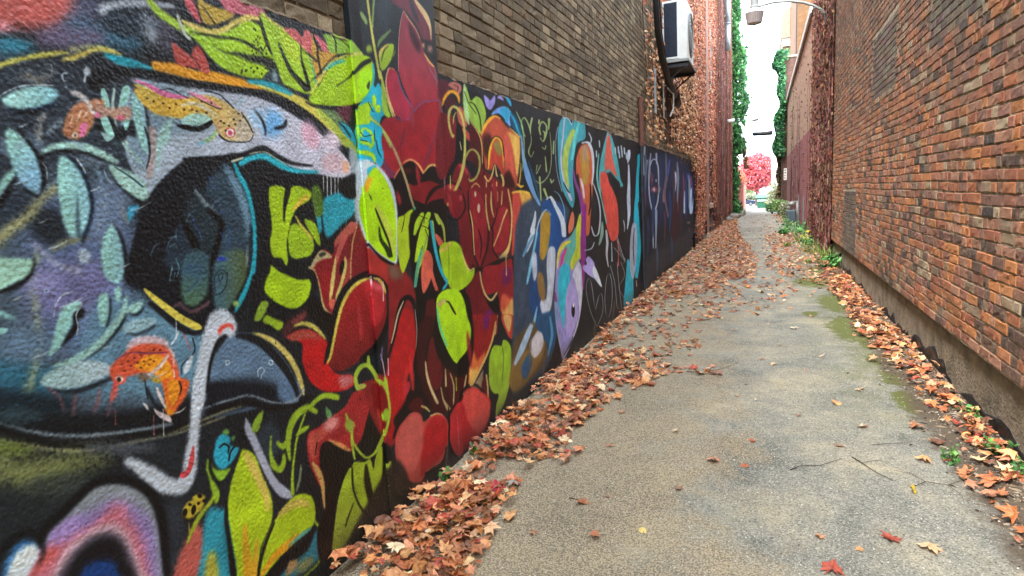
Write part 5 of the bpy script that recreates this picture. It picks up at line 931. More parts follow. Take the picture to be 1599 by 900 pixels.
B|6e1a22|6|0.3|0|3276 2098 3350 2121 3441 2123 3510 2078 3499 1974 3440 1851 3334 1763 3242 1737 3204 1834|
P|5a1f2a|8|0.4|0|3285 2298 3393 2314 3421 2261 3341 2201 3271 2200|
B|5a1f2a|8|0.4|0|3306 2303 3414 2319 3443 2265 3362 2205 3292 2204|
B|b0685c|5|0.2|0|3429 2296 3508 2329 3594 2320 3604 2291 3555 2255 3519 2275|
B|1a1214|3|0|0|3502 2307 3503 2305 3556 2301 3534 2269 3537 2268 3541 2269 3568 2304 3507 2309|
B|451820|8|0.3|0|3358 2180 3457 2233 3529 2209 3484 2161 3389 2142|
B|dc982c|4|0|0|3333 2162 3341 2165 3382 2208 3443 2247 3488 2255 3535 2240 3556 2207 3565 2206 3572 2210 3572 2252 3509 2277 3420 2260 3350 2211 3328 2165|
P|141214|8|0|0|3488 2075 3585 2066 3614 1981 3636 1848 3509 1809 3386 1754 3289 1720 3356 1805 3441 1876|
B|141214|8|0|0|3510 2078 3608 2069 3637 1983 3659 1850 3531 1810 3407 1755 3310 1720 3377 1806 3462 1877|
B|a8a878|2|0|0|3537 1970 3533 1967 3544 1920 3551 1918 3558 1921 3543 1969|
B|b5564a|5|0.15|0|3522 2161 3575 2188 3630 2151 3662 2087 3617 2061 3541 2085|
B|b04a42|5|0.15|0|3576 2054 3636 2054 3707 2006 3694 1978 3629 2000|
B|6e181e|6|0.2|0|3431 1790 3515 1836 3602 1812 3676 1741 3858 1856 3882 1990 3777 2075 3697 2113 3704 2015 3803 1948 3853 1818 4211 1705 4302 1568 3328 1593 3381 1704|
B|501418|6|0.2|0|3695 2104 3795 2049 3853 1978 3865 1819 3783 1807 3702 1851 3610 1866 3675 1959|
B|b84048|13|0.3|0|3494 1826 3574 1829 3658 1768 3666 1750 3569 1793|
P|7c1a20|5|0|0|3286 1695 3360 1707 3470 1677 3521 1615 3526 1579 3270 1586|
B|7c1a20|5|0|0|3306 1695 3381 1708 3492 1677 3543 1615 3548 1579 3291 1586|
B|b84a50|12|0|0|3424 1691 3410 1682 3377 1679 3346 1683 3335 1691 3349 1699 3381 1703 3412 1699|
P|120e10|5|0|0|3279 1702 3285 1701 3360 1713 3456 1688 3525 1622 3528 1578 3536 1576 3544 1579 3540 1624 3469 1692 3363 1719 3282 1705|
B|120e10|5|0|0|3300 1703 3305 1701 3381 1714 3478 1688 3547 1622 3550 1578 3559 1575 3567 1578 3562 1624 3490 1693 3384 1720 3303 1706|
B|b5b05c|4|0.1|0|3447 1988 3456 1994 3431 2030 3417 2095 3445 2149 3482 2168 3546 2151 3592 2084 3593 1980 3565 1865 3499 1759 3394 1656 3311 1589 3319 1579 3343 1581 3428 1648 3540 1754 3605 1864 3626 1983 3621 2089 3575 2161 3490 2185 3415 2152 3390 2092 3405 2025 3434 1989|
B|a8a850|3|0|0|3461 2072 3467 2074 3485 2118 3515 2146 3512 2148 3506 2147 3470 2118 3457 2074|
B|9aa352|4|0.1|0|3585 1862 3598 1863 3668 1913 3727 1924 3791 1889 3793 1818 3730 1754 3652 1734 3642 1747 3631 1747 3626 1743 3653 1720 3754 1747 3822 1817 3822 1895 3743 1936 3649 1921 3580 1867|
B|a8a858|4|0|0|3467 2002 3460 1994 3444 1990 3430 1992 3425 1999 3432 2007 3447 2011 3462 2009|
B|a8a850|3|0|0|3377 1757 3372 1755 3363 1678 3370 1676 3376 1678 3382 1755|
B|0f1110|7|0|0|3686 2112 3819 2060 3861 2035 3871 2139 3906 2189 3759 2101|
B|94bb48|5|0.1|0|3646 2336 3670 2331 3709 2275 3736 2242 3817 2280 3905 2268 3955 2213 3959 2156 3905 2104 3857 2039 3798 2067 3707 2114 3670 2146 3643 2099 3619 2150 3619 2246|
B|a8c890|5|0.1|0|3641 2327 3664 2321 3665 2251 3689 2175 3689 2085 3645 2117 3627 2203|
B|12180e|4|0|0|3710 2231 3711 2228 3780 2219 3846 2154 3861 2063 3870 2061 3878 2065 3864 2157 3795 2224 3716 2233|
B|12180e|3|0|0|3648 2285 3646 2283 3697 2219 3797 2167 3804 2167 3806 2170 3706 2222 3652 2285|
B|978ed0|5|0|0|3945 2305 4019 2291 4049 2281 4129 2327 4138 2296 4112 2259 4040 2217 3971 2238|
B|978ed0|5|0|0|4171 2315 4215 2336 4268 2337 4296 2311 4230 2313|
B|6f9ad8|6|0.1|0|4047 2184 4155 2240 4318 2273 4453 2236 4460 2184 4382 2136 4279 2188 4176 2207|
B|2ea0c8|6|0|0|4205 2230 4345 2271 4396 2241 4328 2152 4279 2188|
B|2ea0cc|5|0|0|4303 2360 4299 2354 4366 2314 4418 2288 4436 2288 4445 2295 4422 2332 4317 2361|
B|16506e|6|0|0|4425 2244 4537 2213 4617 2134 4624 2069 4494 2113 4399 2158|
B|2a94b4|5|0|0|4392 2243 4386 2237 4470 2182 4534 2114 4597 2071 4612 2071 4621 2076 4574 2123 4509 2192 4406 2244|
B|b9503a|7|0.2|0|3856 2030 3902 2085 3993 2145 4109 2186 4198 2180 4325 2131 4491 2092 4583 2066 4563 1924 4509 1792 4448 1678 4317 1673 4226 1715 4239 1869 4224 1991 4152 2039 4049 2020 3976 1938 3952 1821 3888 1819 3874 1933|
B|3a1a18|27|0.3|0|3881 2018 4005 2055 4035 2009 3958 1898 3899 1896|
B|d9b055|20|0.25|0|4318 2079 4446 2083 4576 2055 4560 1902 4490 1770 4455 1834 4417 1981|
B|cf5a48|20|0.2|0|4272 2045 4371 2062 4431 1876 4428 1748 4302 1767 4261 1870|
B|33100f|24|0.3|0|4235 1777 4336 1810 4437 1705 4432 1673 4288 1668 4216 1705|
B|e8aa38|5|0|0|3861 2033 3878 2036 3949 2093 4050 2149 4121 2175 4206 2171 4218 2174 4215 2179 4122 2189 4012 2162 3906 2100 3853 2038|
B|d8c060|5|0|0|4377 2126 4376 2123 4511 2085 4596 2065 4606 2067 4607 2070 4528 2093 4384 2127|
B|b54030|7|0.15|0|3951 1811 3981 1919 4052 2008 4126 2033 4206 2010 4228 1920 4220 1766 4122 1825 4063 1853 4019 1813|
B|8a8040|14|0.3|0|4069 1992 4149 2016 4208 1970 4173 1908 4088 1943|
B|dca832|5|0|0|3945 1808 3956 1811 4002 1918 4064 2003 4123 2027 4184 2007 4215 1909 4216 1828 4223 1826 4230 1828 4237 1911 4217 2013 4129 2043 4029 2007 3959 1919 3936 1811|
B|120e0e|4|0|0|3839 2017 3834 2014 3881 1819 3850 1762 3855 1759 3863 1761 3895 1820 3846 2016|
B|120e0e|5|0|0|3935 1819 3940 1821 3971 1937 4050 2018 4126 2042 4215 2015 4237 1910 4246 1908 4253 1911 4230 2018 4129 2047 4037 2020 3957 1937 3931 1820|
B|c8a862|3|0|0|3695 2114 3693 2111 3809 2043 3854 1969 3851 1847 3857 1845 3863 1847 3872 1971 3826 2048 3700 2114|
B|c8a862|3|0|0|3875 1765 3870 1759 3933 1722 4013 1761 4068 1838 4080 1761 4159 1771 4188 1715 4142 1668 4091 1676 4091 1725 4082 1727 4073 1724 4070 1672 4162 1659 4226 1715 4187 1781 4107 1768 4069 1849 3987 1765 3935 1735 3890 1765|
B|c8a862|3|0|0|3905 1726 3898 1724 3881 1647 3866 1570 3875 1566 3887 1569 3902 1646 3912 1724|
B|c8a862|3|0|0|4004 1707 3995 1704 3988 1635 3974 1567 3984 1563 3996 1566 4010 1635 4013 1705|
B|c8a862|3|0|0|4077 1687 4068 1684 4062 1614 4055 1564 4064 1561 4075 1564 4082 1614 4086 1685|
B|c8a862|3|0|0|3617 1584 3624 1585 3664 1675 3736 1707 3791 1675 3809 1580 3815 1579 3821 1581 3806 1677 3737 1716 3648 1678 3611 1586|
B|c8a862|3|0|0|4204 1677 4196 1672 4243 1620 4305 1556 4317 1554 4324 1558 4264 1623 4217 1675|
B|c8a862|3|0|0|4150 1656 4142 1653 4155 1561 4164 1558 4173 1561 4158 1654|
B|c8b880|3|0|0|3728 1639 3721 1625 3708 1619 3697 1625 3694 1639 3701 1654 3714 1660 3725 1653|
B|b5402f|8|0.2|0|4349 1640 4519 1650 4691 1636 4831 1583 4847 1505 4750 1407 4610 1314 4477 1226 4355 1183 4290 1178 4331 1358|
B|d8a850|18|0.25|0|4519 1650 4726 1629 4846 1557 4817 1481 4676 1398 4558 1442 4556 1552|
B|c04a40|15|0.2|0|4385 1628 4514 1614 4526 1456 4469 1288 4343 1214 4339 1417|
B|e2b84a|5|0|0|4330 1642 4341 1638 4518 1643 4694 1628 4819 1591 4843 1592 4846 1600 4724 1648 4521 1662 4338 1647|
B|14100f|6|0|0|4761 1638 4753 1634 4852 1531 4772 1407 4555 1271 4324 1172 4329 1164 4349 1162 4582 1264 4803 1402 4887 1531 4774 1636|
P|6e1a20|6|0.1|0|3273 1634 3430 1669 3904 1687 4301 1675 4325 1511 4303 1348 4235 1201 4050 1163 3776 1151 3651 1146 3515 1183 3430 1213 3471 1268 3426 1341 3423 1468 3353 1567|
B|6e1a20|6|0.1|0|3293 1634 3452 1670 3929 1688 4328 1675 4353 1511 4330 1347 4262 1199 4076 1160 3800 1148 3674 1143 3537 1181 3451 1211 3492 1266 3448 1340 3444 1467 3374 1566|
B|761820|5|0.15|0|3349 1605 3427 1646 3502 1640 3544 1581 3496 1523 3428 1499 3357 1519 3330 1568|
P|120d0e|4|0|0|3512 1642 3506 1639 3526 1571 3464 1512 3384 1493 3287 1515 3281 1514 3283 1511 3384 1486 3480 1506 3546 1570 3519 1640|
B|120d0e|4|0|0|3534 1642 3528 1639 3548 1571 3486 1511 3405 1492 3308 1514 3302 1513 3303 1510 3405 1485 3501 1506 3568 1570 3541 1640|
B|a83a40|6|0|0|3521 1620 3512 1607 3496 1601 3482 1607 3477 1621 3486 1635 3502 1640 3516 1634|
B|861e28|5|0.1|0|3629 1669 3771 1657 3858 1561 3881 1443 3852 1294 3782 1204 3720 1160 3658 1207 3633 1282 3621 1417 3602 1559|
B|100c0d|5|0|0|3610 1662 3600 1659 3597 1539 3628 1395 3631 1251 3701 1148 3714 1145 3722 1149 3650 1251 3647 1395 3615 1539 3619 1659|
B|100c0d|5|0|0|3857 1595 3850 1593 3881 1464 3857 1294 3728 1158 3735 1153 3747 1154 3878 1291 3902 1463 3866 1593|
B|100c0d|4|0|0|3647 1478 3643 1475 3727 1398 3758 1313 3728 1221 3733 1218 3740 1219 3776 1312 3741 1399 3654 1477|
B|90222a|6|0.1|0|4024 1501 4129 1542 4247 1532 4284 1444 4247 1317 4145 1233 4027 1222 3949 1263 3980 1382|
B|100c0d|5|0|0|3891 1444 3888 1441 3957 1383 3939 1263 4012 1188 4026 1185 4033 1190 3960 1263 3976 1383 3900 1443|
B|100c0d|5|0|0|4072 1535 4064 1533 4010 1458 3934 1397 3938 1393 3948 1394 4026 1456 4078 1532|
B|c2ae66|3|0.1|0|3617 1540 3612 1538 3633 1466 3639 1374 3639 1251 3645 1248 3651 1250 3653 1374 3652 1466 3623 1539|
B|c2ae66|4|0.1|0|3882 1637 3874 1635 3863 1529 3898 1398 3910 1394 3919 1398 3886 1529 3890 1635|
B|c2ae66|4|0.1|0|4251 1522 4228 1520 4149 1452 4065 1367 3958 1280 3962 1276 3973 1276 4086 1362 4171 1448 4261 1514|
B|c2ae66|4|0.1|0|4289 1667 4278 1663 4321 1512 4294 1361 4221 1252 4119 1211 4065 1177 4068 1168 4090 1166 4191 1185 4267 1243 4325 1358 4353 1511 4302 1665|
B|c2ae66|4|0.1|0|3978 1658 3969 1655 3950 1558 3986 1480 3995 1478 4002 1481 3977 1558 3986 1655|
B|c2ae66|4|0.1|0|4088 1657 4079 1654 4069 1588 4078 1585 4088 1588 4096 1654|
B|c2ae66|4|0.1|0|4175 1656 4167 1654 4137 1564 4146 1561 4157 1563 4181 1653|
B|b8a890|4|0|0|3778 1548 3768 1526 3751 1518 3737 1527 3734 1549 3743 1571 3760 1580 3775 1570|
B|c0b090|3|0|0|3732 1642 3725 1629 3713 1624 3702 1630 3699 1643 3705 1656 3718 1661 3729 1655|
B|8a8a6a|14|0.4|0|4226 1167 4198 1155 4134 1156 4073 1169 4050 1186 4077 1197 4140 1197 4202 1184|
B|100d0e|7|0|0|3599 1185 3600 1179 3722 1125 3974 1136 4142 1153 4254 1144 4272 1150 4256 1160 4128 1177 3948 1166 3722 1148 3614 1186|
B|8a1e26|6|0.08|0|3759 1132 3853 1153 4015 1139 4163 1151 4286 1149 4318 1037 4314 844 4272 705 4203 598 4122 640 4047 750 3998 852 3994 944 3905 947 3812 956 3757 1025|
B|6a1a50|19|0.3|0|4095 1089 4247 1094 4249 998 4108 972|
B|d6a55c|17|0.2|0|4042 820 4148 825 4261 853 4288 751 4231 640 4178 604 4103 680|
B|c0583a|19|0.2|0|4035 868 4100 915 4213 849 4144 802 4054 795|
B|7a161a|6|0.08|0|4317 1145 4415 1141 4455 1068 4505 937 4547 804 4535 717 4400 673 4315 709 4321 940|
B|dca860|13|0.15|0|4393 867 4478 866 4529 781 4497 698 4384 683 4328 712 4398 780|
B|c8352e|5|0|0|4556 792 4547 791 4517 709 4391 676 4323 698 4312 698 4316 693 4408 663 4549 699 4564 788|
B|6c1820|7|0.15|0|3456 1010 3557 1076 3693 1140 3726 1072 3763 981 3867 875 3981 797 3955 711 3918 650 3521 741 3494 881|
B|5e1c74|18|0.2|0|3780 825 3849 840 3882 783 3831 715 3764 708|
B|110d0e|7|0|0|3751 983 3820 922 3910 890 3997 909 4003 805 3926 802 3815 885|
B|cbab68|4|0|0|3715 1127 3708 1125 3723 1040 3772 954 3873 898 3977 931 3982 945 3979 948 3972 948 3951 943 3870 914 3799 956 3744 1039 3723 1124|
B|8a7a50|4|0|0|3483 997 3479 996 3499 879 3528 749 3534 746 3539 747 3512 878 3487 995|
B|c8b078|4|0|0|3965 779 3959 779 3922 719 3897 656 3904 651 3913 651 3944 713 3970 776|
B|120d0e|6|0|0|4303 1161 4294 1159 4309 990 4314 795 4276 643 4285 638 4295 639 4339 790 4334 987 4313 1158|
B|c99b28|5|0|0|4440 1132 4601 1196 4546 1107 4478 1115 4566 1042 4541 1020|
B|100f10|6|0|0|4409 1144 4425 1142 4627 1208 4718 1225 4719 1233 4697 1237 4602 1219 4406 1151|
B|8b1e20|6|0.1|0|3529 861 3942 779 3910 684 3847 612 3733 527 3611 463 3510 410 3447 430 3480 580 3536 700|
B|d0703a|17|0.2|0|3516 665 3592 551 3723 572 3645 481 3512 423 3455 441 3477 555|
B|d8b058|13|0.2|0|3471 516 3523 501 3599 494 3512 423 3453 428|
B|6a1a60|18|0.2|0|3726 822 3823 803 3797 738 3728 724|
B|c8a860|4|0|0|3927 743 3913 742 3847 643 3731 551 3582 468 3468 424 3446 446 3437 448 3435 444 3493 402 3608 454 3760 538 3876 633 3937 736|
B|b8402e|6|0|0|4030 762 4277 713 4275 604 4202 549 4106 626|
B|d8a868|10|0|0|4067 754 4218 725 4184 624 4127 637|
P|0f0f0e|7|0|0|3058 1073 3129 1094 3458 1033 3537 852 3518 628 3429 538 3305 518 3167 612 3057 711 3020 855 3069 962|
B|0f0f0e|7|0|0|3077 1069 3149 1091 3480 1030 3559 847 3540 622 3451 531 3326 511 3187 606 3076 705 3039 850 3089 958|
P|9fc41f|5|0.08|0|3157 1328 3204 1361 3284 1365 3365 1358 3434 1321 3460 1269 3484 1207 3523 1162 3579 1150 3613 1171 3593 1112 3510 1072 3407 1053 3332 1058 3255 1091 3232 1142 3189 1186 3169 1253|
B|9fc41f|5|0.08|0|3177 1326 3224 1359 3304 1363 3386 1357 3456 1319 3481 1267 3506 1204 3545 1159 3602 1147 3636 1168 3616 1109 3532 1069 3428 1050 3353 1054 3275 1088 3252 1139 3209 1183 3189 1251|
P|c8b850|5|0|0|3157 1321 3174 1314 3241 1316 3313 1351 3311 1360 3293 1362 3215 1336 3166 1330|
B|c8b850|5|0|0|3177 1320 3194 1312 3262 1314 3334 1350 3332 1359 3314 1360 3236 1334 3185 1329|
B|c8c060|4|0|0|3461 1291 3456 1289 3488 1214 3542 1154 3626 1154 3632 1160 3620 1165 3562 1163 3514 1216 3469 1289|
P|6a8a20|3|0|0|3271 1346 3268 1346 3261 1242 3247 1140 3251 1138 3255 1139 3271 1241 3274 1345|
B|6a8a20|3|0|0|3291 1345 3288 1344 3282 1240 3268 1137 3272 1135 3276 1136 3292 1239 3294 1344|
P|aad91c|5|0|0|3080 1036 3145 1080 3253 1084 3362 1058 3431 983 3467 866 3506 783 3477 695 3404 648 3320 627 3279 613 3218 660 3136 777 3083 892|
B|aad91c|5|0|0|3099 1032 3164 1077 3273 1080 3383 1054 3453 979 3489 861 3528 778 3498 690 3425 642 3341 621 3300 607 3238 654 3156 772 3102 887|
P|10140a|3|0|0|3181 1020 3183 1017 3223 1002 3257 958 3299 915 3311 912 3316 916 3280 960 3237 1006 3187 1021|
B|10140a|3|0|0|3201 1016 3203 1013 3244 998 3277 954 3320 911 3332 908 3336 912 3300 955 3257 1002 3207 1017|
P|4cc0a0|4|0.2|0|3087 995 3080 993 3090 889 3160 752 3170 748 3177 751 3110 887 3094 991|
P|b8b060|6|0.2|0|3085 1026 3173 1036 3195 1015 3115 996|
B|93ba2c|6|0.12|0|3764 433 3791 526 3878 579 4000 546 4042 581 4122 550 4184 478 4171 334 4107 213 3995 110 3876 61 3830 63 3852 144 3908 207 3820 246 3761 319|3915 464 3859 67 86a63c
B|5a7a24|4|0.3|0|4018 544 4011 543 4018 437 3976 298 3983 294 3991 294 4040 431 4025 540|
B|34465a|22|0.2|0|4541 1544 5767 1507 5672 1283 5366 1083 5277 653 5301 387 5097 175 4709 69 4172 105 4256 708|
B|1c4c88|12|0.1|0|5069 1562 5639 1511 5707 1300 5470 1185 5177 1174 5062 1322|
B|1c4c88|9|0.1|0|4875 1111 4877 1284 4987 1451 5228 1546 5420 1510 5613 1391 5716 1255 5662 1144 5358 1061|
B|9c8a3c|8|0.3|0|4975 1365 5076 1454 5191 1450 5240 1349 5181 1201 5081 1090 4939 1105|
B|a8842e|8|0.3|0|5003 1462 5227 1453 5224 1312 5125 1196 5027 1066 4914 1112 4967 1278|
B|a8b8c8|4|0|0|4795 1160 4807 1161 4926 1366 5138 1484 5253 1437 5268 1437 5270 1441 5116 1494 4894 1371 4787 1164|
B|1b4478|11|0.2|0|4760 1145 4920 1230 4888 996 4951 710 4832 593 4611 753|
B|6fb0c8|5|0|0|4882 1305 4865 1303 4670 1075 4571 924 4585 916 4606 916 4734 1063 4894 1299|
B|c0ccd6|5|0.3|0|4821 1347 4780 1345 4652 1259 4594 1180 4608 1170 4635 1171 4755 1238 4843 1333|
B|b8c0cc|9|0.15|0|5163 1148 5332 1138 5338 1013 5271 820 5171 635 5085 579 4935 590 4871 690 4929 740 5032 714 5088 847 5088 1006|
B|8a6a3a|11|0.3|0|4831 952 4959 953 5018 804 4977 705 4857 778|
B|b8c0cc|11|0.4|0|4734 1131 4832 1138 4834 969 4752 913 4718 1017|
B|1e4c72|14|0.3|0|4759 608 5265 563 5301 387 5102 211 4859 414 4582 544|
B|7ab0d0|5|0|0|4797 689 4783 689 4648 567 4465 475 4473 465 4495 462 4709 546 4806 683|
B|4a8ab0|7|0.3|0|5117 542 5096 540 5113 374 5003 219 5015 211 5034 209 5190 355 5140 533|
B|5e4a2c|16|0.3|0|4493 563 4683 589 4769 503 5003 308 4932 182 4620 130 4176 135 4227 497|
B|b0b4ba|11|0.15|0|4598 390 4767 486 4899 404 4923 310 4761 263 4630 277|
B|2a5088|10|0.2|0|4466 365 4553 335 4567 264 4473 256|
B|7a6236|16|0.4|0|4187 360 4341 415 4606 381 4955 348 4832 220 4575 153 4298 105 4107 213|
B|c0c0c4|11|0.2|0|4615 446 4864 457 4899 326 4688 275 4581 370|
B|9ab8d0|8|0.2|0|4238 340 4268 334 4490 417 4673 544 4647 569 4590 575 4374 464 4225 354|
B|2c5478|10|0.3|0|4365 279 4554 344 4611 245 4437 160|
B|26282c|35|0.3|0|3782 44 4155 110 4734 90 5903 83 9498 225 9467 -22 5890 -14 4138 -11 3465 28|
B|9ab070|4|0.15|0|4708 2083 4716 2088 4667 2131 4648 2193 4703 2224 4762 2195 4819 2140 4833 2140 4842 2145 4795 2203 4708 2235 4625 2192 4641 2126 4694 2084|
B|9ab070|4|0.15|0|4888 2248 4865 2242 4817 2162 4828 2108 4838 2106 4848 2110 4849 2164 4905 2243|
B|9ab070|4|0.15|0|4844 2098 4836 2095 4826 2041 4751 1968 4821 1926 4898 1974 4893 1978 4879 1976 4822 1935 4782 1970 4846 2041 4852 2097|
B|9ab070|5|0.15|0|5082 2123 5097 2129 5079 2183 5144 2232 5227 2208 5203 2138 5129 2079 5089 2102 5069 2101 5063 2094 5149 2069 5248 2138 5272 2216 5135 2245 5035 2181 5062 2125|
B|9ab070|5|0.15|0|5144 2163 5141 2157 5172 2147 5161 2105 5173 2102 5189 2106 5218 2153 5161 2165|
B|9ab070|5|0.15|0|5331 2287 5295 2275 5292 2187 5306 2184 5321 2189 5362 2281|
B|9ab070|5|0.15|0|5336 2162 5329 2160 5345 2012 5310 1862 5202 1772 5020 1722 4910 1741 4900 1739 4902 1736 5027 1713 5221 1768 5329 1861 5364 2013 5344 2161|
B|9ab070|5|0.15|0|5180 1948 5169 1945 5177 1821 5196 1817 5214 1822 5192 1946|
B|9ab070|4|0.15|0|4959 1869 4945 1866 4926 1790 5054 1867 5048 1871 5035 1870 4927 1800 4970 1866|
B|9ab070|4|0.15|0|5008 1773 4989 1767 4995 1652 5004 1573 5017 1570 5030 1573 5034 1653 5028 1768|
B|9ab070|5|0.15|0|5440 2098 5419 2092 5387 1985 5408 1980 5432 1986 5459 2094|
B|9ab070|5|0.15|0|5101 2023 5102 2018 5183 2005 5223 2041 5215 2045 5201 2043 5168 2016 5117 2026|
B|9ab070|4|0.15|0|5064 2251 5042 2244 5029 2215 5046 2211 5068 2217 5081 2247|
B|9ab070|5|0.15|0|5291 1760 5277 1754 5315 1716 5403 1746 5400 1752 5381 1752 5335 1736 5314 1758|
B|9ab070|5|0.15|0|5107 1674 5084 1663 5170 1590 5192 1587 5205 1593 5145 1670|
B|6a98c8|5|0.15|0|4620 2084 4606 2078 4610 1920 4656 1771 4778 1648 4953 1535 4985 1532 5001 1541 4870 1660 4786 1785 4678 1927 4636 2082|
B|7fa870|4|0|0|4541 2256 4534 2252 4641 2146 4655 1950 4582 1816 4590 1813 4601 1815 4678 1951 4672 2151 4552 2256|
B|1a4a60|5|0|0|4753 1890 4744 1886 4848 1735 4966 1580 4986 1577 5000 1582 4905 1741 4767 1889|
B|c0ccd6|6|0|0|5152 1576 5169 1573 5269 1588 5378 1538 5410 1536 5420 1546 5297 1607 5156 1581|
B|c8d2dc|6|0.1|0|5275 1594 5265 1587 5411 1471 5536 1358 5570 1231 5638 1212 5701 1225 5684 1361 5523 1484 5299 1593|
B|7ab0c8|5|0|0|5384 1651 5383 1648 5525 1607 5656 1486 5663 1356 5674 1353 5685 1356 5683 1486 5548 1611 5393 1651|
B|c0ccd4|5|0.2|0|4864 1488 4850 1486 4796 1419 4709 1326 4784 1301 4805 1301 4808 1308 4806 1317 4869 1411 4875 1484|
B|6090b0|5|0|0|4803 1295 4777 1295 4637 1238 4516 1152 4528 1142 4556 1142 4692 1224 4811 1286|
B|d0a838|4|0|0|4581 1870 4575 1868 4545 1775 4512 1710 4520 1707 4530 1709 4567 1775 4586 1868|
B|e0b040|5|0|0|4474 1712 4473 1704 4546 1679 4617 1691 4624 1697 4608 1701 4565 1700 4496 1714|
B|3f9ca8|10|0.2|0|5572 2179 5638 2277 5769 2339 5965 2331 6048 2298 6213 2388 6472 2397 6546 2289 6512 2188 6209 2125 6101 2018 6034 1881 6002 1729 6042 1576 5956 1477 5775 1565 5625 1680 5557 1837 5547 1992|
B|a9ba52|10|0.25|0|6107 2252 6010 2237 5783 2090 5676 1936 5704 1773 5825 1677 5852 1674 5870 1680 5849 1780 5866 1940 5969 2087 6155 2232|
B|b8b0c8|6|0.2|0|5797 2336 5773 2329 5707 2158 5614 1948 5664 1757 5880 1558 5930 1553 5959 1565 5717 1762 5657 1950 5750 2160 5817 2332|
B|5ac0c0|7|0.2|0|6346 2384 6300 2374 6101 2189 5962 1963 5997 1954 6045 1963 6210 2190 6376 2376|
B|10161a|5|0|0|5682 1730 5676 1726 5795 1643 5874 1627 5888 1627 5889 1631 5835 1649 5696 1729|
B|b8ccd8|5|0|0|5733 2337 5738 2333 5927 2332 6032 2291 6149 2361 6529 2355 6545 2358 6540 2362 6146 2369 6028 2302 5946 2341 5745 2340|
B|8098a8|4|0|0|5569 2227 5558 2224 5475 2065 5479 1835 5608 1647 5623 1645 5634 1649 5500 1836 5495 2066 5578 2225|
B|c4603c|10|0.15|0|6156 1966 6322 2095 6563 2140 6765 2087 6822 1861 6743 1598 6646 1382 6561 1190 6434 1167 6333 1312 6289 1563 6208 1808 6135 1807|
B|b08a3c|14|0.4|0|6316 2054 6557 2097 6666 1986 6593 1750 6386 1707 6310 1891|
B|a8886a|14|0.4|0|6399 2099 6641 2113 6539 1960 6419 1956|
B|bcc4cc|6|0.1|0|6380 2139 6403 2132 6605 2142 6744 2051 6778 1860 6715 1708 6738 1702 6766 1707 6866 1862 6865 2062 6690 2168 6406 2148|
B|a8b0b8|5|0|0|6672 2266 6658 2259 6755 2204 6695 2138 6708 2134 6728 2138 6806 2209 6698 2267|
B|14161a|6|0|0|6672 1712 6646 1707 6621 1514 6541 1387 6558 1381 6582 1384 6706 1510 6697 1707|
B|7a3a80|8|0.1|0|6027 1852 6006 1845 6051 1726 6172 1604 6251 1429 6259 1145 6243 931 6308 910 6377 916 6420 1134 6410 1427 6299 1611 6136 1733 6054 1849|
B|d8785a|8|0.2|0|5801 1332 5933 1444 6004 1390 5952 1273 5788 1233|
B|c8c0d0|7|0.1|0|6284 1771 6263 1763 6317 1675 6369 1569 6397 1564 6423 1570 6409 1679 6314 1767|
B|8e88c0|10|0.08|0|5266 655 5319 868 5378 1045 5528 1161 5827 1204 6010 1261 6169 1353 6293 1430 6296 1158 6230 954 6095 917 6202 746 6174 539 6035 353 5873 242 5616 139 5440 50 5369 219 5294 426|
B|5aa898|10|0.2|0|5619 1134 5826 1194 6102 1295 6099 1112 5937 985 5754 917 5573 1024|
B|b5bf34|10|0.15|0|6045 1258 6214 1412 6307 1241 6258 993 6076 939 5850 865 5815 959 6021 1078|
B|d8ca44|6|0.1|0|5388 948 5404 949 5495 1067 5666 1127 5835 1145 5845 1157 5807 1165 5576 1160 5415 1082 5375 954|
B|c03a78|6|0.1|0|5463 938 5485 938 5621 1024 5709 1094 5690 1106 5650 1106 5527 1043 5450 946|
B|2fb0c4|9|0.1|0|5387 803 5486 940 5724 940 5779 844 5743 731 5616 633 5564 486 5513 350 5435 473 5383 635|
B|c4c4d4|8|0.05|0|5864 813 5997 897 6124 907 6182 770 6152 543 6055 391 6033 563 5940 742|
B|a89ad0|10|0.08|0|5611 595 5732 752 5908 767 6004 568 6001 381 5804 257 5597 243|
B|14161c|5|0|0|5901 452 5876 405 5829 392 5788 422 5777 475 5802 522 5848 535 5889 506|
B|d8dae0|5|0|0|5887 506 5874 491 5849 488 5825 500 5818 518 5830 533 5855 536 5879 524|
B|b8b8c8|5|0|0|5953 905 5970 901 6092 920 6186 769 6124 506 5942 291 5666 149 5426 52 5434 44 5454 40 5702 136 5990 277 6169 497 6224 765 6130 922 5954 910|
B|9aa0b0|4|0|0|5263 639 5255 638 5286 390 5402 114 5419 106 5432 108 5315 385 5272 636|
B|20242c|4|0|0|5474 94 5486 91 5696 138 5805 194 5799 199 5786 201 5672 147 5471 98|
B|8a2a80|8|0.1|0|6392 1507 6302 1492 6230 1247 6180 1042 6207 788 6216 617 6238 609 6262 610 6316 774 6349 1026 6417 1233 6475 1486|
B|8a2a6a|6|0|0|5298 728 5282 726 5283 651 5307 642 5330 644 5316 721|
B|a89ad4|7|0|0|6383 916 6509 935 6713 846 6751 796 6996 531 6732 651 6482 730 6266 819 6272 864 6416 858|
B|c8d0e0|7|0|0|6707 801 6852 726 7052 510 6734 662 6641 765|
B|8f969c|4|0.1|0|6754 96 6761 97 6560 272 6414 455 6362 616 6467 697 6560 630 6645 414 6712 303 6879 419 6995 441 7057 342 7019 206 6740 102 6747 97 6761 95 7044 199 7082 338 7013 443 6857 425 6698 311 6667 411 6581 628 6455 703 6341 619 6394 457 6539 274 6740 100|
B|8f969c|5|0.1|0|7199 168 7212 168 7187 368 7319 592 7455 609 7554 459 7514 237 7335 100 7209 170 7192 173 7189 170 7358 92 7543 231 7583 455 7479 610 7293 597 7161 373 7186 172|
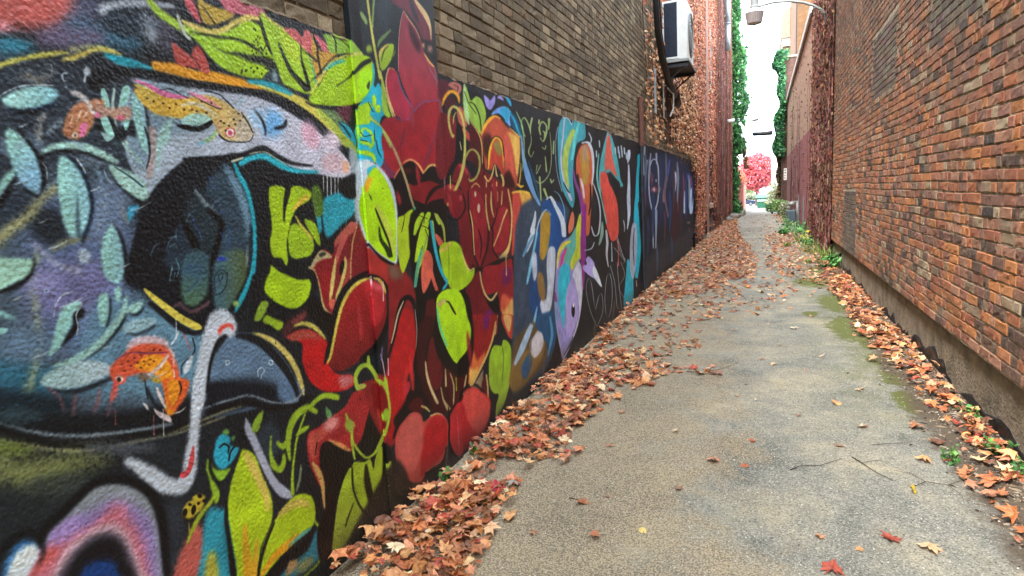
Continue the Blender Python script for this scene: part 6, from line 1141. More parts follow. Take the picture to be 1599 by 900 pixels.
B|8f969c|5|0.1|0|7509 707 7498 705 7713 460 7792 161 7904 86 7923 81 7932 84 7822 156 7742 457 7526 703|
B|8f969c|5|0.1|0|7899 699 7884 698 7946 426 8037 170 8083 40 8100 34 8115 34 8068 166 7977 422 7914 695|
B|8f969c|5|0.1|0|8115 687 8103 685 8334 481 7939 375 8233 190 8254 186 8263 188 7970 370 8367 475 8134 683|
B|8f969c|5|0.1|0|7722 923 7718 919 7998 814 8359 669 8231 660 8232 655 8253 652 8391 668 8024 816 7741 921|
B|8f969c|5|0.1|0|7912 1010 7900 1007 8118 803 8430 687 8453 685 8458 689 8148 803 7930 1007|
B|48a4a8|12|0.25|0|7053 1753 7159 1983 7440 2251 7610 2363 7796 2300 7971 2162 8147 1967 8248 1787 8402 1704 8234 1683 7865 1784 7597 1854 7331 1802 7108 1593|
B|cc5a4a|11|0.15|0|7371 1873 7422 2110 7583 2320 7723 2246 7790 2079 7939 1910 8043 1811 7761 1857 7550 1901|
B|d04c40|10|0.12|0|7160 1846 7439 1851 7581 1732 7789 1634 8001 1478 8052 1217 7981 1039 7651 1001 7450 1128 7317 1305 7218 1545 7123 1708|
B|14181c|13|0|0|7599 1866 7981 1785 8213 1709 8014 1581 7795 1683|
B|b8bcc0|8|0.2|0|7348 1167 7309 1161 7321 1016 7282 875 7376 718 7398 712 7417 714 7384 865 7445 1006 7391 1157|
B|6ab0a8|7|0|0|7093 2053 7068 2047 6945 1774 7147 1522 7332 1255 7366 1249 7392 1255 7205 1523 7018 1776 7115 2049|
B|a8b0b6|5|0|0|6798 1722 6782 1717 6975 1548 7044 1365 6940 1166 6792 1147 6675 1250 6649 1254 6634 1249 6751 1137 7011 1156 7111 1362 7039 1550 6824 1720|
B|7fa090|8|0.2|0|7164 1273 7123 1268 7048 1136 6949 1028 6977 1016 7021 1017 7201 1119 7201 1263|
B|9aa4ac|5|0|0|6321 1016 6337 1011 6638 1003 6777 1061 6768 1067 6745 1068 6607 1016 6329 1020|
B|8a9098|5|0|0|7942 1045 7928 1042 8141 839 8384 664 8407 660 8421 662 8189 837 7962 1041|
B|b0bccc|8|0|0|8860 2198 8756 2178 8703 2081 8722 2012 8745 2008 8776 2013 8927 2086 8954 2186|
B|b0bccc|8|0|0|8801 1993 8760 1985 8718 1764 8618 1517 8645 1296 8580 1105 8604 1099 8634 1100 8841 1286 8870 1512 8887 1766 8844 1988|
B|9aa4ac|5|0|0|8365 1231 8342 1227 8390 1144 8369 1078 8387 1073 8408 1074 8456 1140 8394 1226|
B|a0b0bc|6|0|0|7971 2181 7938 2173 7951 2098 7987 2095 8021 2103 8008 2177|
B|a0b0bc|6|0|0|8152 2204 8116 2195 8131 2119 8168 2116 8204 2124 8189 2200|
B|a0b0bc|6|0|0|8339 2227 8303 2218 8318 2141 8357 2137 8394 2146 8378 2224|
B|a0b0bc|6|0|0|8530 2212 8492 2203 8508 2124 8549 2120 8587 2129 8571 2208|
B|a0b0bc|6|0|0|8204 2142 8169 2134 8183 2058 8222 2054 8258 2062 8243 2139|
B|a0b0bc|6|0|0|8655 2151 8616 2142 8633 2062 8675 2058 8714 2067 8697 2147|
B|a0b0bc|5|0|0|6985 2093 6958 2086 6968 2020 6996 2016 7023 2023 7013 2089|
B|a0b0bc|5|0|0|7140 2214 7112 2206 7122 2139 7152 2136 7180 2143 7169 2211|
B|a0b0bc|6|0|0|8369 2164 8332 2155 8347 2077 8387 2073 8424 2082 8409 2160|
B|22a8be|10|0|0|9741 2180 9515 2148 9447 2008 9322 1769 9239 1476 9377 1451 9526 1469 9547 1769 9675 2011 9911 2152|
C|22a8be|10|0|0|9741 2180 9515 2148 9447 2008 9322 1769 9239 1476 9377 1451 9526 1469 9547 1769 9675 2011 9911 2152|
B|22a8be|10|0|0|9306 1518 9212 1506 9059 1131 9148 742 9086 363 9187 331 9304 331 9599 699 9531 1107 9400 1502|
B|22a8be|9|0|0|8637 679 8764 550 8928 324 8888 124 8668 15 8234 65 8346 324 8480 529|
B|22a8be|9|0|0|8266 20 8403 359 8538 678 8700 517 8917 254 8862 56|
B|98a2b2|12|0.15|0|9032 1163 9287 1104 9304 848 9196 618 9044 397 8900 343 8728 497 8736 783 8853 1030|
B|2a3038|7|0|0|9098 1075 9074 1073 8952 820 9009 550 9032 544 9054 545 9027 813 9119 1070|
B|d0aaa0|6|0|0|9155 294 9140 294 9168 199 9193 192 9215 193 9171 290|
C|1b2a46|82|0.3|0|10051 2118 13340 2327 16272 2163 18228 1719 16162 1071 13195 1016 11566 950 10157 1487|
C|9aa0b0|9|0.2|0|10728 1299 10782 1307 10577 1547 10577 1876 10786 2075 11115 2141 11383 2062 11463 1783 11358 1465 11022 1286 10790 1286 10759 1278 10810 1269 11179 1268 11518 1459 11627 1785 11542 2072 11160 2166 10636 2080 10440 1874 10439 1547 10660 1308|
C|8a96ac|11|0.3|0|10887 1281 10779 1272 10715 1002 10756 638 10808 627 10861 629 10904 991 10989 1263|
C|8a96ac|12|0.3|0|11188 1273 11054 1261 11050 947 11011 615 11064 603 11121 604 11249 934 11321 1251|
C|8a3a44|23|0.3|0|11364 1624 11254 1585 11004 1571 10768 1589 10677 1628 10777 1665 11017 1681 11263 1664|
C|9a9aa4|14|0|0|11119 1625 11078 1601 10985 1592 10896 1602 10862 1627 10902 1651 10993 1660 11084 1650|
C|9a9aa4|11|0|0|10881 1779 10860 1760 10815 1752 10772 1760 10756 1779 10777 1798 10821 1806 10864 1798|
C|9a9aa4|12|0|0|11315 1782 11293 1762 11244 1754 11198 1762 11181 1781 11203 1801 11251 1810 11297 1802|
C|8f98a8|11|0.3|0|10168 2320 10101 2308 10041 2180 10109 2173 10186 2186 10229 2314|
C|8f98a8|11|0.3|0|9964 2155 9896 2142 9958 1866 10022 1859 10084 1869 10037 2149|
C|8f98a8|11|0.3|0|10733 2235 10668 2225 10602 2091 10648 2085 10702 2093 10789 2229|
C|8f98a8|12|0.3|0|11324 2265 11236 2250 11282 2079 11351 2073 11418 2084 11416 2259|
C|8f98a8|11|0.3|0|10366 2106 10305 2097 10198 1903 10240 1896 10291 1903 10418 2099|
C|5a3a55|16|0|0|9939 1623 9915 1614 10064 1551 10104 1360 10142 1354 10178 1359 10192 1553 9995 1620|
C|3c1a24|43|0.2|0|13889 1459 13457 1424 13226 1017 13111 527 13493 448 13941 451 14346 957 14323 1405|
C|b0b4c0|14|0.2|0|13837 1986 13675 1966 13657 1799 13602 1590 13723 1574 13862 1585 14053 1801 14005 1973|
C|5a2a34|30|0|0|14311 1601 14133 1585 14052 1150 14186 1130 14330 1139 14485 1581|
C|6e5258|26|0.4|0|12586 1890 12379 1869 12129 1524 12562 1085 12685 1069 12785 1079 12392 1522 12760 1868|
C|7a6068|25|0.4|0|11897 1758 11828 1748 11984 1377 11958 1459 11833 1465 11779 1449 12241 1370 11976 1751|
C|3a4a8a|27|0.3|0|13042 2207 12912 2192 12573 1910 12692 1894 12850 1909 13144 2196|
C|a8bcd8|16|0.15|0|15434 1578 15301 1565 15338 1339 15268 1058 15422 1035 15595 1043 15837 1328 15586 1565|
C|a8c0e0|18|0.15|0|17170 1634 16915 1615 16552 1313 16615 1003 16944 960 17301 975 17538 1288 17414 1611|
C|2a4a88|45|0.3|0|16149 1993 15924 1945 16873 1677 18436 1812 18399 1847 18044 1848 17480 1761 16592 1985|
C|8a3a40|21|0|0|17039 1936 16922 1923 17018 1665 17172 1653 17317 1666 17167 1928|
C|8a4a44|21|0.2|0|16478 611 16342 607 16381 297 16547 270 16710 271 16622 590|
C|7a6a68|17|0|0|16732 739 16619 723 16354 729 16100 752 15999 779 16104 795 16361 790 16623 767|
B|34363c|93|0.3|0|9656 316 10628 530 13140 522 18693 515 19912 -54 14431 47 11002 64 9795 7|
C|34363c|93|0.3|0|9656 316 10628 530 13140 522 18693 515 19912 -54 14431 47 11002 64 9795 7|
A|a9b4bc|2|0.8|0|990 1699 991 1699 1008 1703 1029 1716 1030 1717 1029 1717 1007 1706 991 1700|
A|a9b4bc|2|0.8|0|1049 1531 1050 1530 1073 1533 1105 1550 1106 1551 1105 1551 1072 1538 1049 1532|
A|a9b4bc|2|0.8|0|1182 1681 1183 1681 1200 1684 1223 1697 1224 1698 1223 1698 1199 1688 1182 1682|
A|a9b4bc|2|0.8|0|1057 1374 1058 1373 1089 1375 1130 1392 1131 1393 1130 1394 1088 1380 1058 1375|
A|a9b4bc|2|0.8|0|1151 1235 1152 1234 1173 1234 1200 1243 1200 1243 1199 1244 1172 1237 1152 1236|
A|a9b4bc|2|0.8|0|968 1255 969 1254 991 1254 1021 1265 1021 1266 1020 1266 990 1258 969 1256|
A|a9b4bc|2|0.8|0|1298 1623 1299 1622 1329 1628 1370 1648 1371 1649 1370 1649 1328 1632 1298 1624|
A|a9b4bc|2|0.8|0|947 1411 948 1410 958 1410 972 1417 973 1418 972 1419 957 1415 947 1412|
A|a9b4bc|2|0.8|0|1233 1457 1234 1456 1251 1457 1274 1467 1274 1468 1273 1469 1250 1461 1233 1458|
A|a9b4bc|2|0.8|0|1295 1107 1296 1105 1319 1104 1351 1112 1351 1113 1350 1113 1318 1108 1295 1108|
A|a9b4bc|2|0.8|0|1036 1600 1036 1599 1048 1601 1063 1610 1063 1610 1063 1611 1047 1604 1036 1601|
A|a9b4bc|2|0.8|0|1183 1927 1184 1926 1197 1931 1215 1942 1215 1943 1214 1943 1197 1934 1184 1928|
A|a9b4bc|2|0.8|0|1027 1845 1028 1844 1037 1846 1049 1855 1049 1856 1048 1856 1036 1850 1027 1846|
A|4a6074|2|0.5|0|1399 1497 1400 1497 1419 1524 1443 1534 1443 1536 1442 1536 1415 1526 1398 1498|
A|4a6074|2|0.5|0|1484 1425 1485 1425 1505 1452 1532 1462 1532 1464 1530 1465 1502 1455 1483 1426|
A|4a6074|2|0.5|0|1590 1612 1591 1612 1613 1641 1641 1654 1641 1656 1640 1656 1609 1644 1589 1613|
A|4a6074|3|0.5|0|1628 1498 1629 1498 1652 1527 1681 1539 1682 1541 1680 1541 1648 1530 1627 1499|
A|4a6074|2|0.5|0|1481 1574 1483 1574 1503 1602 1528 1614 1529 1615 1527 1616 1499 1604 1481 1575|
A|4a6074|2|0.5|0|1341 1483 1342 1483 1360 1508 1382 1519 1383 1520 1381 1521 1357 1511 1340 1484|
A|4a6074|3|0.5|0|1591 1344 1592 1344 1614 1371 1643 1381 1644 1383 1642 1384 1610 1375 1590 1345|
P|9a2a30|14|0.6|0|2753 1670 2745 1665 2747 1631 2766 1599 2776 1596 2784 1601 2789 1636 2763 1668|
P|96242e|14|0.6|0|2965 1806 2956 1801 2955 1748 2974 1698 2985 1695 2995 1700 3003 1753 2976 1803|
P|8e3440|14|0.6|0|2942 2108 2933 2102 2933 2051 2952 2004 2962 2002 2972 2007 2979 2060 2953 2106|
P|8e2a30|16|0.6|0|3316 1665 3305 1660 3305 1602 3329 1545 3342 1541 3354 1546 3363 1605 3329 1662|
B|8e2a30|16|0.6|0|3337 1666 3326 1660 3326 1602 3350 1545 3363 1540 3375 1545 3384 1605 3350 1662|
B|94282e|17|0.6|0|3677 1538 3664 1533 3662 1448 3689 1363 3704 1358 3719 1363 3731 1448 3693 1534|
A|a83034|12|0.6|0|2362 1138 2355 1135 2349 1059 2358 980 2365 975 2372 978 2384 1054 2370 1133|
P|c02c2e|14|0.6|0|2752 788 2743 785 2736 698 2749 606 2759 599 2768 601 2781 687 2761 781|
A|b83a38|13|0.6|0|2442 608 2435 605 2433 556 2447 502 2456 495 2463 497 2470 546 2451 602|
P|b83a38|13|0.6|0|2427 614 2420 612 2418 562 2432 509 2440 502 2448 504 2455 553 2435 608|
B|8e2430|17|0.6|0|3472 767 3459 764 3454 659 3476 548 3490 539 3503 541 3518 646 3487 759|
B|8e2028|18|0.6|0|4021 1749 4005 1743 4004 1653 4036 1564 4054 1559 4071 1564 4083 1656 4039 1745|
C|4c586b|14|0.4|0|10191 2215 10144 2206 10103 1963 10082 1598 10116 1592 10153 1597 10342 1969 10239 2211|
C|77808e|14|0.4|0|10544 2126 10508 2119 10494 1952 10467 1700 10494 1696 10523 1699 10685 1956 10584 2123|
C|243b61|15|0.4|0|10872 1599 10806 1590 10737 1288 10732 828 10781 817 10833 819 11077 1275 10941 1590|
C|203556|16|0.4|0|11809 2179 11717 2164 11607 1746 11618 1115 11686 1103 11758 1108 12081 1748 11904 2172|
C|565f70|17|0.4|0|12480 2322 12430 2313 12411 2068 12373 1700 12410 1695 12451 1699 12674 2076 12534 2319|
C|253d65|18|0.4|0|12935 1581 12844 1571 12764 1266 12781 801 12848 789 12921 791 13237 1251 13031 1570|
C|42323f|19|0.4|0|13579 2110 13500 2099 13439 1726 13417 1164 13476 1156 13539 1159 13852 1727 13663 2104|
C|747c8c|19|0.4|0|14225 2198 14139 2186 14081 1852 14071 1351 14135 1342 14204 1347 14532 1857 14317 2193|
C|382430|20|0.4|0|14735 1565 14617 1554 14510 1094 14524 391 14610 375 14703 376 15117 1070 14857 1553|
C|6a3b44|21|0.4|0|15275 2007 15201 1998 15183 1699 15142 1250 15197 1243 15257 1246 15572 1699 15355 2002|
C|243d69|22|0.4|0|15787 1864 15682 1853 15617 1484 15613 926 15692 914 15776 917 16171 1476 15900 1856|
C|818a98|22|0.4|0|16506 1950 16420 1940 16403 1619 16362 1134 16425 1126 16495 1129 16855 1617 16598 1944|
C|2e456e|24|0.4|0|17272 1877 17179 1867 17169 1598 17137 1193 17207 1185 17283 1189 17663 1596 17373 1870|
C|1e3351|14|0.4|0|10307 1185 10247 1179 10187 932 10187 553 10230 541 10278 542 10496 910 10370 1174|
C|424e61|15|0.4|0|11185 683 11143 681 11118 408 11073 -2 11104 -11 11138 -12 11336 384 11229 674|
C|56323c|17|0.4|0|12185 1217 12136 1212 12116 968 12079 601 12115 594 12154 595 12371 954 12236 1209|
C|2e3f5d|18|0.4|0|13119 652 13063 649 13049 438 13019 121 13061 111 13106 110 13345 411 13180 641|
C|603b49|15|0.4|0|10773 1924 10713 1913 10670 1828 10704 1700 10749 1693 10802 1699 11004 1832 10844 1918|
C|7c767f|16|0.4|0|11519 1707 11467 1698 11444 1635 11463 1539 11503 1533 11552 1537 11748 1634 11586 1701|
B|5a564e|11|0.8|0|4634 504 4626 503 4560 358 4539 202 4546 198 4553 198 4604 346 4641 500|
B|5a564e|11|0.8|0|4918 212 4909 212 4841 88 4822 -50 4829 -55 4838 -55 4889 73 4925 207|
B|5a564e|13|0.8|0|5905 85 5892 86 5808 -25 5790 -155 5800 -160 5812 -161 5874 -45 5915 80|
B|5a564e|10|0.8|0|3873 -133 3867 -132 3824 -187 3814 -256 3819 -261 3825 -261 3857 -202 3878 -137|
P|5a564e|8|0.8|0|3104 175 3100 176 3066 109 3055 33 3058 29 3063 29 3089 99 3108 172|
B|5a564e|15|0.8|0|6705 189 6689 190 6586 65 6567 -79 6580 -85 6595 -86 6670 44 6717 184|
B|5a564e|17|0.8|0|7701 238 7681 239 7558 138 7542 16 7559 9 7578 8 7665 115 7717 232|
A|5a564e|7|0.8|0|2197 -3 2194 -2 2174 -39 2167 -84 2169 -86 2171 -87 2187 -48 2198 -5|
P|5a564e|7|0.8|0|2644 34 2640 35 2615 -7 2607 -58 2610 -61 2613 -62 2633 -17 2646 31|
P|e0c0c0|2|0.1|0|2562 1228 2559 1227 2554 1170 2547 1132 2551 1130 2556 1131 2559 1169 2565 1226|
P|c8b0c0|2|0.1|0|2551 838 2547 837 2543 787 2537 754 2542 750 2546 751 2549 785 2554 836|
P|a8d61c|3|0.1|0|3256 530 3251 529 3249 481 3243 450 3249 445 3256 446 3257 478 3261 527|
B|a8d61c|3|0.1|0|3276 523 3271 523 3269 474 3263 443 3270 438 3277 439 3278 471 3281 520|
B|c0a060|3|0.1|0|4179 1187 4171 1185 4167 1100 4157 1044 4166 1040 4176 1042 4179 1099 4186 1184|
B|a89ad0|4|0.1|0|5465 99 5453 99 5454 16 5443 -37 5458 -45 5475 -46 5474 10 5477 93|
B|2fb0c4|4|0.1|0|5340 649 5329 648 5326 540 5312 471 5327 464 5343 464 5345 537 5352 644|
B|c8584c|6|0.1|0|7986 999 7963 996 7961 795 7936 663 7966 654 7998 655 7999 791 8009 993|
B|b8c0c8|6|0.1|0|7613 989 7592 986 7596 851 7578 762 7605 754 7634 756 7631 847 7634 983|
A|3a4248|2|0.1|0|1823 1133 1821 1132 1819 1105 1815 1087 1818 1085 1821 1086 1822 1104 1825 1131|
A|a06068|2|0.1|0|1278 989 1276 988 1272 952 1268 928 1270 926 1272 927 1274 951 1279 987|
A|b8b0b0|2|0.1|0|1313 997 1311 997 1305 948 1300 916 1302 914 1304 915 1308 947 1314 996|
A|b05a58|2|0.1|0|1162 1050 1161 1049 1158 1022 1155 1004 1157 1002 1158 1003 1160 1021 1163 1048|
A|c8d0d8|2|0.1|0|1400 1270 1399 1269 1394 1232 1390 1207 1392 1206 1394 1206 1397 1231 1401 1269|'''
def smooth_closed(P,n=4):
    P=np.array(P,float); k=len(P); out=[]
    for i in range(k):
        p0,p1,p2,p3=P[i-1],P[i],P[(i+1)%k],P[(i+2)%k]
        for j in range(n):
            t=j/n; out.append(.5*((2*p1)+(-p0+p2)*t+(2*p0-5*p1+4*p2-p3)*t*t+(-p0+3*p1-3*p2+p3)*t**3))
    return np.array(out)
def box1(a,r,ax):
    if r<1: return a
    k=2*r+1; pad=[(0,0),(0,0)]; pad[ax]=(r+1,r); c=np.cumsum(np.pad(a,pad,mode='edge'),axis=ax,dtype=np.float64)
    n=a.shape[ax]
    return ((np.take(c,range(k,k+n),ax)-np.take(c,range(0,n),ax))/k).astype(np.float32)
def vnoise(h,w,ph,pw,seed):
    r=np.random.default_rng(seed); gh,gw=int(h/ph)+3,int(w/pw)+3; g=r.random((gh,gw)).astype(np.float32)
    y=np.arange(h)/ph; x=np.arange(w)/pw; yi=y.astype(int); xi=x.astype(int); fy=(y-yi)[:,None]; fx=(x-xi)[None,:]
    fy=fy*fy*(3-2*fy); fx=fx*fx*(3-2*fx)
    a=g[yi][:,xi]; b=g[yi][:,xi+1]; c=g[yi+1][:,xi]; d=g[yi+1][:,xi+1]
    return (a*(1-fx)+b*fx)*(1-fy)+(c*(1-fx)+d*fx)*fy
SEC={'A':(-.6,2.475,0.,2.36,.0025,.0025,'1a1f25'),'P':(2.47,3.285,0.,3.7,.0025,.0025,'1d2125'),
     'B':(3.285,9.66,0.,2.345,.0045,.0028,'1d2126'),'C':(9.66,18.7,0.,2.36,.010,.005,'1b222c')}
def hexv(h): return np.array([int(h[i:i+2],16)/255 for i in (0,2,4)],dtype=np.float32)
def paint(sec):
    y0,y1,z0,z1,dy,dz,base=SEC[sec]; W=int((y1-y0)/dy); Hh=int((z1-z0)/dz)
    img=np.empty((Hh,W,3),np.float32); img[:]=hexv(base)
    sd=ord(sec)
    fine=vnoise(Hh,W,.006/dz,.006/dy,sd)*.6+vnoise(Hh,W,.0025/dz+.6,.0025/dy+.6,sd+1)*.4
    mid=vnoise(Hh,W,.05/dz,.05/dy,sd+2); big=vnoise(Hh,W,.25/dz,.25/dy,sd+3)
    img*=(.75+.5*big+.25*(mid-.5))[...,None]
    for ln in MURAL.strip().split('\n'):
        k,c,soft,sp,cor,pts,g=ln.split('|')
        if k!=sec: continue
        v=np.array(pts.split(),float)/1000; P=v.reshape(-1,2)
        P=P if cor=='1' else smooth_closed(P)
        X=(P[:,0]-y0)/dy; Y=(P[:,1]-z0)/dz; s=float(soft)/1000
        rx=max(0,int(round(s/dy*.62))); ry=max(0,int(round(s/dz*.62))); px,py=3*rx+3,3*ry+3
        xa,xb=int(max(0,math.floor(X.min())-px)),int(min(W,math.ceil(X.max())+px)); ya,yb=int(max(0,math.floor(Y.min())-py)),int(min(Hh,math.ceil(Y.max())+py))
        if xb-xa<2 or yb-ya<2: continue
        w,h=xb-xa,yb-ya; ss=2 if w*h<400000 else 1
        par=np.zeros((h*ss,w*ss+1),np.uint8); xs=(X-xa)*ss; ys=(Y-ya)*ss; n=len(xs)
        for i in range(n):
            x1_,q1,x2_,q2=xs[i],ys[i],xs[(i+1)%n],ys[(i+1)%n]
            if q1==q2: continue
            if q1>q2: x1_,q1,x2_,q2=x2_,q2,x1_,q1
            a=max(0,math.ceil(q1-.5)); b=min(h*ss-1,math.ceil(q2-.5)-1)
            if b<a: continue
            rr=np.arange(a,b+1); xx=x1_+(rr+.5-q1)*(x2_-x1_)/(q2-q1); xi=np.clip(np.ceil(xx-.5),0,w*ss).astype(int)
            np.bitwise_xor.at(par,(rr,xi),1)
        m=np.bitwise_xor.accumulate(par,axis=1)[:,:w*ss].astype(np.float32)
        if ss==2: m=m.reshape(h,2,w,2).mean((1,3))
        for _ in range(2 if (rx+ry)>0 else 0): m=box1(box1(m,rx,1),ry,0)
        f=fine[ya:yb,xa:xb]; sp=float(sp)
        edge=4*m*(1-m); m=np.clip(m+(f-.5)*edge*(.5+1.6*sp),0,1)
        if sp>0: m=m*np.clip(1-sp*1.5*np.clip(f-.52,0,1)*2,0,1)
        cc=hexv(c)
        if g:
            gv=g.split(); c2=hexv(gv[4]); a=np.array([float(q)/1000 for q in gv[:4]])
            yy=(np.arange(xa,xb)*dy+y0)[None,:]; zz=(np.arange(ya,yb)*dz+z0)[:,None]
            d=a[2:]-a[:2]; tt=np.clip(((yy-a[0])*d[0]+(zz-a[1])*d[1])/max(1e-6,(d*d).sum()),0,1)[...,None]; cc=cc*(1-tt)+c2*tt
        shade=(.88+.16*mid[ya:yb,xa:xb]+.10*big[ya:yb,xa:xb])[...,None]; m=m[...,None]
        img[ya:yb,xa:xb]=img[ya:yb,xa:xb]*(1-m)+cc*shade*m
    # grime and scuffed bare patches towards the foot of the wall, tiny paint chips
    zz=(np.arange(Hh)*dz+z0)[:,None]; foot=np.clip(1-zz/.22,0,1)*(.3+.9*mid); foot=np.clip(foot,0,1)[...,None]
    img=img*(1-foot*.75)+hexv('3a3630')*foot*.75
    chip=(vnoise(Hh,W,.012/dz+.5,.012/dy+.5,sd+9)>.985)&(big>.3); img[chip]=img[chip]*.35+.02
    img*=(.86+.28*fine)[...,None]
    img=np.clip(img,0,1); lum=img.mean(2,keepdims=True); img=np.clip(img*np.array([1.10,1.115,1.13],np.float32)*(.86+.14*np.clip(lum*3,0,1)),0,1)
    im=bpy.data.images.new('mural_paint_'+sec,W,Hh,alpha=False)
    buf=np.ones((Hh,W,4),np.float32); buf[...,:3]=img; im.pixels.foreach_set(buf.ravel()); im.update(); return im
def muralmat(sec,rough,bs,bscale,bd,sp_=.25):
    m,t,b=nt('painted_plaster_'+sec); im=t.nodes.new('ShaderNodeTexImage'); im.image=paint(sec); im.interpolation='Cubic'; im.extension='EXTEND'
    uv=t.nodes.new('ShaderNodeUVMap'); uv.uv_map='UVMap'; link(t,uv.outputs[0],im.inputs[0]); p=pos(t)
    sx=t.nodes.new('ShaderNodeHueSaturation'); link(t,im.outputs[0],sx.inputs['Color']); sx.inputs['Saturation'].default_value=1.0; sx.inputs['Value'].default_value=1.0
    link(t,sx.outputs[0],b.inputs['Base Color']); b.inputs['Roughness'].default_value=rough; b.inputs['Specular IOR Level'].default_value=sp_
    vs_=voro(t,p,bscale,'SMOOTH_F1'); h=mth(t,'ADD',mth(t,'MULTIPLY',vs_.outputs['Distance'],-.7),mth(t,'ADD',mth(t,'MULTIPLY',noise(t,p,bscale*.7,2,.5),.5),mth(t,'MULTIPLY',noise(t,p,bscale*3.5,2,.5),.3))); n1=bump(t,None,h,bs,bd)
    pit=ramp(t,voro(t,p,22).outputs['Distance'],[(.04,0.0),(.09,1.0)]); bump(t,b,mth(t,'ADD',pit,noise(t,p,3,3)),.25,.01,n1); return m
def mural_sheet(name,sec,x,mat,parent,ny=2,nz=2,x_back=None):
    y0,y1,z0,z1=SEC[sec][:4]
    me=bpy.data.meshes.new(name); ys=np.linspace(y0,y1,ny); zs=np.linspace(z0,z1,nz)
    vs=[(x,y,z) for z in zs for y in ys]; fs=[(j*ny+i,j*ny+i+1,(j+1)*ny+i+1,(j+1)*ny+i) for j in range(nz-1) for i in range(ny-1)]
    k=len(vs); xb=x_back if x_back is not None else x-.03
    vs+=[(xb,y0,z0),(xb,y1,z0),(xb,y1,z1),(xb,y0,z1)]; c=(0,ny-1,nz*ny-1,(nz-1)*ny)
    fs+=[(c[0],c[3],k+3,k),(c[1],k+1,k+2,c[2]),(c[3],c[2],k+2,k+3),(c[0],k,k+1,c[1])]
    me.from_pydata(vs,[],fs); me.materials.append(mat); uvl=me.uv_layers.new(name='UVMap')
    for l in me.loops:
        v=me.vertices[l.vertex_index].co; uvl.data[l.index].uv=((v.y-y0)/(y1-y0),(v.z-z0)/(z1-z0))
    o=bpy.data.objects.new(name,me); col.objects.link(o); o.parent=parent; o.matrix_parent_inverse=Matrix.Translation(parent.location).inverted(); return o

# ---------------------------------------------------------------- brickwork
def bricks(mb,xw,sgn,y0,y1,z0,z1,colf,course=.0755,proud=.012,rough=1.0,skip=None,blen=.205,hdr=.3,gap=.009):
    """brick faces proud of a mortar plane at xw, facing sgn"""
    nr=int((z1-z0)/course)
    for r in range(nr):
        zb=z0+r*course; y=y0-random.uniform(0,blen)
        while y<y1:
            L=blen*random.uniform(.94,1.05) if random.random()>hdr else blen*.5
            a,b=max(y,y0),min(y+L-gap,y1); y+=L
            if b-a<.03: continue
            ym=(a+b)/2; zc=zb+.5*course
            if skip and skip(ym,zc): continue
            wob=rough*.006*math.sin(ym*1.7+r*.2)+rough*.004*math.sin(ym*5.1+r)
            c=colf(ym,zc)
            if c is None: continue
            j=lambda s:random.uniform(-s,s)*rough
            zl,zh=zb+gap/2+wob+j(.002),zb+course-gap/2+wob+j(.002)
            p=proud+j(.003); bv=.0045*(.6+rough*.6)
            o=[(a+j(.002),zl),(b+j(.002),zl+j(.0015)),(b+j(.002),zh),(a+j(.002),zh+j(.0015))]
            i=[(o[0][0]+bv,o[0][1]+bv),(o[1][0]-bv,o[1][1]+bv),(o[2][0]-bv,o[2][1]-bv),(o[3][0]+bv,o[3][1]-bv)]
            # front face split into 3x2 so that it is uneven
            vs=[(xw,q[0],q[1]) for q in o]+[(xw+sgn*(p-.004),q[0],q[1]) for q in o]
            nx=3
            grid=[]
            for jz in range(3):
                for jx in range(nx+1):
                    fx,fz=jx/nx,jz/2; yy=i[0][0]*(1-fx)+i[1][0]*fx; z_=(i[0][1]*(1-fz)+i[3][1]*fz)
                    edge= jx in(0,nx) or jz in(0,2)
                    grid.append((xw+sgn*(p+j(.0016)-(random.random()<.14 and edge)*.005*rough),yy+j(.002),z_+j(.0015)))
            n0=8; vs+=grid; G=lambda jx,jz:n0+jz*(nx+1)+jx
            fs=[(0,1,5,4),(1,2,6,5),(2,3,7,6),(3,0,4,7)]
            for jz in range(2):
                for jx in range(nx): fs.append((G(jx,jz),G(jx+1,jz),G(jx+1,jz+1),G(jx,jz+1)))
            fs.append((4,5)+tuple(G(q,0) for q in range(nx,-1,-1))); fs.append((6,7)+tuple(G(q,2) for q in range(0,nx+1)))
            fs.append((5,6,G(nx,2),G(nx,1),G(nx,0))); fs.append((7,4,G(0,0),G(0,1),G(0,2)))
            if sgn>0: fs=[f for f in fs]
            else: fs=[f[::-1] for f in fs]
            mb.add(vs,fs,c)
def pal(cs,w=None):
    ls=[lin(c) for c in cs]
    def f():
        c=random.choices(ls,w)[0]; k=random.uniform(.78,1.2); return tuple(v*k for v in c)
    return f
def facade(mb,x0,x1,y0,y1,z0,z1,holes):
    """solid wall slab with real rectangular openings (y0,y1,z0,z1)"""
    ys=sorted({y0,y1,*[h[0] for h in holes],*[h[1] for h in holes]}); zs=sorted({z0,z1,*[h[2] for h in holes],*[h[3] for h in holes]})
    for a,b in zip(ys,ys[1:]):
        for c,d in zip(zs,zs[1:]):
            if any(h[0]<=a and b<=h[1] and h[2]<=c and d<=h[3] for h in holes): continue
            mb.add([(x1,a,c),(x1,b,c),(x1,b,d),(x1,a,d),(x0,a,c),(x0,b,c),(x0,b,d),(x0,a,d)],[(0,1,2,3),(7,6,5,4)])
    for h in holes+[(y0,y1,z0,z1)]:
        a,b,c,d=h
        mb.add([(x0,a,c),(x1,a,c),(x1,b,c),(x0,b,c),(x0,a,d),(x1,a,d),(x1,b,d),(x0,b,d)],[(0,1,2,3),(7,6,5,4),(0,4,5,1),(3,2,6,7)])
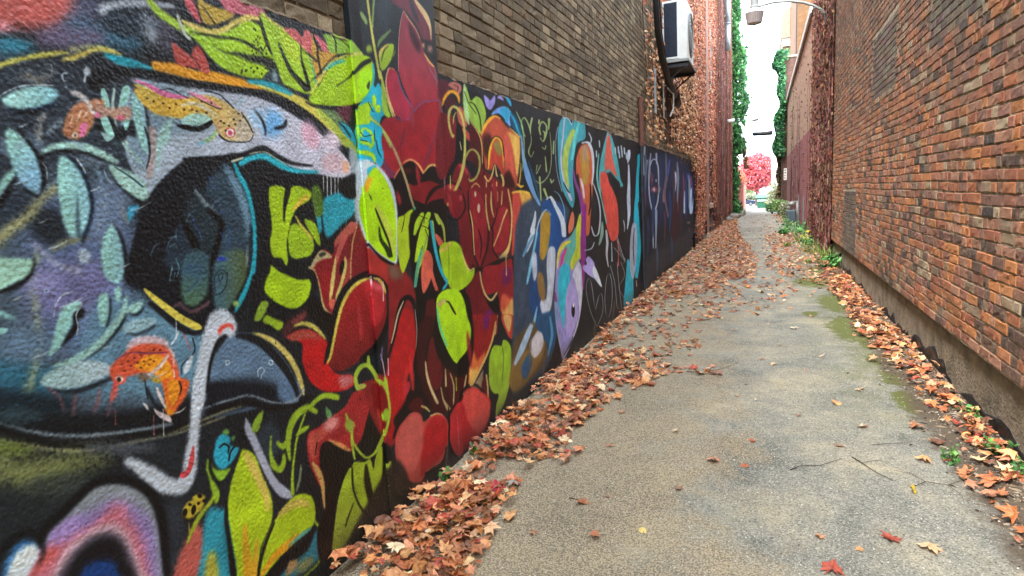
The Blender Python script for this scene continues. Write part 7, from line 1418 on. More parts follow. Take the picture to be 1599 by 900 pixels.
# ================================================================ SETTING
def gz(y): return 0 if y<34 else (-(y-34)*.027 if y<80 else -1.242-(y-80)*.012)
m,t,b=nt('alley_asphalt'); p=pos(t)
sx=t.nodes.new('ShaderNodeSeparateXYZ'); link(t,p,sx.inputs[0]); X_,Y_=sx.outputs[0],sx.outputs[1]
c=ramp(t,noise(t,p,1.5,7,.68,.5),[(.36,'5c5e57'),(.45,'7c7c72'),(.54,'8c8878'),(.64,'a89e84')])
c=mix(t,mth(t,'MULTIPLY',ramp(t,noise(t,p,5,6,.7),[(.4,0.0),(.7,1.0)]),.45),c,'62615b')
v=voro(t,p,125); agg=ramp(t,v.outputs['Distance'],[(.0,1.0),(.45,1.0),(.6,0.0)])
rn=t.nodes.new('ShaderNodeSeparateColor'); link(t,v.outputs['Color'],rn.inputs[0])
st=mix(t,ramp(t,rn.outputs[0],[(.0,0.0),(1.,1.0)]),'1a1918','dcd4c0'); c=mix(t,mth(t,'MULTIPLY',agg,.8),c,mix(t,.45,c,st))
v2=voro(t,p,75); rn2=t.nodes.new('ShaderNodeSeparateColor'); link(t,v2.outputs['Color'],rn2.inputs[0])
bigst=mth(t,'MULTIPLY',ramp(t,v2.outputs['Distance'],[(.0,1.0),(.24,1.0),(.34,0.0)]),ramp(t,rn2.outputs[1],[(.72,0.0),(.8,1.0)])); c=mix(t,mth(t,'MULTIPLY',bigst,.75),c,'b9b3a4')
dk=mth(t,'MULTIPLY',ramp(t,v2.outputs['Distance'],[(.0,1.0),(.3,1.0),(.42,0.0)]),ramp(t,rn2.outputs[2],[(.74,0.0),(.8,1.0)])); c=mix(t,mth(t,'MULTIPLY',dk,.6),c,'2e2c2a')
# moss and soil lie in bands along the right wall, broken up by noise
def band(lo0,lo1,hi0,hi1,v): return mth(t,'MULTIPLY',ramp2(v,lo0,lo1),mth(t,'SUBTRACT',1.0,ramp2(v,hi0,hi1)))
def ramp2(v,a,b_):
    n=t.nodes.new('ShaderNodeMapRange'); n.interpolation_type='SMOOTHSTEP'; link(t,v,n.inputs[0]); n.inputs[1].default_value=a; n.inputs[2].default_value=b_; return n.outputs[0]
mossm=mth(t,'MULTIPLY',mth(t,'MULTIPLY',band(.35,.8,1.2,1.4,X_),band(4.2,5.6,10,22,Y_)),ramp(t,noise(t,p,2.0,8,.78,.4),[(.455,0.0),(.52,1.0)]))
mb0=None
for bx,by,rx_,ry_ in [(.88,9.1,.2,.75),(.9,7.5,.24,.75),(1.0,7.0,.14,.5),(.97,6.2,.12,.22),(1.0,5.65,.12,.28),(.98,5.0,.1,.3),(.75,11.0,.3,.6),(1.0,12.6,.25,.5),(.55,8.3,.1,.2)]:
    dx_=mth(t,'DIVIDE',mth(t,'SUBTRACT',X_,bx),rx_); dy_=mth(t,'DIVIDE',mth(t,'SUBTRACT',Y_,by),ry_); dd=mth(t,'SUBTRACT',1.35,mth(t,'SQRT',mth(t,'ADD',mth(t,'MULTIPLY',dx_,dx_),mth(t,'MULTIPLY',dy_,dy_))))
    mb0=dd if mb0 is None else mth(t,'MAXIMUM',mb0,dd)
mb1=mth(t,'ADD',mb0,mth(t,'MULTIPLY',mth(t,'SUBTRACT',noise(t,p,7,8,.75,.3),.5),2.6))
mossm=mth(t,'MAXIMUM',mth(t,'MULTIPLY',mossm,.45),ramp2(mb1,.25,.6))
c=mix(t,mth(t,'MULTIPLY',mossm,.9),c,mix(t,noise(t,p,40,4),'3c4414','666c22'))
moss2=mth(t,'MULTIPLY',mth(t,'MULTIPLY',band(-.1,.4,1.1,1.4,X_),band(3,5,12,24,Y_)),ramp(t,noise(t,p,1.2,5,.7),[(.4,0.0),(.7,1.0)])); c=mix(t,mth(t,'MULTIPLY',moss2,.22),c,'5c5f3c')
xs_=mth(t,'ADD',X_,mth(t,'MULTIPLY',noise(t,p,2.4,6,.75),.5)); soil=mth(t,'MULTIPLY',ramp2(xs_,1.17,1.3),mth(t,'SUBTRACT',1.0,ramp2(Y_,14,16)))
c=mix(t,mth(t,'MULTIPLY',soil,.9),c,mix(t,noise(t,p,60,5,.8),'2a221b','6a5a48'))
tan_=mth(t,'SUBTRACT',1.0,ramp2(mth(t,'ADD',mth(t,'ADD',X_,mth(t,'MULTIPLY',Y_,.05)),mth(t,'MULTIPLY',noise(t,p,2.2,8,.72),3.2)),1.1,2.0)); c=mix(t,mth(t,'MULTIPLY',tan_,.62),c,mix(t,agg,'6e604a','b09c7a'))
link(t,c,b.inputs['Base Color']); b.inputs['Roughness'].default_value=.9; b.inputs['Specular IOR Level'].default_value=.3
ck=t.nodes.new('ShaderNodeTexVoronoi'); ck.feature='DISTANCE_TO_EDGE'; ck.inputs['Scale'].default_value=.55
wv=t.nodes.new('ShaderNodeVectorMath'); wv.operation='MULTIPLY_ADD'; nz3=t.nodes.new('ShaderNodeTexNoise'); link(t,p,nz3.inputs['Vector']); nz3.inputs['Scale'].default_value=3; nz3.inputs['Detail'].default_value=6; link(t,nz3.outputs['Color'],wv.inputs[0]); wv.inputs[1].default_value=(.16,.16,0); link(t,p,wv.inputs[2]); link(t,wv.outputs[0],ck.inputs['Vector'])
ckm=mth(t,'MULTIPLY',ramp(t,ck.outputs['Distance'],[(.0,1.0),(.0025,.7),(.006,0.0)]),ramp(t,noise(t,p,.9,3),[(.5,0.0),(.56,1.0)]))
c=mix(t,mth(t,'MULTIPLY',ckm,.22),c,'3a3833'); link(t,c,b.inputs['Base Color'])
h=mth(t,'ADD',mth(t,'MULTIPLY',agg,.6),mth(t,'ADD',mth(t,'MULTIPLY',noise(t,p,60,5,.7),1.2),bigst)); n1=bump(t,None,h,.8,.004); bump(t,b,noise(t,p,4,4),.4,.03,n1)
M['asphalt']=m
def conc(name,a,bb):
    m,t,b=nt(name); p=pos(t); c=mix(t,ramp(t,noise(t,p,2,6,.65),[(.35,0.0),(.65,1.0)]),a,bb); c=mix(t,mth(t,'MULTIPLY',ramp(t,noise(t,p,90,3),[(.45,0.0),(.65,1.0)]),.3),c,'4a4640')
    link(t,c,b.inputs['Base Color']); b.inputs['Roughness'].default_value=.9; bump(t,b,noise(t,p,50,5,.7),.5,.006); return m
M['conc_drive']=conc('worn_concrete','8f8a7c','a69f8e'); M['road']=conc('far_road','7c7c78','8f8d88'); M['earth']=conc('dirt_ground','4d4337','655a48')
def strip(name,x0,x1,ys,dz,mat):
    mb=MB(); 
    for a,b_ in zip(ys,ys[1:]): mb.add([(x0,a,gz(a)+dz),(x1,a,gz(a)+dz),(x1,b_,gz(b_)+dz),(x0,b_,gz(b_)+dz)],[(0,1,2,3)])
    return tag(mb.build(name,mat),kind='structure')
strip('ground',-500,500,[-60,34,80,900],-.02,M['earth'])
strip('alley_pavement',-1.9,1.42,[-16,26],0,M['asphalt'])
strip('concrete_path',-1.9,1.42,[26,34,48],0,M['conc_drive'])
strip('far_path',-1.9,6,[48,80,92],-.004,M['road'])
strip('street',-60,60,[92,125],-.002,M['road'])
mb=MB(); mb.box(-60,60,126,400,gz(126)-.1,gz(126)+.05); tag(mb.build('far_pavement',M['conc_drive']),kind='structure')

# ================================================================ MURAL BUILDING (left, near)
B1=empty('mural_building',(XL,8,0),'dark grey-brown brick building whose lower wall carries the long painted mural','building')
mb=MB(); facade(mb,XL-6,XL-.02,-16,18.7,-.2,9,[]); mb.build('wall',M['mortar_dark'],B1)
pd=pal(['8a7c64','786a54','94846a','665a48','a8977a','74664f','867056'],[4,4,3,3,2,3,1.5])
mb=MB()
def cl(y,z):
    return pd()
bricks(mb,XL-.02,1,-1.0,2.47,2.365,3.2,cl,.074,.008,.9)
bricks(mb,XL-.02,1,3.285,12.5,2.35,5.4,cl,.074,.008,.9)
bricks(mb,XL-.02,1,12.5,18.7,2.2,7.2,pal(['6a4a3c','5a4438','7a5a48','4a3a32'],None) and (lambda y,z:pd()),.077,.012,.8)
mb.build('brickwork',M['brick_dark'],B1)
mA=muralmat('A',.45,.6,85,.009,.3); mP=muralmat('P',.5,.45,120,.003); mBm=muralmat('B',.55,.6,90,.005,.18); mC=muralmat('C',.6,.4,60,.006,.12)
mural_sheet('mural_plaster','A',XL,mA,B1)
mural_sheet('painted_pilaster','P',XP,mP,B1,x_back=XL-.04)
mural_sheet('mural_plaster','B',XL,mBm,B1)
mural_sheet('mural_plaster','C',XL-.006,mC,B1)
mb=MB(); mb.box(XL-.05,XL,-16,-.6,0,2.36); mb.build('painted_base',M['dark_paint'],B1)
# pilaster above the painted part, rough mortar edge along the top of the mural
mb=MB(); mb.box(XL-.04,XP,2.47,3.285,3.7,9); mb.build('pilaster_shaft',M['dark_paint'],B1)
mb=MB()
def edge_strip(y0,y1,z,n):
    pts=[]; 
    for k in range(n+1):
        y=y0+(y1-y0)*k/n; pts.append((XL-.010,y,z+.008*math.sin(y*7)+random.uniform(-.006,.006)))
    mb.tube(pts,[.004+random.random()*.012 for _ in pts],6,lin('8a7862'))
edge_strip(-1,2.47,2.36,90); edge_strip(3.285,9.6,2.345,160); edge_strip(9.7,18.6,2.36,120)
mb.build('mortar_edge',colmat('rough_mortar_edge',.95,.5,40,90,1,.01),B1)
mb=MB(); mb.tube([(XL+.03,9.66,0),(XL+.03,9.66,2.35)],.026,8); mb.build('drainpipe',M['dark_paint'],B1)
mb=MB(); mb.tube([(XL+.03,9.68,2.36),(XL+.03,9.68,3.02)],.038,10); mb.tube([(XL+.03,9.68,2.3),(XL+.03,9.68,2.37)],.046,10); mb.build('brown_pipe',M['brownpipe'],B1)

# ================================================================ LEFT MIDDLE BUILDING with windows
B2=empty('vine_clad_building',(XL,28,0),'red brick building past the mural, with stone sills and dark painted base','building')
holes=[(22.3,23.5,1.08,3.3),(25.2,26.5,1.05,3.3),(30.7,31.8,1.02,3.3),(22.3,23.5,5,7.2),(25.2,26.5,5,7.2)]
mb=MB(); facade(mb,XL-6,XL,18.72,37,-.2,12,holes[:3]+holes[3:]); mb.build('wall',M['btex_red'],B2)
for y0,y1,z0,z1 in holes:
    w=MB(); w.box(XL-.16,XL-.13,y0+.06,y1-.06,z0+.06,z1-.06); wo=w.build('window',M['glass_dark'],B2)
    f=MB(); f.box(XL-.18,XL-.05,y0,y0+.06,z0,z1); f.box(XL-.18,XL-.05,y1-.06,y1,z0,z1); f.box(XL-.18,XL-.06,y0+.06,y1-.06,z0,z0+.06); f.box(XL-.18,XL-.06,y0+.06,y1-.06,z1-.06,z1); f.box(XL-.13,XL-.1,y0+.06,y1-.06,(z0+z1)/2-.025,(z0+z1)/2+.025)
    fo=f.build('frame',M['whitewall'],B2); fo.parent=wo; fo.matrix_parent_inverse=wo.matrix_parent_inverse.copy(); fo.matrix_parent_inverse=Matrix()
    s=MB(); s.box(XL-.1,XL+.1,y0-.12,y1+.12,z0-.16,z0-.002); s.build('sill',M['stone'],B2,bevel=.01)
    k=MB(); k.box(XL-.005,XL+.035,y1+.02,y1+.22,z0+.0,z1+.2); k.build('white_jamb',M['whitewall'],B2)
for y0,y1 in ((20.2,21.0),(27.6,28.4),(33.0,33.7),(36.2,37.0)):
    k=MB(); k.box(XL-.02,XL+.14,y0,y1,-.1,11.9); k.build('pilaster',M['btex_red'],B2)
for y0,y1 in ((21.05,25.0),(28.45,30.5),(33.75,36.15)):
    k=MB(); k.box(XL-.02,XL+.012,y0,y1,-.05,.86); k.build('painted_base',M['dark_paint'],B2)
for k_,(yy,zz) in enumerate([(20.05,.22),(28.3,.12),(33.0,.1)]):
    s=MB(); s.box(XL-.02,XL+.17,yy,yy+.5,0,zz); s.build('pilaster_foot',M['stone'],B2,bevel=.02)
s=MB(); s.box(XL-.02,XL+.03,31.0,31.2,9.9,12); s.build('tan_quoin',M['btex_tan'],B2)
# duct, wall lamp, standpipe, boot
d=MB(); d.tube([(XL+.28,29.6,7.5),(XL+.28,29.6,8.6)],.13,14); d.tube([(XL+.28,29.6,8.6),(XL+.28,29.6,8.64)],.15,14); d.tube([(XL+.28,29.6,8.64),(XL+.28,29.6,9.7)],.135,14); d.tube([(XL,29.6,9.6),(XL+.28,29.6,9.62)],.1,10)
for z_ in (7.8,9.2): d.box(XL,XL+.2,29.55,29.65,z_,z_+.04)
tag(d.build('vent_duct',M['metal'],smooth=True),'pale grey metal vent duct standing off the vine-covered brick wall','duct')
E0=empty('wall_light',(XL,31.4,4.6),'small white floodlight on a dark bracket under the green ivy edge','wall light')
d=MB(); d.box(XL,XL+.2,31.3,31.42,4.5,4.6); d.build('bracket',M['black'],E0); d=MB(); d.tube([(XL+.14,31.36,4.66),(XL+.5,31.36,4.68)],.085,12); d.build('housing',M['whitewall'],E0,smooth=True)
d=MB(); d.tube([(XL+.06,17.0,0),(XL+.06,17.0,.42),(XL+.1,17.0,.47)],.03,8); d.tube([(XL+.1,17,.47),(XL+.12,17,.36)],.02,8); d.tube([(XL,17,.3),(XL+.06,17,.3)],.02,8); d.tube([(XL+.06,16.94,.45),(XL+.06,17.06,.45)],.014,6)
tag(d.build('standpipe',M['black'],smooth=True),'short black standpipe tap at the foot of the dark painted wall','standpipe')
d=MB(); d.tube([(XL+.1,20.0,.22),(XL+.1,20.0,.62)],[.06,.055],8); tag(d.build('pipe_boot',M['black']),'stubby black pipe on a pale stone block below the dry creeper','pipe')

# ================================================================ AC unit
AY0,AY1,AX0,AX1,AZ0,AZ1=11.55,12.6,-1.66,-1.24,3.86,4.86
AC=empty('air_conditioner',(AX0,AY0,AZ0),'white outdoor air conditioner hung on the creeper-covered wall','air conditioner')
d=MB(); d.box(AX0,AX1,AY0,AY1,AZ0,AZ1); d.build('casing',M['white'],AC,bevel=.02)
d=MB(); 
for k in range(46): z_=AZ0+.06+k*.0195; d.box(AX0+.035,AX0+.25,AY0-.012,AY0-.003,z_,z_+.012)
d.box(AX0+.03,AX0+.255,AY0-.004,AY0-.0015,AZ0+.05,AZ1-.04); d.build('condenser_grille',M['coil'],AC)
d=MB(); d.box(AX0+.005,AX0+.03,AY0-.02,AY0-.002,AZ0+.02,AZ1-.01); d.box(AX0+.255,AX0+.28,AY0-.02,AY0-.002,AZ0+.02,AZ1-.01); d.box(AX0+.03,AX0+.255,AY0-.02,AY0-.002,AZ0+.02,AZ0+.05); d.build('grille_frame',M['white'],AC)
d=MB(); yc,zc=(AY0+AY1)/2+.06,(AZ0+AZ1)/2
for rr in (.08,.14,.2,.26,.32,.38): d.tube([(AX1+.012,yc+rr*math.cos(a),zc+rr*math.sin(a)) for a in np.linspace(0,2*PI,25)],.006,5,cap=False)
for a in np.linspace(0,2*PI,9)[:-1]: d.tube([(AX1+.012,yc,zc),(AX1+.012,yc+.38*math.cos(a),zc+.38*math.sin(a))],.005,5)
d.build('fan_grille',M['metal_paint'],AC)
d=MB(); d.tube([(AX1+.002,yc,zc),(AX1+.006,yc,zc)],.385,32); d.build('fan_opening',M['coil'],AC)
d=MB(); d.box(AX0-.02,AX1+.03,AY0-.06,AY1+.08,AZ0-.05,AZ0-.003); d.build('tray',M['metal_paint'],AC,bevel=.006)
d=MB(); d.box(XL-.01,AX1+.02,AY0-.03,AY0+.04,AZ0-.13,AZ0-.053); d.box(XL-.01,AX1+.02,AY1-.05,AY1+.02,AZ0-.13,AZ0-.053); d.box(AX0,AX1+.04,AY0-.03,AY1+.06,AZ0-.075,AZ0-.052)
for yy in (AY0,AY1-.02): d.tube([(AX1-.04,yy,AZ0-.12),(XL+.01,yy,AZ0-.48)],.014,6)
d.build('bracket',M['black'],AC)
d=MB(); hp=[(XL+.22,10.05,5.2),(XL+.22,10.05,4.6),(XL+.22,10.2,4.1),(XL+.22,10.6,3.75),(XL+.22,11.2,3.52),(XL+.22,11.9,3.42),(XL+.2,12.5,3.36)]
d.tube(hp,[.045,.045,.047,.05,.052,.055,.06],10); d.tube([(q[0]+.03,q[1]+.12,q[2]) for q in hp[:5]],.025,8)
d.tube([(XL+.2,12.35,3.4),(XL+.2,12.75,3.28)],.08,8)
tag(d.build('insulated_hose',M['black'],smooth=True),'thick black insulated hose drooping past the air conditioner to the wall','hose')
d=MB(); d.box(XL+.12,XL+.15,10.42,10.47,2.86,3.55); d.box(XL-.01,XL+.12,10.43,10.45,3.4,3.43); tag(d.build('bracket_rail',M['metal']),'pale grey upright rail on the brick below the air conditioner','rail')
d=MB(); d.box(XL+.13,XL+.15,11.3,11.33,2.86,3.45); tag(d.build('cable_channel',M['metal_paint']),'darker thin channel beside the grey rail below the air conditioner','channel')
d=MB(); d.tube([(XL+.16,11.7,3.42),(XL+.22,12.0,3.36),(XL+.2,12.1,3.1),(XL+.17,11.9,2.95)],.016,8); tag(d.build('drain_hose',M['white'],smooth=True),'thin white drain hose curling below the air conditioner','hose')

# ================================================================ RIGHT BUILDING near
B3=empty('red_brick_building',(XR,8,0),'weathered red brick building lining the right side on a concrete footing','building')
mb=MB(); facade(mb,XR+.010,XR+6,-16,14.9,.42,6.6,[]); mb.build('wall',M['mortar_red'],B3)
reds=[lin(c) for c in ['b4704e','a8684e','c07c54','a06a56','946a5c','b48268','ac7c64','c68250']]; darks=[lin(c) for c in ['6e5448','5c4a44','7a5c4e','4c4442','826a58']]; tans=[lin(c) for c in ['ad9678','9a826a','b8a488']]
greys=[lin(c) for c in ['75655a','7e6c60','695b54','86766a']]
def hsh(y,z,s): return math.sin(y*1.9*s+z*2.7*s+1.3)*.5+math.sin(y*4.3*s-z*3.1*s)*.3+math.sin(y*.7*s+z*7.3*s+2)*.3
patches=[(5.1,6.5,2.68,3.9),(7.95,9.55,2.6,3.45),(10.75,12.3,.43,1.45)]
def inpatch(y,z):
    for i,q in enumerate(patches):
        if q[0]<y<q[1] and q[2]<z<q[3]: return i+1
    return 0
def cr(y,z):
    dk=.085+.2*max(0,hsh(y,z,1.1))+(.45*min(1,max(0,hsh(y,z,.8)+.35))*min(1,(1.55-z)*1.6) if z<1.5 else 0)+max(0,(z-2.2))*.08
    r=random.random()
    k=random.uniform(.84,1.18)
    if r<dk: c=random.choice(darks)
    elif r<dk+.11: c=random.choice(tans)
    elif r<dk+.055: c=lin('c9bda8')
    else: c=random.choice(reds)
    if z>1.9: 
        f=min(.6,(z-1.9)*.3); g=greys[0]; c=tuple(a*(1-f)+b_*f for a,b_ in zip(c,g))
    return tuple(v*k for v in c)
mb=MB(); bricks(mb,XR+.009,-1,1.2,14.9,.425,6.5,cr,.0755,.006,.9,skip=lambda y,z:inpatch(y,z)>0,hdr=.42,gap=.012)
mb.build('brickwork',M['brick_red'],B3)
mb=MB()
for q in patches:
    mb=MB(); bricks(mb,XR+.013,-1,q[0],q[1],q[2],q[3],lambda y,z:tuple(v*random.uniform(.85,1.15) for v in random.choice(greys)),.072,.009,.35,hdr=.02,gap=.011); mb.build('infill_brickwork',M['brick_dark'],B3)
# footing: rough concrete, lower black tar band
def rough_slab(x,y0,y1,zt,zb,n,amp,sgn,mat,name,par,seed,ragged=0):
    r=random.Random(seed); mbb=MB(); nz_=5; vs=[];fs=[]
    for i in range(n+1):
        y=y0+(y1-y0)*i/n; top=zt+(r.uniform(-ragged,ragged)+ragged*.8*math.sin(y*3.3)+ragged*.6*math.sin(y*1.1+1) if ragged else 0)
        for k in range(nz_+1):
            f=k/nz_; z=zb+(max(top,zb+.01)-zb)*f; vs.append((x+sgn*(r.uniform(-amp,amp)+ (.0 if f<1 else 0)),y,z))
        vs.append((x-sgn*.08,y,max(top,zb+.01)))
    w=nz_+2
    for i in range(n):
        for k in range(w-1): fs.append((i*w+k,i*w+k+1,(i+1)*w+k+1,(i+1)*w+k))
    mbb.add(vs,fs); return mbb.build(name,mat,par,smooth=True)
rough_slab(XR+.052,-6,14.9,.43,-.05,260,.006,-1,M['concrete'],'footing',B3,3)
rough_slab(XR+.045,1.2,14.5,.055,-.05,90,.003,-1,M['tar'],'tar_coat',B3,5,ragged=.05)
# drip stains are modelled as thin rusty runs
d=MB(); d.box(XR-.16,XR+6,-16,14.9,6.6,6.68); d.build('roof_coping',M['whitewall'],B3)

# ---------------- right far building
B4=empty('long_brick_building',(XR,28,0),'long far building on the right, painted maroon below and buff render above','building')
mb=MB(); facade(mb,1.30,XR+5,14.92,41,-.2,3.22,[]); mb.build('wall',M['btex_maroon'],B4)
mb=MB(); facade(mb,1.305,XR+5,14.92,41,3.22,6.5,[]); mb.build('upper_wall',M['render_buff'],B4)
mb=MB(); mb.box(1.24,XR+5,20.5,41.1,6.5,6.6); mb.box(1.21,1.245,20.5,41.1,6.42,6.62); mb.build('roof_flashing',M['whitewall'],B4)
for y_ in (22.5,25.4): 
    d=MB(); d.tube([(1.22,y_,0.1),(1.22,y_,1.2)],.02,6); d.build('conduit',M['metal'],B4)

# reddish creeper stems on the right
def stems(name,label,y0,y1,z0,z1,x,sgn,n,cols,thick,bits,seed,matstem='stem',spread=.1,lean=.25):
    r=random.Random(seed); e=empty(name,(x,(y0+y1)/2,0),label,'creeper'); mbb=MB(); cs=[lin(c) for c in cols]
    for i in range(n):
        y=r.uniform(y0,y1) if (i%4 or n<800) else r.uniform(y0-.15,y0+1.3); z=z0+r.uniform(0,.2); top=r.uniform(z1*.4,z1); pts=[]; xx=x+sgn*r.uniform(.01,spread); ph=r.uniform(0,6)
        k=int((top-z)/.3)+2
        for q in range(k):
            zz=z+(top-z)*q/(k-1); y+=r.uniform(-lean,lean)*.3; y=(2*(y0-.1)-y) if y<y0-.1 else ((2*(y1+.1)-y) if y>y1+.1 else y); pts.append((xx+sgn*r.uniform(-.006,.012),y,zz))
        t0=r.uniform(*thick); mbb.tube(pts,[t0*(1-.6*q/(k-1)) for q in range(k)],4,tuple(v*r.uniform(.6,1.3) for v in r.choice(cs)),cap=False)
    mbb.build('stems',M[matstem],e)
    mbb=MB()
    for i in range(bits):
        y=r.uniform(y0,y1) if (i%4 or n<800) else r.uniform(y0-.2,y0+1.2); z=r.uniform(z0+.1,z1); s=r.uniform(.02,.055); xx=x+sgn*r.uniform(.02,spread+.04)
        a=r.uniform(0,6.28); v1=Vector((r.uniform(-.5,.5),math.cos(a),math.sin(a)))*s; v2=Vector((r.uniform(-.6,.6),-math.sin(a),math.cos(a)))*s*.7
        p_=Vector((xx,y,z)); mbb.add([p_-v1,p_+v2,p_+v1,p_-v2],[(0,1,2,3)],tuple(v*r.uniform(.6,1.4) for v in r.choice(cs)))
    mbb.build('dry_leaves',M['ivy'],e); return e
stems('dry_creeper','leafless reddish-brown creeper covering a strip of the right wall behind the lamp arm',14.4,19.2,0,6.6,1.298,-1,1100,['6e443a','5c362e','805044','4a2e28','946454','a27c66','764840'],(.004,.014),9000,21,spread=.09,lean=.75)
stems('thin_creeper','thin bare creeper stems straggling over the buff upper wall at the right',19.2,36,0,6.3,1.298,-1,16,['5a3c32','6e4a3c','463029'],(.005,.012),500,23,spread=.012,lean=1.2)
stems('bare_vine','bare and reddish vine stems covering the brick between the stone sills and the green ivy',24.5,36.8,.3,11.5,XL+.02,1,420,['6e4438','86584a','553630','9a6a58','7a5a50'],(.006,.02),5000,29,spread=.16,lean=.5)

# ---------------- lamp on curved arm
LP=empty('alley_lamp',(1.26,15.3,4.75),'grey alley lamp on a long curved arm from the creeper-covered wall','street lamp')
d=MB(); d.tube([(1.22,15.2,4.72),(1.2,15.15,4.95),(1.12,15,5.14),(.95,15,5.26),(.76,15,5.35),(.5,15,5.42),(.2,15,5.45),(0,15,5.43),(-.16,15,5.40)],[.028]*9,10); d.build('arm',M['metal_paint'],LP,smooth=True)
d=MB(); d.tube([(1.27,15.1,5.02),(1.1,14.98,5.1)],.012,6); d.build('tie_rod',M['metal_paint'],LP); d=MB(); d.tube([(1.27,15.2,4.68),(1.27,15.2,4.8)],.05,8); d.build('arm_clamp',M['metal_paint'],LP)
d=MB(); d.lathe(-.2,15,[(.10,5.33),(.11,5.42),(.085,5.44),(.085,5.72),(.06,5.74)],18); d.build('housing',M['metal_paint'],LP,smooth=False)
d=MB(); d.lathe(-.2,15,[(.18,5.27),(.195,5.285),(.195,5.3),(.14,5.36),(.09,5.38)],24); d.build('collar',M['white'],LP,smooth=False)
d=MB(); prof=[]
vs=[];fs=[];n=56
for r_,z_ in [(.145,5.07),(.15,5.075),(.19,5.28)]:
    for j in range(n): rr=r_+(.004 if j%2 else -.004); a=2*PI*j/n; vs.append((-.2+rr*math.cos(a),15+rr*math.sin(a),z_))
for i in range(2):
    for j in range(n): fs.append((i*n+j,i*n+(j+1)%n,(i+1)*n+(j+1)%n,(i+1)*n+j))
d.add(vs,fs); d.build('shade',M['refractor'],LP)
d=MB(); d.lathe(-.2,15,[(.03,5.05),(.1,5.055),(.143,5.072)],24); d.build('lens',M['lens'],LP,smooth=True); d=MB(); d.lathe(-.2,15,[(.02,5.03),(.02,5.055)],8); d.build('screw',M['black'],LP)

# ---------------- gas meter
GM=empty('gas_meter',(1.0,26,0),'grey gas meter on its pipe among weeds by the right wall','gas meter')
d=MB(); d.box(.80,1.16,25.85,26.15,.16,.62); d.build('meter_body',plain('meter_grey','46545c',.45,nz=.15),GM,bevel=.04)
d=MB(); d.tube([(1.2,26,0),(1.2,26,.95)],.035,10); d.build('riser_pipe',M['metal_paint'],GM,smooth=True); 
d=MB(); d.tube([(1.2,26,.93),(.98,26,.93),(.98,26,.6)],.03,8); d.tube([(.9,26,.6),(.9,26,.8)],.03,8); d.lathe(1.0,26,[(.05,.78),(.13,.82),(.13,.88),(.04,.93)],14); d.build('regulator',M['metal_paint'],GM,smooth=True)
d=MB(); d.tube([(.9,26,.16),(.9,26,0)],.02,6); d.build('foot',M['metal_paint'],GM)

# ---------------- buildings behind
def block(name,label,x0,x1,y0,y1,z1,mat,extra=None,z0=-2,cat='building'):
    e=empty(name,((x0+x1)/2,y0,0),label,cat); d=MB(); d.box(x0,x1,y0,y1,z0,z1); d.build('wall',mat,e)
    if extra: extra(e)
    return e
def ex1(e):
    d=MB(); d.box(.9,6,41.15,50,8.98,9.08); d.build('coping',M['stone'],e)
block('brown_brick_building','brown brick building end behind the ivy on the right, with a pale coping',1.02,6,41.2,50,8.95,M['btex_brown'],ex1)
def ex2(e):
    d=MB(); d.box(1.78,1.84,43,43.06,-1,15); d.build('downpipe',M['black'],e)
    d=MB(); d.box(1.85,12,44,60,15.0,15.3); d.build('coping',M['stone'],e)
block('tan_brick_tower','tall tan brick building rising above the right roofline','1.86' and 1.86,12,44,60,15.0,M['btex_tan'],ex2)
def ex3(e):
    d=MB(); d.box(1.22,5,54.8,66,12.9,15.2); d.build('parapet',M['parapet'],e); d=MB(); d.box(1.3,5,54.9,66,12.3,12.9); d.build('gap_band',M['whitewall'],e)
block('cream_brick_building','cream brick building with a blank parapet left of the tan tower',1.34,5,55,66,12.3,M['btex_cream'],ex3)
def ex4(e):
    for y_ in (52,57,62):
        d=MB(); d.box(-1.80,-1.72,y_,y_+.5,-1,1.75); d.build('pilaster',M['salmon'],e)
    d=MB(); d.box(-8,-1.70,47,74,1.9,2.0); d.build('coping',M['salmon'],e)
block('salmon_wall','low salmon pink wall beyond the green ivy at the left','-1.8' and -8,-1.8,47,74,1.9,M['salmon'],ex4,cat='wall')
# stone ledge and rocks
d=MB(); d.box(-1.85,-1.1,38.5,44.5,-.5,.12); tag(d.build('stone_ledge',M['stone'],bevel=.05),'worn concrete ledge at the foot of the salmon wall','ledge')
def rock(x,y,s,label):
    r=random.Random(int(x*1000+y*10)); d=MB(); vs=[]
    for i in range(6):
        for j in range(9):
            a=2*PI*j/9; ph=PI*i/5; q=s*(1+r.uniform(-.18,.18)); vs.append((x+q*math.sin(ph)*math.cos(a),y+q*1.1*math.sin(ph)*math.sin(a),q*.7*math.cos(ph)+s*.35))
    fs=[(i*9+j,i*9+(j+1)%9,(i+1)*9+(j+1)%9,(i+1)*9+j) for i in range(5) for j in range(9)]
    d.add(vs,fs); return tag(d.build('rock',M['rock'],smooth=True),label,'rock','rocks at the foot of the green ivy')
rock(-1.5,31.5,.2,'pale rock lying nearest among the leaves under the left wall'); rock(-1.4,34.0,.26,'larger grey rock against the base of the green ivy'); rock(-1.25,36,.17,'small rock just beyond the larger one by the green ivy')

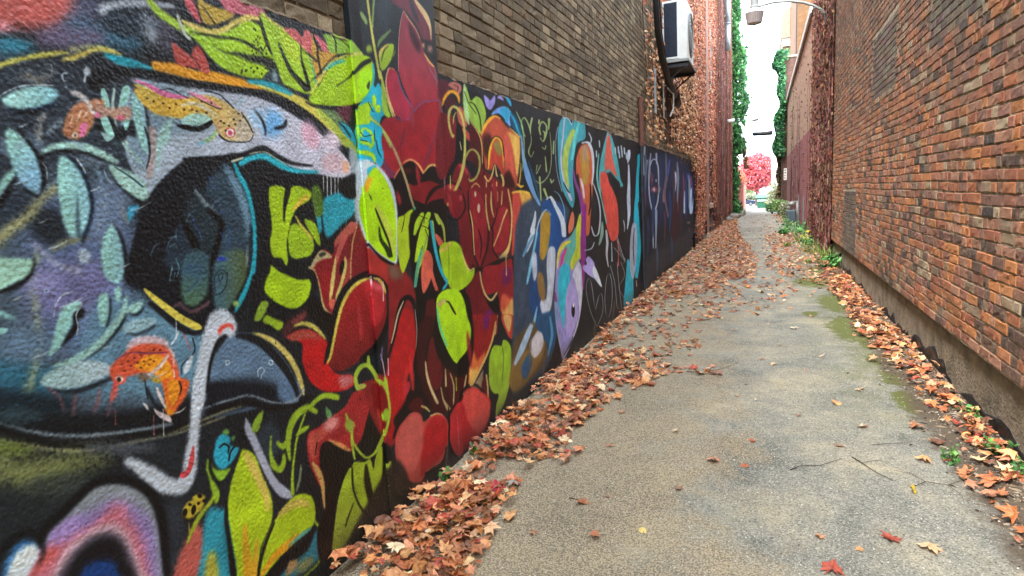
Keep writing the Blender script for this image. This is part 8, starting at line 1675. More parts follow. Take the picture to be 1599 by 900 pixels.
# ---------------- white building, far houses, cars, dumpster
def ex5(e):
    d=MB(); d.box(1.5,12,73.9,90,5.1,5.25); d.build('roof',M['stone'],e)
block('white_building','white flat-roofed building beside the red maple',.98,12,74,90,5.0,M['whitewall'],ex5)
def ex6(e):
    d=MB(); d.add([(-20,140,3),(-4,140,3),(-4,150,3),(-20,150,3),(-20,145,6),(-4,145,6)],[(0,1,5,4),(2,3,4,5),(0,4,3),(1,2,5)]); d.build('roof',M['stone'],e)
    for x_ in (-14,-9.5,-6): d=MB(); d.box(x_,x_+1.2,139.9,140.02,-.4,1.4); d.build('window',M['glass_dark'],e)
block('pale_house','pale house across the far street at the end of the alley',-20,-4,140,150,3.0,M['whitewall'],ex6,cat='house')
block('grey_house','light grey house behind the dumpster across the street',3,14,142,152,2.2,M['parapet'],None,cat='house')
g90=gz(80)
DP=empty('dumpster',(.0,80,g90),'green wheeled dumpster with a white stencilled band at the alley end','dumpster')
def hexa(mb,x0,x1,y0,y1,z0,z1,tx=0,ty=0):
    mb.add([(x0+tx,y0+ty,z0),(x1-tx,y0+ty,z0),(x1-tx,y1-ty,z0),(x0+tx,y1-ty,z0),(x0,y0,z1),(x1,y0,z1),(x1,y1,z1),(x0,y1,z1)],[(0,3,2,1),(4,5,6,7),(0,1,5,4),(1,2,6,5),(2,3,7,6),(3,0,4,7)])
dx=-.06
d=MB(); hexa(d,dx-.72,dx+.78,80,81.1,g90+.18,g90+1.35,.12,.06); d.build('bin_body',M['green_bin'],DP)
d=MB(); d.add([(dx-.8,79.9,g90+1.36),(dx+.84,79.9,g90+1.36),(dx+.84,81.2,g90+1.7),(dx-.8,81.2,g90+1.7),(dx-.8,79.9,g90+1.42),(dx+.84,79.9,g90+1.42),(dx+.84,81.2,g90+1.76),(dx-.8,81.2,g90+1.76)],[(0,3,2,1),(4,5,6,7),(0,1,5,4),(1,2,6,5),(2,3,7,6),(3,0,4,7)]); d.build('lid',M['green_bin'],DP)
d=MB(); r=random.Random(4); 
d.box(dx-.62,dx+.68,79.975,79.99,g90+.92,g90+1.28,lin('2a6a54'))
for k in range(9): xx=dx-.58+k*.138; d.box(xx,xx+.03,79.96,79.974,g90+.96,g90+1.24,lin('d8dedc')); d.box(xx+.031,xx+.085,79.96,79.974,g90+(1.2 if k%2 else .96),g90+(1.24 if k%2 else 1.0),lin('d8dedc')); d.box(xx+.031,xx+.07,79.96,79.974,g90+1.08,g90+1.12,lin('d8dedc'))
d.box(dx+.2,dx+.5,79.96,79.974,g90+.78,g90+.86,lin('c9a83a')); d.build('stencil',colmat('stencil_paint',.6,.05),DP)
for x_ in (dx-.5,dx+.56):
    for y_ in (80.1,81.0): d=MB(); d.tube([(x_-.03,y_,g90+.09),(x_+.03,y_,g90+.09)],.09,12); d.build('wheel',M['black'],DP)
def car(name,label,x,y,paint,rz,L=4.4):
    z=gz(y); e=empty(name,(x,y,z),label,'car','cars parked on the far street',rz)
    T=lambda q:(Matrix.Translation((x,y,z))@Matrix.Rotation(rz,4,'Z')@Vector(q))
    def prism(prof,w,nm,mat,par=e,w2=None):
        d=MB(); n=len(prof); w2=w2 or w; vs=[T((a,-w,h)) for a,h in prof]+[T((a,w,h)) for a,h in prof]
        d.add(vs,[tuple(range(n))[::-1],tuple(range(n,2*n))]+[(i,(i+1)%n,n+(i+1)%n,n+i) for i in range(n)]); return d.build(nm,mat,par,bevel=.04)
    prism([(-2.2,.35),(-2.15,.85),(-1.5,.98),(1.0,.98),(2.1,.82),(2.2,.4),(2.1,.25),(-2.1,.25)],.86,'body',paint)
    prism([(-1.7,.97),(-1.1,1.42),(.3,1.45),(1.1,.97)],.76,'cabin',M['glass_dark'])
    prism([(-1.15,1.40),(-1.0,1.47),(.25,1.49),(.35,1.42)],.74,'roof',paint)
    for a in (-1.35,1.35):
        for s in (-.78,.78):
            d=MB(); d.tube([T((a,s-.1,.32)),T((a,s+.1,.32))],.33,18); wo=d.build('wheel',M['black'],e); d=MB(); d.tube([T((a,s-.11,.32)),T((a,s+.11,.32))],.2,14); ro=d.build('rim',M['metal'],e); ro.parent=wo; ro.matrix_parent_inverse=Matrix()
    for s in (-.6,.6): d=MB(); q=[T((2.14,s-.15,.6)),T((2.2,s+.15,.72))]; d.box(min(q[0].x,q[1].x),max(q[0].x,q[1].x),min(q[0].y,q[1].y),max(q[0].y,q[1].y),q[0].z,q[1].z); d.build('headlight',M['whitewall'],e)
    return e
car('parked_car','dark navy car parked beyond the salmon wall, left of the dumpster',-3.3,112,M['navy'],0)
car('parked_car','silver car parked across the street behind the shrubs',6.2,114,M['silver'],0)

# ---------------- utility pole, sign, wires, second lamp
UP=empty('utility_pole',(1.12,42,0),'wooden utility pole wrapped in dead ivy at the far end of the right wall','utility pole')
d=MB(); d.tube([(1.12,42,-.3),(1.12,42,6.2)],[.15,.11],10); d.build('pole',M['bark'],UP)
d=MB(); r=random.Random(9)
for k in range(900):
    z=r.uniform(.2,5.5); a=r.uniform(0,6.28); q=.16+r.random()*.14; s=r.uniform(.05,.1); pp=Vector((1.12+q*math.cos(a),42+q*math.sin(a),z)); v1=Vector((r.uniform(-1,1),r.uniform(-1,1),r.uniform(-1,1))).normalized()*s; v2=v1.orthogonal().normalized()*s*.7
    d.add([pp-v1,pp+v2,pp+v1,pp-v2],[(0,1,2,3)],tuple(v*r.uniform(.6,1.3) for v in lin(r.choice(['8a7558','6a4a38','5c5a34','a58a68']))))
d.build('dead_ivy',M['ivy'],UP)
SG=empty('wall_sign',(1.26,39.8,2.0),'small white sign with worn dark marks beside the utility pole','sign')
d=MB(); d.box(1.1,1.265,39.78,39.82,1.85,2.52); d.build('panel',M['whitewall'],SG); d=MB(); r=random.Random(2)
for z_ in (2.4,2.25,2.08,1.95): d.box(1.13,1.13+r.uniform(.06,.1),39.772,39.779,z_,z_+.05)
d.build('lettering',M['black'],SG)
L2=empty('far_street_lamp',(1.1,46,4.5),'far small street lamp arm reaching out above the dark cable splice','street lamp')
d=MB(); d.tube([(1.2,46,5.0),(.9,46,5.6),(.5,46,5.95),(-.1,46,6.08),(-.35,46,6.05)],.035,8); d.build('arm',M['metal_paint'],L2,smooth=True); d=MB(); d.tube([(-.3,46,6.06),(-.5,46,6.02),(-.75,46,6.0)],[.05,.1,.06],8); d.build('lamp_head',M['metal_paint'],L2,smooth=True)
d=MB(); d.tube([(-.62,40,4.62),(-.55,40,4.62),(.42,40,4.60),(.5,40,4.6)],[.05,.105,.11,.05],12); tag(d.build('cable_splice',M['black'],smooth=True),'black cylindrical splice closure hanging on the cable across the alley','splice closure')
wl=['cable carrying the black splice closure across the alley','thin wire crossing high above the splice closure','slack wire just above the far lamp','thin wire below the far lamp arm','lowest thin wire crossing before the red maple']
for k,(y,za,zb_,x0) in enumerate([(40,4.7,4.75,-9),(60,9.8,9.9,-12),(58,8.9,8.5,-12),(62,8.0,8.4,-12),(75,8.4,7.4,-14)]):
    d=MB(); x1=12 if k else 1.1; pts=[(x0+(x1-x0)*q/14,y+(0 if k==0 else q*.3),za+(zb_-za)*q/14-.25*math.sin(PI*q/14)*(0.4 if k==0 else 1)) for q in range(15)]
    d.tube(pts,.03 if k else .03,5); tag(d.build('overhead_wire',M['black']),wl[k],'wire','overhead wires')

# ================================================================ FOLIAGE
def leafcards(mb,pts,s0,s1,cols,seed,up=.3,cup=True):
    r=random.Random(seed); cs=[lin(c) for c in cols]
    for P_ in pts:
        p_=Vector(P_[:3]); nrm=Vector(P_[3:6]) if len(P_)>3 else Vector((r.gauss(0,1),r.gauss(0,1),r.gauss(0,1)+up))
        nrm=(nrm+Vector((r.gauss(0,.45),r.gauss(0,.45),r.gauss(0,.45)))).normalized()
        a=nrm.orthogonal().normalized(); b_=nrm.cross(a); th=r.uniform(0,6.28); u=a*math.cos(th)+b_*math.sin(th); w=nrm.cross(u); s=r.uniform(s0,s1); k=r.uniform(.6,1.35)
        c=tuple(v*k for v in r.choice(cs)); q=s*.18
        mb.add([p_-u*s*.5,p_-w*s*.42-nrm*q*.3,p_-w*s*.2+u*s*.25,p_+u*s*.6-nrm*q,p_+w*s*.22+u*s*.25,p_+w*s*.42-nrm*q*.3,p_+nrm*q*.4],[(0,1,6),(1,2,6),(2,3,6),(3,4,6),(4,5,6),(5,0,6)],c)
# orange creeper on the left wall
r=random.Random(31); pts=[]
def dens_orange(y,z):
    d=0
    if y>12.2: d=min(1,(y-12.2)/1.2)
    if z<2.45 and y<18.4: d=min(d, 1 if (y>16.5 and z>2.45-(y-16.5)*.6) else 0)
    if 17.6<y<24.5 and z<2.6: d=.9 if (y<20.3 or 23.6<y<25) else .35
    if y>25: d*=.25
    for hy0,hy1,hz0,hz1 in holes:
        if hy0<y<hy1 and hz0<z<hz1: d*=.05
    if y>21.05 and z<.9: d*=.1
    cl_=math.sin(y*2.1+z*.7)*.5+math.sin(y*5.3-z*1.9)*.3+math.sin(z*3.1+y)*.3
    if y<12.2: # straggling trails nearer
        for yc_ in (10.2,10.9,11.5):
            if abs(y-yc_-.12*math.sin(z*3+yc_))<.16 and z>2.5: return .5
        if 10.6<y<11.2 and 2.4<z<2.8: return .5
    return d*(.75+.4*cl_)
n=0
while n<21000:
    y=r.uniform(9.9,27); z=r.uniform(.25,8.3)
    if r.random()<dens_orange(y,z): pts.append((XL+.02+r.random()*.12,y,z,.9,-.35,.25)); n+=1
lo=[q for q in pts if (q[2]<4.3+(q[1]-14)*.05 and q[1]<17.5)]; hi=[q for q in pts if not (q[2]<4.3+(q[1]-14)*.05 and q[1]<17.5)]
e=empty('autumn_creeper',(XL,15,0),'orange-brown autumn creeper spreading over the left wall around the air conditioner','creeper')
mb=MB(); leafcards(mb,lo,.04,.09,['d09a6a','c0875a','dcb488','b07048','96603f','c88a5c'],1); leafcards(mb,hi,.04,.085,['c06a48','b05a40','cf8a60','96543c','d49a74','a87858'],2); mb.build('leaves',M['ivy'],e)
mb=MB(); cs=[lin(c) for c in ['5a4034','6e5242','4a342a']]
for k in range(170):
    y=r.uniform(12,24); z=r.uniform(0,3) if y>17.5 else r.uniform(2.4,3.4); pts_=[]; 
    for q in range(14): pts_.append((XL+.02+r.random()*.05,y,z)); y+=r.uniform(-.12,.12); z+=r.uniform(.2,.45)
    mb.tube(pts_,[.014*(1-.05*q) for q in range(14)],4,r.choice(cs),cap=False)
for yc_ in (10.2,10.9,11.5):
    mb.tube([(XL+.02,yc_+.12*math.sin((2.5+q*.3)*3+yc_),2.5+q*.3) for q in range(10)],.008,4,cs[0],cap=False)
mb.build('stems',M['stem'],e)
# green ivies
def mass(name,label,fn,n,s0,s1,cols,seed,cat='ivy',core=None,mat='green'):
    r=random.Random(seed); e=empty(name,tuple(fn(r)[:2])+(0,),label,cat); pts=[]
    while len(pts)<n:
        q=fn(r)
        if q: pts.append(q)
    mb=MB(); leafcards(mb,pts,s0,s1,cols,seed); mb.build('leaves',M[mat],e)
    if core: 
        mb=MB(); core(mb,r); mb.build('stems',M['bark'],e)
    return e
def fL(r):
    z=r.uniform(-.2,13.5)
    w=.32+.25*math.sin(z*.9+1)*.5+.25*math.sin(z*2.3)*.4+(.42 if z>3.5 else 0)+(.08*math.sin(z*5.1)) - (max(0,z-6)*.06)
    if z<3.2: w=.32+.08*math.sin(z*4)
    if z<0.6: w=.42
    x=-1.74+w*(1-r.random()**1.6)+(abs(r.gauss(0,.09)) if r.random()<.25 else 0)
    if 4.7<z<5.7 and x>-1.35 and math.sin(z*9+x*11)>-.2: x=-1.7+.3*r.random()
    return (x,r.uniform(37.0,40.5),z)
def coreL(mb,r):
    for k in range(6): x=-1.75+.05*k; mb.tube([(x+r.uniform(-.05,.05),38+.3*k+r.uniform(-.2,.2),q*1.2-.2) for q in range(11)],.035,5)
def fL2(r):
    z=r.uniform(3.4,5.6); return (r.uniform(-1.35,-.78)+.1*math.sin(z*4),r.uniform(39.6,40.8),z) if math.sin(z*7.3)+math.sin(z*3.1+1)>-.7 or r.random()<.2 else None
mb_l=mass('green_ivy','tall column of green ivy hanging down the left side of the alley',fL,11000,.10,.22,['3f8048','529a56','2f6a40','68ac62','28583a','7cb86c'],5,core=coreL)
B5=block('ivy_covered_building','building hidden under the tall green ivy at the left',-8,-1.74,37.1,46,13,M['btex_brown'],None)
def fL3(r):
    z=r.uniform(2.6,4.4); return (-1.25+.25*r.random()+ (4.4-z)*.12,r.uniform(38.5,40),z)
mass('dry_vine','brown tendrils of dead vine dangling below the green ivy at the left',fL3,420,.08,.16,['b58a5c','8a6a4a','a5744c','d0b48c','6a4a34'],8,cat='vine',mat='ivy')
def fR(r):
    z=r.uniform(3.3,9.4); w=.34+.12*math.sin(z*1.3+2)+.1*math.sin(z*3.7); 
    if z>8.6: w*=1.15
    return (1.16-w*(1-r.random()**1.5)*1.25+ (.18 if z>8.8 else 0),r.uniform(40.8,42.6),z)
mass('green_ivy','dark green ivy tumbling down the right corner above the utility pole',fR,7500,.10,.22,['2f6a48','418254','265640','56985f','68aa6c'],6,core=lambda mb,r:[mb.tube([(1.1+r.uniform(-.1,.05),41.2+r.uniform(-.1,.1),q*.9+.5) for q in range(10)],.03,5) for k in range(4)])
def fR2(r):
    z=r.uniform(.2,4.2); return (1.05-.28*r.random()+.06*math.sin(z*5),r.uniform(42.2,43),z)
mass('dead_ivy','tan and olive dying ivy hanging beside the utility pole',fR2,1700,.07,.15,['a5895c','8a7a44','b59a70','5c6a3a','7a5c40'],9,mat='ivy')
# red maple
RM=empty('red_maple',(-1.0,108,gz(108)),'round-crowned coral red maple at the end of the alley','tree')
z0=gz(108); mb=MB(); mb.tube([(-1,108,z0-.2),(-1,108,z0+1.6),(-.95,108,z0+2.3)],[.28,.2,.2],10)
r=random.Random(12)
for k in range(12):
    a=2*PI*k/12+r.uniform(-.2,.2); mb.tube([(-.97,108,z0+2.1+r.random()*.3),(-.97+.9*math.cos(a),108+.9*math.sin(a),z0+3.3),(-.97+2.1*math.cos(a),108+2.1*math.sin(a),z0+4.8+r.uniform(-.3,1))],[.12,.08,.03],6)
mb.build('trunk',M['bark'],RM)
pts=[]
while len(pts)<9500:
    a=r.uniform(0,6.28); u=r.uniform(-1,1); rr=(r.random()**.35); x=rr*math.sqrt(1-u*u)*math.cos(a); y=rr*math.sqrt(1-u*u)*math.sin(a); z=rr*u
    bumpy=1+.08*math.sin(x*7+1)*math.cos(z*6)+.06*math.sin(y*9+z*5)
    if math.sin(x*9+z*7)*math.sin(y*8-z*6)*math.sin(z*9)>.35: continue
    pts.append((-1.05+2.95*x*bumpy,108+2.9*y*bumpy,z0+5.35+2.95*z*bumpy))
mb=MB(); leafcards(mb,pts,.2,.42,['d8626c','e47c84','c85460','e8949a','b44854','dc7c6c'],13); mb.build('crown',M['redleaf'],RM)
def fo(r):
    a=r.uniform(0,6.28); u=r.uniform(-1,1); q=r.random()**.4; return (-3.2+1.3*q*math.cos(a)*math.sqrt(1-u*u),86+1.0*q*math.sin(a),2.1+1.9*q*u)
mass('orange_maple','smaller orange-pink tree overhanging the salmon wall left of the red maple',fo,1800,.12,.26,['d9755c','c96a50','e09070','a58a5c'],15,cat='tree',mat='redleaf',core=lambda mb,r:[mb.tube([(-3.2,86,-1.5),(-3.2,86,1),(-3+.4*k,86,2.4)],[.14,.1,.04],6) for k in range(-1,3)])
def bush(name,label,cx,cy,cz,rx,ry,rz_,n,s0,s1,cols,seed,cat='shrub',group=None):
    def f(r):
        a=r.uniform(0,6.28); u=r.uniform(-.8,1); q=r.random()**.45
        return (cx+rx*q*math.cos(a)*math.sqrt(1-min(1,u*u)*.95),cy+ry*q*math.sin(a),cz+rz_*q*u)
    e=mass(name,label,f,n,s0,s1,cols,seed,cat=cat,core=lambda mb,r:[mb.tube([(cx,cy,gz(cy)-.1),(cx+r.uniform(-.4,.4)*rx,cy,cz),(cx+r.uniform(-.8,.8)*rx,cy+r.uniform(-.5,.5)*ry,cz+rz_*.7)],[.025,.015,.006],5) for k in range(6)])
    if group: e['group']=group
    return e
PG=['a9b790','c4ccb0','8a9a6c','6c7f50','d6dcc8','b5b08a']; GG=['4c7a3a','5f8f44','3c6a34','7aa35a','88b060']
bush('pale_shrub','tall pale variegated shrub in front of the white building',.95,62,.6,.75,.9,1.5,1500,.08,.18,PG,41)
bush('pale_shrub','smaller pale shrub beside the dumpster',.9,70,-.2,.55,.6,1.0,700,.08,.16,PG,42)
bush('green_shrub','light green leafy clump by the path beneath the utility pole',.85,40,.32,.45,1.0,.42,1100,.06,.15,['7fae5a','98c070','5f9048','b5cc90'],43)
bush('green_shrub','dark green clump left of the light green one near the dumpster',.55,45,.1,.45,.8,.35,700,.06,.14,GG,44)
bush('flowering_plant','pale flowering plant growing behind the gas meter',.98,33,.38,.28,.8,.45,700,.05,.11,['9ab070','c9ccb0','5f8048','d8d4c0','86a058'],45,cat='plant')
bush('hedge','grey green hedge across the far street',-2.0,130,gz(126)+.9,3.0,.8,.9,1200,.2,.4,['8a9a78','6c8058','a0a88a'],46,cat='hedge')
bush('distant_tree','small pale green tree behind the parked navy car',-2.6,128,gz(126)+2.6,1.2,1.0,1.1,700,.2,.4,['9aa878','b0b890','7f9060'],47,cat='tree')
d=MB(); r=random.Random(3); vs=[]
for i in range(5):
    for j in range(8): a=2*PI*j/8; q=.13*math.sin(PI*(i+.3)/5)*(1+r.uniform(-.3,.3)); vs.append((.72+q*1.5*math.cos(a),44+q*math.sin(a),gz(44)+.42+i*.05))
d.add(vs,[(i*8+j,i*8+(j+1)%8,(i+1)*8+(j+1)%8,(i+1)*8+j) for i in range(4) for j in range(8)]+[tuple(range(8))[::-1],tuple(32+j for j in range(8))]); tag(d.build('plastic_bag',M['bluebag'],smooth=True),'small crumpled blue plastic bag lying in the green clump','bag')

# ---------------- weeds along the right wall
def weed(x,y,kind,s,label,seed):
    r=random.Random(seed); nm={'leafy':'leafy_weed','grass':'grass_tuft','yellow':'yellowing_weed','small':'weed_sprig'}[kind]
    e=empty(nm,(x,y,0),label,'weed','weeds along the right wall'); mb=MB(); st=MB()
    if kind=='grass':
        for k in range(70):
            a=r.uniform(0,6.28); L=s*r.uniform(.5,1.1); o_=Vector((x+r.gauss(0,.07)*s*3,y+r.gauss(0,.1)*s*3,0)); ln=r.uniform(.2,.8); d_=Vector((math.cos(a)*ln,math.sin(a)*ln,1)).normalized(); w=Vector((-math.sin(a),math.cos(a),0))*.006
            p1=o_+d_*L*.5; p2=o_+d_*L*.85+Vector((math.cos(a),math.sin(a),-.3))*L*.22; c=lin(r.choice(['5f8a34','7aa348','8a9a50','b5a868','4c7a30']))
            mb.add([o_-w,o_+w,p1+w*.8,p1-w*.8,p2],[(0,1,2,3),(3,2,4)],c)
        mb.build('blades',M['green'],e)
    else:
        cols={'leafy':['3f7a38','4f8f42','2f6430','6aa050'],'yellow':['c9b82c','d8c83a','8aa83a','a5b040'],'small':['4f8a3c','6a9a48','3a7034']}[kind]
        ns=int({'leafy':16,'yellow':9,'small':6}[kind]); pts=[]
        for k in range(ns):
            a=r.uniform(0,6.28); L=s*r.uniform(.4,1); d_=Vector((math.cos(a)*.6,math.sin(a)*.6,1)).normalized(); o_=Vector((x+r.gauss(0,.1)*s*2,y+r.gauss(0,.16)*s*2,0)); q_=o_+d_*L
            st.tube([o_,o_+d_*L*.5+Vector((0,0,.02)),q_],[.004,.003,.002],4,lin('5a7a3a'))
            for j in range(6 if kind!='small' else 5): f=r.uniform(.25,1); c_=o_+d_*L*f; pts.append((c_.x+r.gauss(0,.03)*s*3,c_.y+r.gauss(0,.04)*s*3,max(.01,c_.z+r.gauss(0,.02)),r.gauss(0,.3),r.gauss(-.2,.3),1))
        leafcards(mb,pts,.05 if kind!='small' else .02,.13 if kind!='small' else .045,cols,seed); mb.build('leaves',M['green'],e); st.build('stems',M['stem'],e)
W=[(.85,24.6,'leafy',.55,'leafy green weed just in front of the gas meter'),(1.1,22.6,'leafy',.6,'dense dark green weed right of the gas meter, against the wall'),(.95,20.6,'leafy',.55,'broad dark green weed in the middle of the weed bank'),(.62,21.6,'leafy',.3,'low green weed spreading onto the asphalt left of the bank'),
(1.12,18.6,'yellow',.42,'yellow-leaved weed standing out of the green bank'),(1.15,17.4,'leafy',.5,'green weed at the foot of the dry creeper'),(1.15,15.6,'grass',.55,'tall grass tuft at the foot of the dry creeper'),(1.2,14.1,'grass',.5,'tall grass tuft leaning over the start of the concrete footing'),
(1.22,12.9,'leafy',.35,'small leafy weed on the leaves beside the concrete footing'),(.9,16.4,'small',.3,'thin sprig in the leaf litter before the tall grass'),(.6,17.5,'grass',.22,'low grass tuft in the leaf litter nearest the middle of the alley'),(.85,13.7,'grass',.16,'short mossy grass tuft amid the leaves'),(.95,19,'grass',.3,'grass tuft left of the yellow weed'),
(.98,3.98,'small',.1,'tiny green sprig on the dark soil nearest the camera'),(1.25,4.12,'small',.13,'bright green sprig by the footing near the corner of the picture'),(1.29,4.75,'small',.09,'small green sprig touching the black tar patch'),(1.3,3.9,'small',.12,'green sprig half under leaves at the right edge'),(-1.7,2.95,'small',.06,'tiny weed between the mural and the leaf drift'),(-1.71,3.35,'small',.05,'tiny green sprig at the foot of the coral flower')]
for i,(x,y,k,s,l) in enumerate(W): weed(x,y,k,s,l,100+i)

# ================================================================ FALLEN LEAVES
def leaf_shape(seed,hi=True):
    r=random.Random(seed); kind=seed%3
    if kind<2: # lobed maple
        prof=[(-90,.05),(-75,.28),(-55,.62),(-42,.40),(-18,.86),(-6,.62),(5,.52),(28,.60),(38,.95),(50,.66),(62,.56),(78,.85),(90,1.05)]
    else: prof=[(-90,.06),(-60,.42),(-30,.55),(0,.50),(30,.60),(60,.78),(90,1.0)]
    ring=[(math.radians(a),q*(1+r.uniform(-.14,.14))) for a,q in prof]; ring+= [(PI-a,q*(1+r.uniform(-.14,.14))) for a,q in ring[-2:0:-1]]
    cx,cy=r.uniform(-1.6,1.6),r.uniform(-1.6,1.6); tw=r.uniform(-.9,.9); vs=[(0,-.05,0)]
    def h(x,y): return cx*.32*x*x+cy*.28*y*y+tw*.3*x*y+.10*math.sin(6*x+seed)*math.cos(5*y+seed*2)
    for a,q in ring:
        x,y=q*math.cos(a),q*math.sin(a); vs.append((x,y,h(x,y)))
    if hi:
        k=len(ring); mid=[(v[0]*.5,v[1]*.5,h(v[0]*.5,v[1]*.5)+.02) for v in vs[1:]]; vs=[vs[0]]+mid+vs[1:]
        fs=[(0,1+j,1+(j+1)%k) for j in range(k)]+[(1+j,1+k+j,1+k+(j+1)%k,1+(j+1)%k) for j in range(k)]
    else:
        k=len(ring); fs=[(0,1+j,1+(j+1)%k) for j in range(k)]
    return np.array(vs),fs
SHP_H=[leaf_shape(i,True) for i in range(18)]; SHP_L=[leaf_shape(i,False) for i in range(18)]
LC=['d28e52','bf7240','e0a66c','aa5e36','e8c08c','d08456','dc9670','a0663e','f0d4a8','b04e38','dcae84','8e5a3e','744a34','e29e66']
LWt=[3.4,4,3,4,2.2,3.4,2.6,3.6,1.5,3,2,2.8,2.2,3]
LCl=[lin(c) for c in LC]
def inpoly(x,y,P):
    c=False; n=len(P); j=n-1
    for i in range(n):
        if (P[i][1]>y)!=(P[j][1]>y) and x<(P[j][0]-P[i][0])*(y-P[i][1])/(P[j][1]-P[i][1])+P[i][0]: c=not c
        j=i
    return c
ZN=[
([(-1.74,1.6),(-1.74,2.26),(-1.74,2.76),(-1.67,2.72),(-1.6,2.91),(-1.50,3.0),(-1.36,2.9),(-1.28,2.8),(-1.26,2.62),(-1.2,2.4),(-1.17,2.1),(-1.12,1.6)],1100,.085),
([(-1.74,2.76),(-1.74,3.2),(-1.60,3.2),(-1.32,3.16),(-1.23,2.96),(-1.28,2.78),(-1.5,2.8)],330,.03),
([(-1.74,3.2),(-1.74,4.0),(-1.74,4.83),(-1.75,5.46),(-1.45,5.4),(-1.19,4.73),(-1.15,4.05),(-1.22,3.9),(-1.24,3.6),(-1.04,3.39),(-1.22,3.35),(-1.5,3.31),(-1.6,3.21)],800,.08),
([(-1.74,4.85),(-1.75,5.4),(-1.75,6.6),(-1.74,9.3),(-1.5,9.0),(-1.39,8.2),(-1.46,7.5),(-1.54,6.9),(-1.5,6.28),(-1.38,5.95),(-1.26,6.1),(-.95,5.88),(-.78,5.33),(-.8,5.06),(-1.1,4.7),(-1.2,4.6)],420,.05),
([(-1.45,7.2),(-1.17,7.65),(-.74,7.25),(-.61,6.83),(-.68,6.25),(-.94,6.03),(-1.13,5.99),(-1.38,6.5)],75,.02),
([(-1.72,8.0),(-1.75,9.24),(-1.75,36),(-1.35,36),(-1.0,27),(-.6,20),(-.35,17.98),(-.1,13.9),(-.15,11.89),(-.55,11.07),(-.73,9.9),(-1.3,9.27),(-1.5,8.3)],330,.06),
([(-1.37,8.8),(-.55,11.07),(-.08,11.89),(.57,10.85),(.34,9.05),(-.29,7.8),(-.79,7.9),(-1.23,8.3)],42,.01),
([(.0,30),(-.1,21),(.0,13),(.3,12.5),(.2,15.6),(.14,18.6),(.4,24)],22,.01),
([(.03,20.98),(.44,22.75),(1.25,22),(1.25,17),(1.28,15),(1.32,12.45),(1.33,10.6),(1.13,8.8),(1.05,8.95),(.91,9.6),(.93,10.62),(.66,11.09),(.27,11.88),(.03,13.16),(.21,15.65),(.14,18.6)],140,.03),
([(.95,11.09),(1.33,12),(1.33,8.5),(1.34,5.5),(1.10,5.46),(1.09,6.11),(.97,6.63),(.92,7.48),(1.0,8.94)],430,.045),
([(1.1,5.48),(1.34,5.53),(1.34,4.0),(1.34,3.4),(1.22,3.6),(1.12,4.0),(1.1,4.4),(1.08,4.54),(1.07,5.05)],340,.04),
([(.9,4.6),(1.34,4.6),(1.34,2.5),(1.1,2.9),(1.0,3.6)],120,.02),
([(-.75,5.3),(-.45,5.35),(-.35,5.6),(-.6,5.75),(-.8,5.55)],120,.01),
([(-1.5,4.9),(-.9,4.9),(-.5,6.5),(-.4,9),(-1.4,9)],45,.005),
([(-1.1,2.0),(.7,2.0),(1.1,9),(-.9,9),(-1.1,3)],1.6,.0),
([(-1.0,9),(1.0,9),(1.2,20),(-.9,20)],12,.0),
([(-1.2,20),(1.2,20),(1.2,45),(-1.2,45)],9,.0),
([(.6,28),(1.25,28),(1.2,38),(.5,38)],90,.03)]
lf=MB(); lfV=[];lfF=[];lfC=[];cnt=0
rl=random.Random(77); off=0
for P_,dn,hp in ZN:
    xs=[q[0] for q in P_]; ys=[q[1] for q in P_]; A=(max(xs)-min(xs))*(max(ys)-min(ys)); tries=int(A*dn)
    for k in range(tries):
        x=rl.uniform(min(xs),max(xs)); y=rl.uniform(min(ys),max(ys))
        if not inpoly(x+rl.gauss(0,.045),y+rl.gauss(0,.10),P_): continue
        if not(-1.74<x<1.345): continue
        if dn>30 and (math.sin(x*9+y*3.1)+math.sin(y*7.7-x*5))*.5+rl.random()*1.6<.12: continue
        near=y<6; shp=rl.choice(SHP_H if near else SHP_L); s=rl.uniform(.022,.066)*(1.0 if y<12 else .92)
        V=shp[0]*s; 
        if hp>0: tilt=rl.gauss(0,.34)
        else: tilt=rl.gauss(0,.12)
        ax=rl.uniform(0,6.28); az=rl.uniform(0,6.28); Rm=np.array((Matrix.Rotation(az,3,'Z')@Matrix.Rotation(tilt,3,Vector((math.cos(ax),math.sin(ax),0)))@(Matrix.Rotation(PI,3,'X') if rl.random()<.4 else Matrix.Identity(3))))
        V=V@Rm.T; zmin=V[:,2].min(); wall=min(1,max(.25,1.15-(x+1.74)/.6)) if x<0 else 1
        z=-zmin+.001+(rl.random()*hp*wall); V=V+np.array([x,y,gz(y)+z])
        V[:,0]=np.clip(V[:,0],-1.752,1.35 if y<14.5 else 1.25); 
        kk=rl.uniform(.7,1.25); c=LCl[rl.choices(range(len(LC)),LWt)[0]]; cb_=tuple(min(1,v*kk) for v in c)
        lfV.append(V); lfF+=[tuple(i+off for i in f) for f in shp[1]]; 
        cc=np.tile(cb_,(len(V),1)); cc[0]*=.75; cc*= (1+.25*RNG.standard_normal((len(V),1))*.5); lfC.append(np.clip(cc,0.005,1)); off+=len(V); cnt+=1
print('leaves',cnt)
mb=MB(); mb.v=[tuple(q) for q in np.concatenate(lfV)]; mb.f=lfF; mb.c=[tuple(q) for q in np.concatenate(lfC)]
tag(mb.build('fallen_leaves',M['leaf']),'drift of dry orange and brown leaves along both walls of the alley','fallen leaves',kind='stuff')
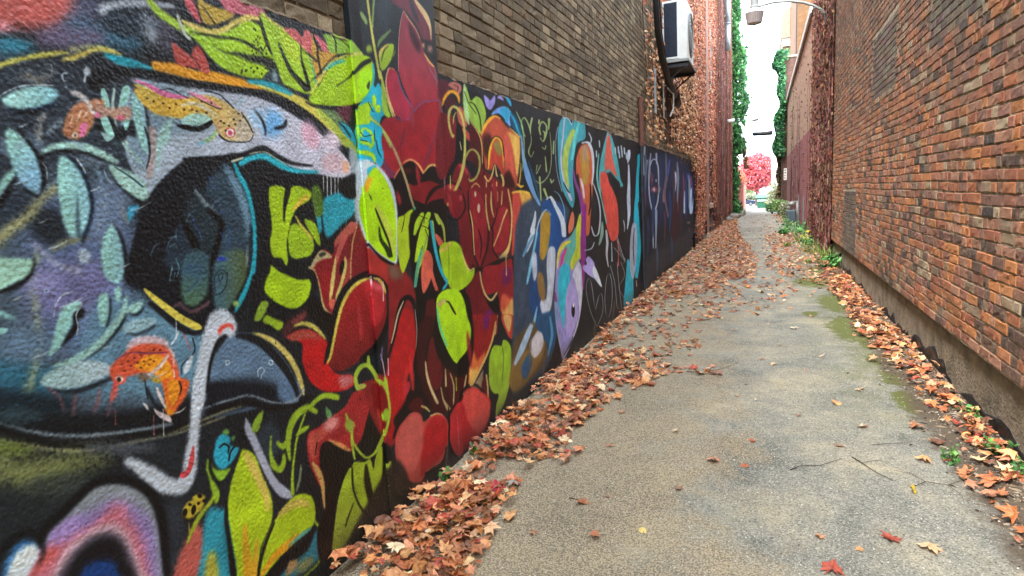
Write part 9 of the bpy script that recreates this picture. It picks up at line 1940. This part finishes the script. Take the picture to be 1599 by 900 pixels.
# single leaves lying apart
def one_leaf(x,y,s,c,label,shape=0,tilt=.1,rz=0,group=None,name='fallen_leaf',z=0):
    V,F=SHP_H[shape]; mb=MB(); cc=lin(c); vs=[]; Rm=Matrix.Rotation(rz,3,'Z')@Matrix.Rotation(tilt,3,'X')
    P2=[Rm@Vector(v)*s for v in V]; zm=min(p_.z for p_ in P2)
    vs=[(x+p_.x,y+p_.y,p_.z-zm+.002+z) for p_ in P2]; mb.add(vs,F,cc)
    a=Rm@Vector((0,-.05,0))*s; b2=Rm@Vector((.1,-.75,.05))*s; mb.tube([(x+a.x,y+a.y,a.z-zm+.004+z),(x+b2.x,y+b2.y,max(.003,b2.z-zm+.004)+z)],.0012,4,lin('8a6a48'),cap=False)
    o=mb.build(name,M['leaf']); return tag(o,label,'leaf',group)
one_leaf(-.52,2.73,.035,'d9c070','pale yellow leaf lying alone on the asphalt near the bottom of the picture',2,.2,.4)
one_leaf(-.72,2.63,.042,'b5704a','orange-brown leaf left of the pale yellow one near the bottom of the picture',4,.4,2)
one_leaf(.73,3.5,.036,'d8b83c','curled bright yellow leaf standing on the asphalt by the twigs',5,1.1,1.2,name='yellow_leaf')
one_leaf(-1.33,2.87,.065,'b8283c','crimson maple leaf lying on the edge of the near leaf drift',1,.25,.7,z=.03)
one_leaf(-1.28,2.98,.06,'9a9488','grey-brown upturned leaf just beyond the crimson one',7,.3,3,z=.02)
one_leaf(-.05,3.98,.03,'b0603c','small red-brown leaf on bare asphalt in the middle distance',3,.3,1)
one_leaf(.25,2.92,.032,'c98a60','small pinkish leaf low on the asphalt right of centre',6,.2,2.2)
one_leaf(.33,7.38,.07,'c9bca0','large pale leaf lying flat beside the mossy patch',0,.1,.5)
G_='single dry leaves scattered on the asphalt'
for i,(x,y) in enumerate([(.43,4.04),(.69,5.21),(.16,6.57),(-.6,6.31),(.23,4.53),(-.12,5.2),(.68,9.79),(-.41,3.21),(-.53,4.03),(.71,5.25),(.38,11.08),(-.18,4.86),(-.04,4.81),(-.76,3.03),(-1.02,2.57),(-.59,6.89),(-.85,5.05),(.5,6.2),(.05,7.6),(-.3,7.2),(.55,8.1),(-.2,8.4),(.1,9.2),(-.45,5.6),(.35,5.7),(-.95,4.3),(-.9,3.7),(.6,4.4),(.0,6.0)]):
    r=random.Random(i+500); one_leaf(x,y,r.uniform(.022,.042),r.choice(['b58a6a','a57858','c9a886','d0b898','9a7258']),'dry tan or brown leaf lying singly on the open asphalt',r.randrange(18),r.uniform(0,.35),r.uniform(0,6),group=G_)
# twigs
def twig(pts,r0,label,mat='darktwig',side=[]):
    mb=MB(); mb.tube([(a,b_,c_+r0+.002) for a,b_,c_ in pts],[r0*(1-.6*i/(len(pts)-1)) for i in range(len(pts))],5)
    for q in side: mb.tube([(a,b_,c_+r0+.002) for a,b_,c_ in q],[r0*.6,r0*.4,r0*.2][:len(q)],4)
    return tag(mb.build('twig',M[mat]),label,'twig')
twig([(.15,3.61,0),(.2,3.665,.004),(.26,3.69,.005),(.31,3.70,.006),(.36,3.765,.002),(.43,3.84,0)],.0028,'long thin dark twig lying alone, left of the yellow leaf')
twig([(.49,3.88,0),(.53,3.8,.004),(.58,3.7,.002),(.65,3.61,0)],.003,'short thick twig pointing toward the camera beside the long thin twig',side=[[(.53,3.8,.004),(.6,3.84,.01),(.68,3.86,0)]])
twig([(.72,3.55,0),(.8,3.62,.01),(.9,3.62,.005),(.97,3.7,0)],.0026,'branching twig just right of the yellow leaf',side=[[(.8,3.62,.01),(.75,3.7,.012),(.68,3.75,0)],[(.9,3.62,.005),(.93,3.5,.01),(.92,3.42,0)]])
twig([(.62,4.1,0),(.75,4.15,.006),(.85,4.2,.004)],.002,'thin twig on the asphalt before the dark soil')
twig([(-.62,5.45,0),(-.5,5.42,.01),(-.35,5.5,.02),(-.2,5.72,.03)],.005,'straw coloured leaf stalk lying in the middle of the alley','twig',side=[[(-.5,5.42,.01),(-.42,5.35,.02),(-.3,5.3,.0)]])
twig([(-.95,2.95,0),(-.9,2.94,.002),(-.86,2.93,0)],.003,'short straight twig near the near leaf drift')
# soil crumbs, chips and needles by the right wall
mb=MB(); r=random.Random(55)
for k in range(5200):
    y=r.uniform(2.3,9); x=min(1.35,1.36-abs(r.gauss(0,.17))); 
    if x<.6: continue
    s=r.uniform(.003,.011); a=r.uniform(0,6.28); l=r.uniform(1,4) if r.random()<.5 else 1; u=Vector((math.cos(a),math.sin(a),0))*s*l; w=Vector((-math.sin(a),math.cos(a),0))*s; p_=Vector((x,y,.001)); hgt=Vector((0,0,s*.8))
    mb.add([p_-u,p_-w,p_+u,p_+w,p_+hgt],[(0,1,4),(1,2,4),(2,3,4),(3,0,4)],lin(r.choice(['3a2c22','5a4636','8a7660','2a221c','6e5c48','9a8e7c'])))
tag(mb.build('soil_crumbs',colmat('crumbs',.9,.3)),'dark soil crumbs and plant debris along the right footing','debris',kind='stuff')
mb=MB()
for k in range(9000):
    y=2.0+10*r.random()**1.6; x=r.uniform(-1.7,1.3); s=r.uniform(.0015,.0045); a=r.uniform(0,6.28); u=Vector((math.cos(a),math.sin(a),0))*s*r.uniform(.8,1.6); w=Vector((-math.sin(a),math.cos(a),0))*s; p_=Vector((x,y,.0005)); hgt=Vector((0,0,s*.9))
    mb.add([p_-u,p_-w,p_+u,p_+w,p_+hgt],[(0,1,4),(1,2,4),(2,3,4),(3,0,4)],lin(r.choice(['9a9286','b5ad9e','6a645c','837a6c','cfc8ba','4c4844'])))
tag(mb.build('loose_grit',colmat('grit',.9,.2)),'fine loose grit on the asphalt','grit',kind='stuff')

# ================================================================ LIGHT, SKY, CAMERA
w=bpy.data.worlds.new('World'); sc.world=w; w.use_nodes=True; t=w.node_tree; bg=t.nodes['Background']
sky=t.nodes.new('ShaderNodeTexSky'); sky.sky_type='NISHITA'; sky.sun_disc=False; sky.sun_elevation=R(55); sky.sun_rotation=R(200); sky.air_density=1; sky.dust_density=4; sky.ozone_density=1
tc=t.nodes.new('ShaderNodeTexCoord'); nn=t.nodes.new('ShaderNodeTexNoise'); link(t,tc.outputs['Generated'],nn.inputs['Vector']); nn.inputs['Scale'].default_value=2.2; nn.inputs['Detail'].default_value=6
cr_=t.nodes.new('ShaderNodeValToRGB'); link(t,nn.outputs['Fac'],cr_.inputs[0]); cr_.color_ramp.elements[0].color=(7.9,8.8,9.9,1); cr_.color_ramp.elements[1].color=(10.4,11.4,12.4,1)
mx=t.nodes.new('ShaderNodeMix'); mx.data_type='RGBA'; mx.inputs[0].default_value=.82; link(t,sky.outputs[0],mx.inputs[6]); link(t,cr_.outputs[0],mx.inputs[7]); link(t,mx.outputs[2],bg.inputs[0]); bg.inputs[1].default_value=.15
sl=bpy.data.lights.new('sun','SUN'); sl.energy=1.3; sl.angle=R(14); sl.color=(1,.97,.93); so=bpy.data.objects.new('sun',sl); col.objects.link(so)
dirv=Vector((math.sin(R(200))*math.cos(R(55)),math.cos(R(200))*math.cos(R(55)),math.sin(R(55)))); so.rotation_euler=dirv.to_track_quat('Z','Y').to_euler(); so.location=(0,0,30)
sc.view_settings.view_transform='Standard'; sc.view_settings.look='None'; sc.view_settings.gamma=1; sc.view_settings.exposure=2.35; sc.view_settings.use_curve_mapping=False
cam=bpy.data.cameras.new('camera'); co=bpy.data.objects.new('camera',cam); col.objects.link(co); sc.camera=co
cam.sensor_width=36; cam.lens=36*960/1599; cam.clip_start=.05; cam.clip_end=2000
Rm=[[0.925943, -0.005736, -0.37762], [0.374021, 0.152467, 0.914802], [-0.052327, 0.988292, -0.143321]]
mat=Matrix(((Rm[0][0],Rm[0][1],-Rm[0][2],0),(Rm[1][0],Rm[1][1],-Rm[1][2],0),(Rm[2][0],Rm[2][1],-Rm[2][2],1.6),(0,0,0,1))); co.matrix_world=mat
sc.cycles.max_bounces=6; sc.cycles.diffuse_bounces=4; sc.cycles.use_denoising=True
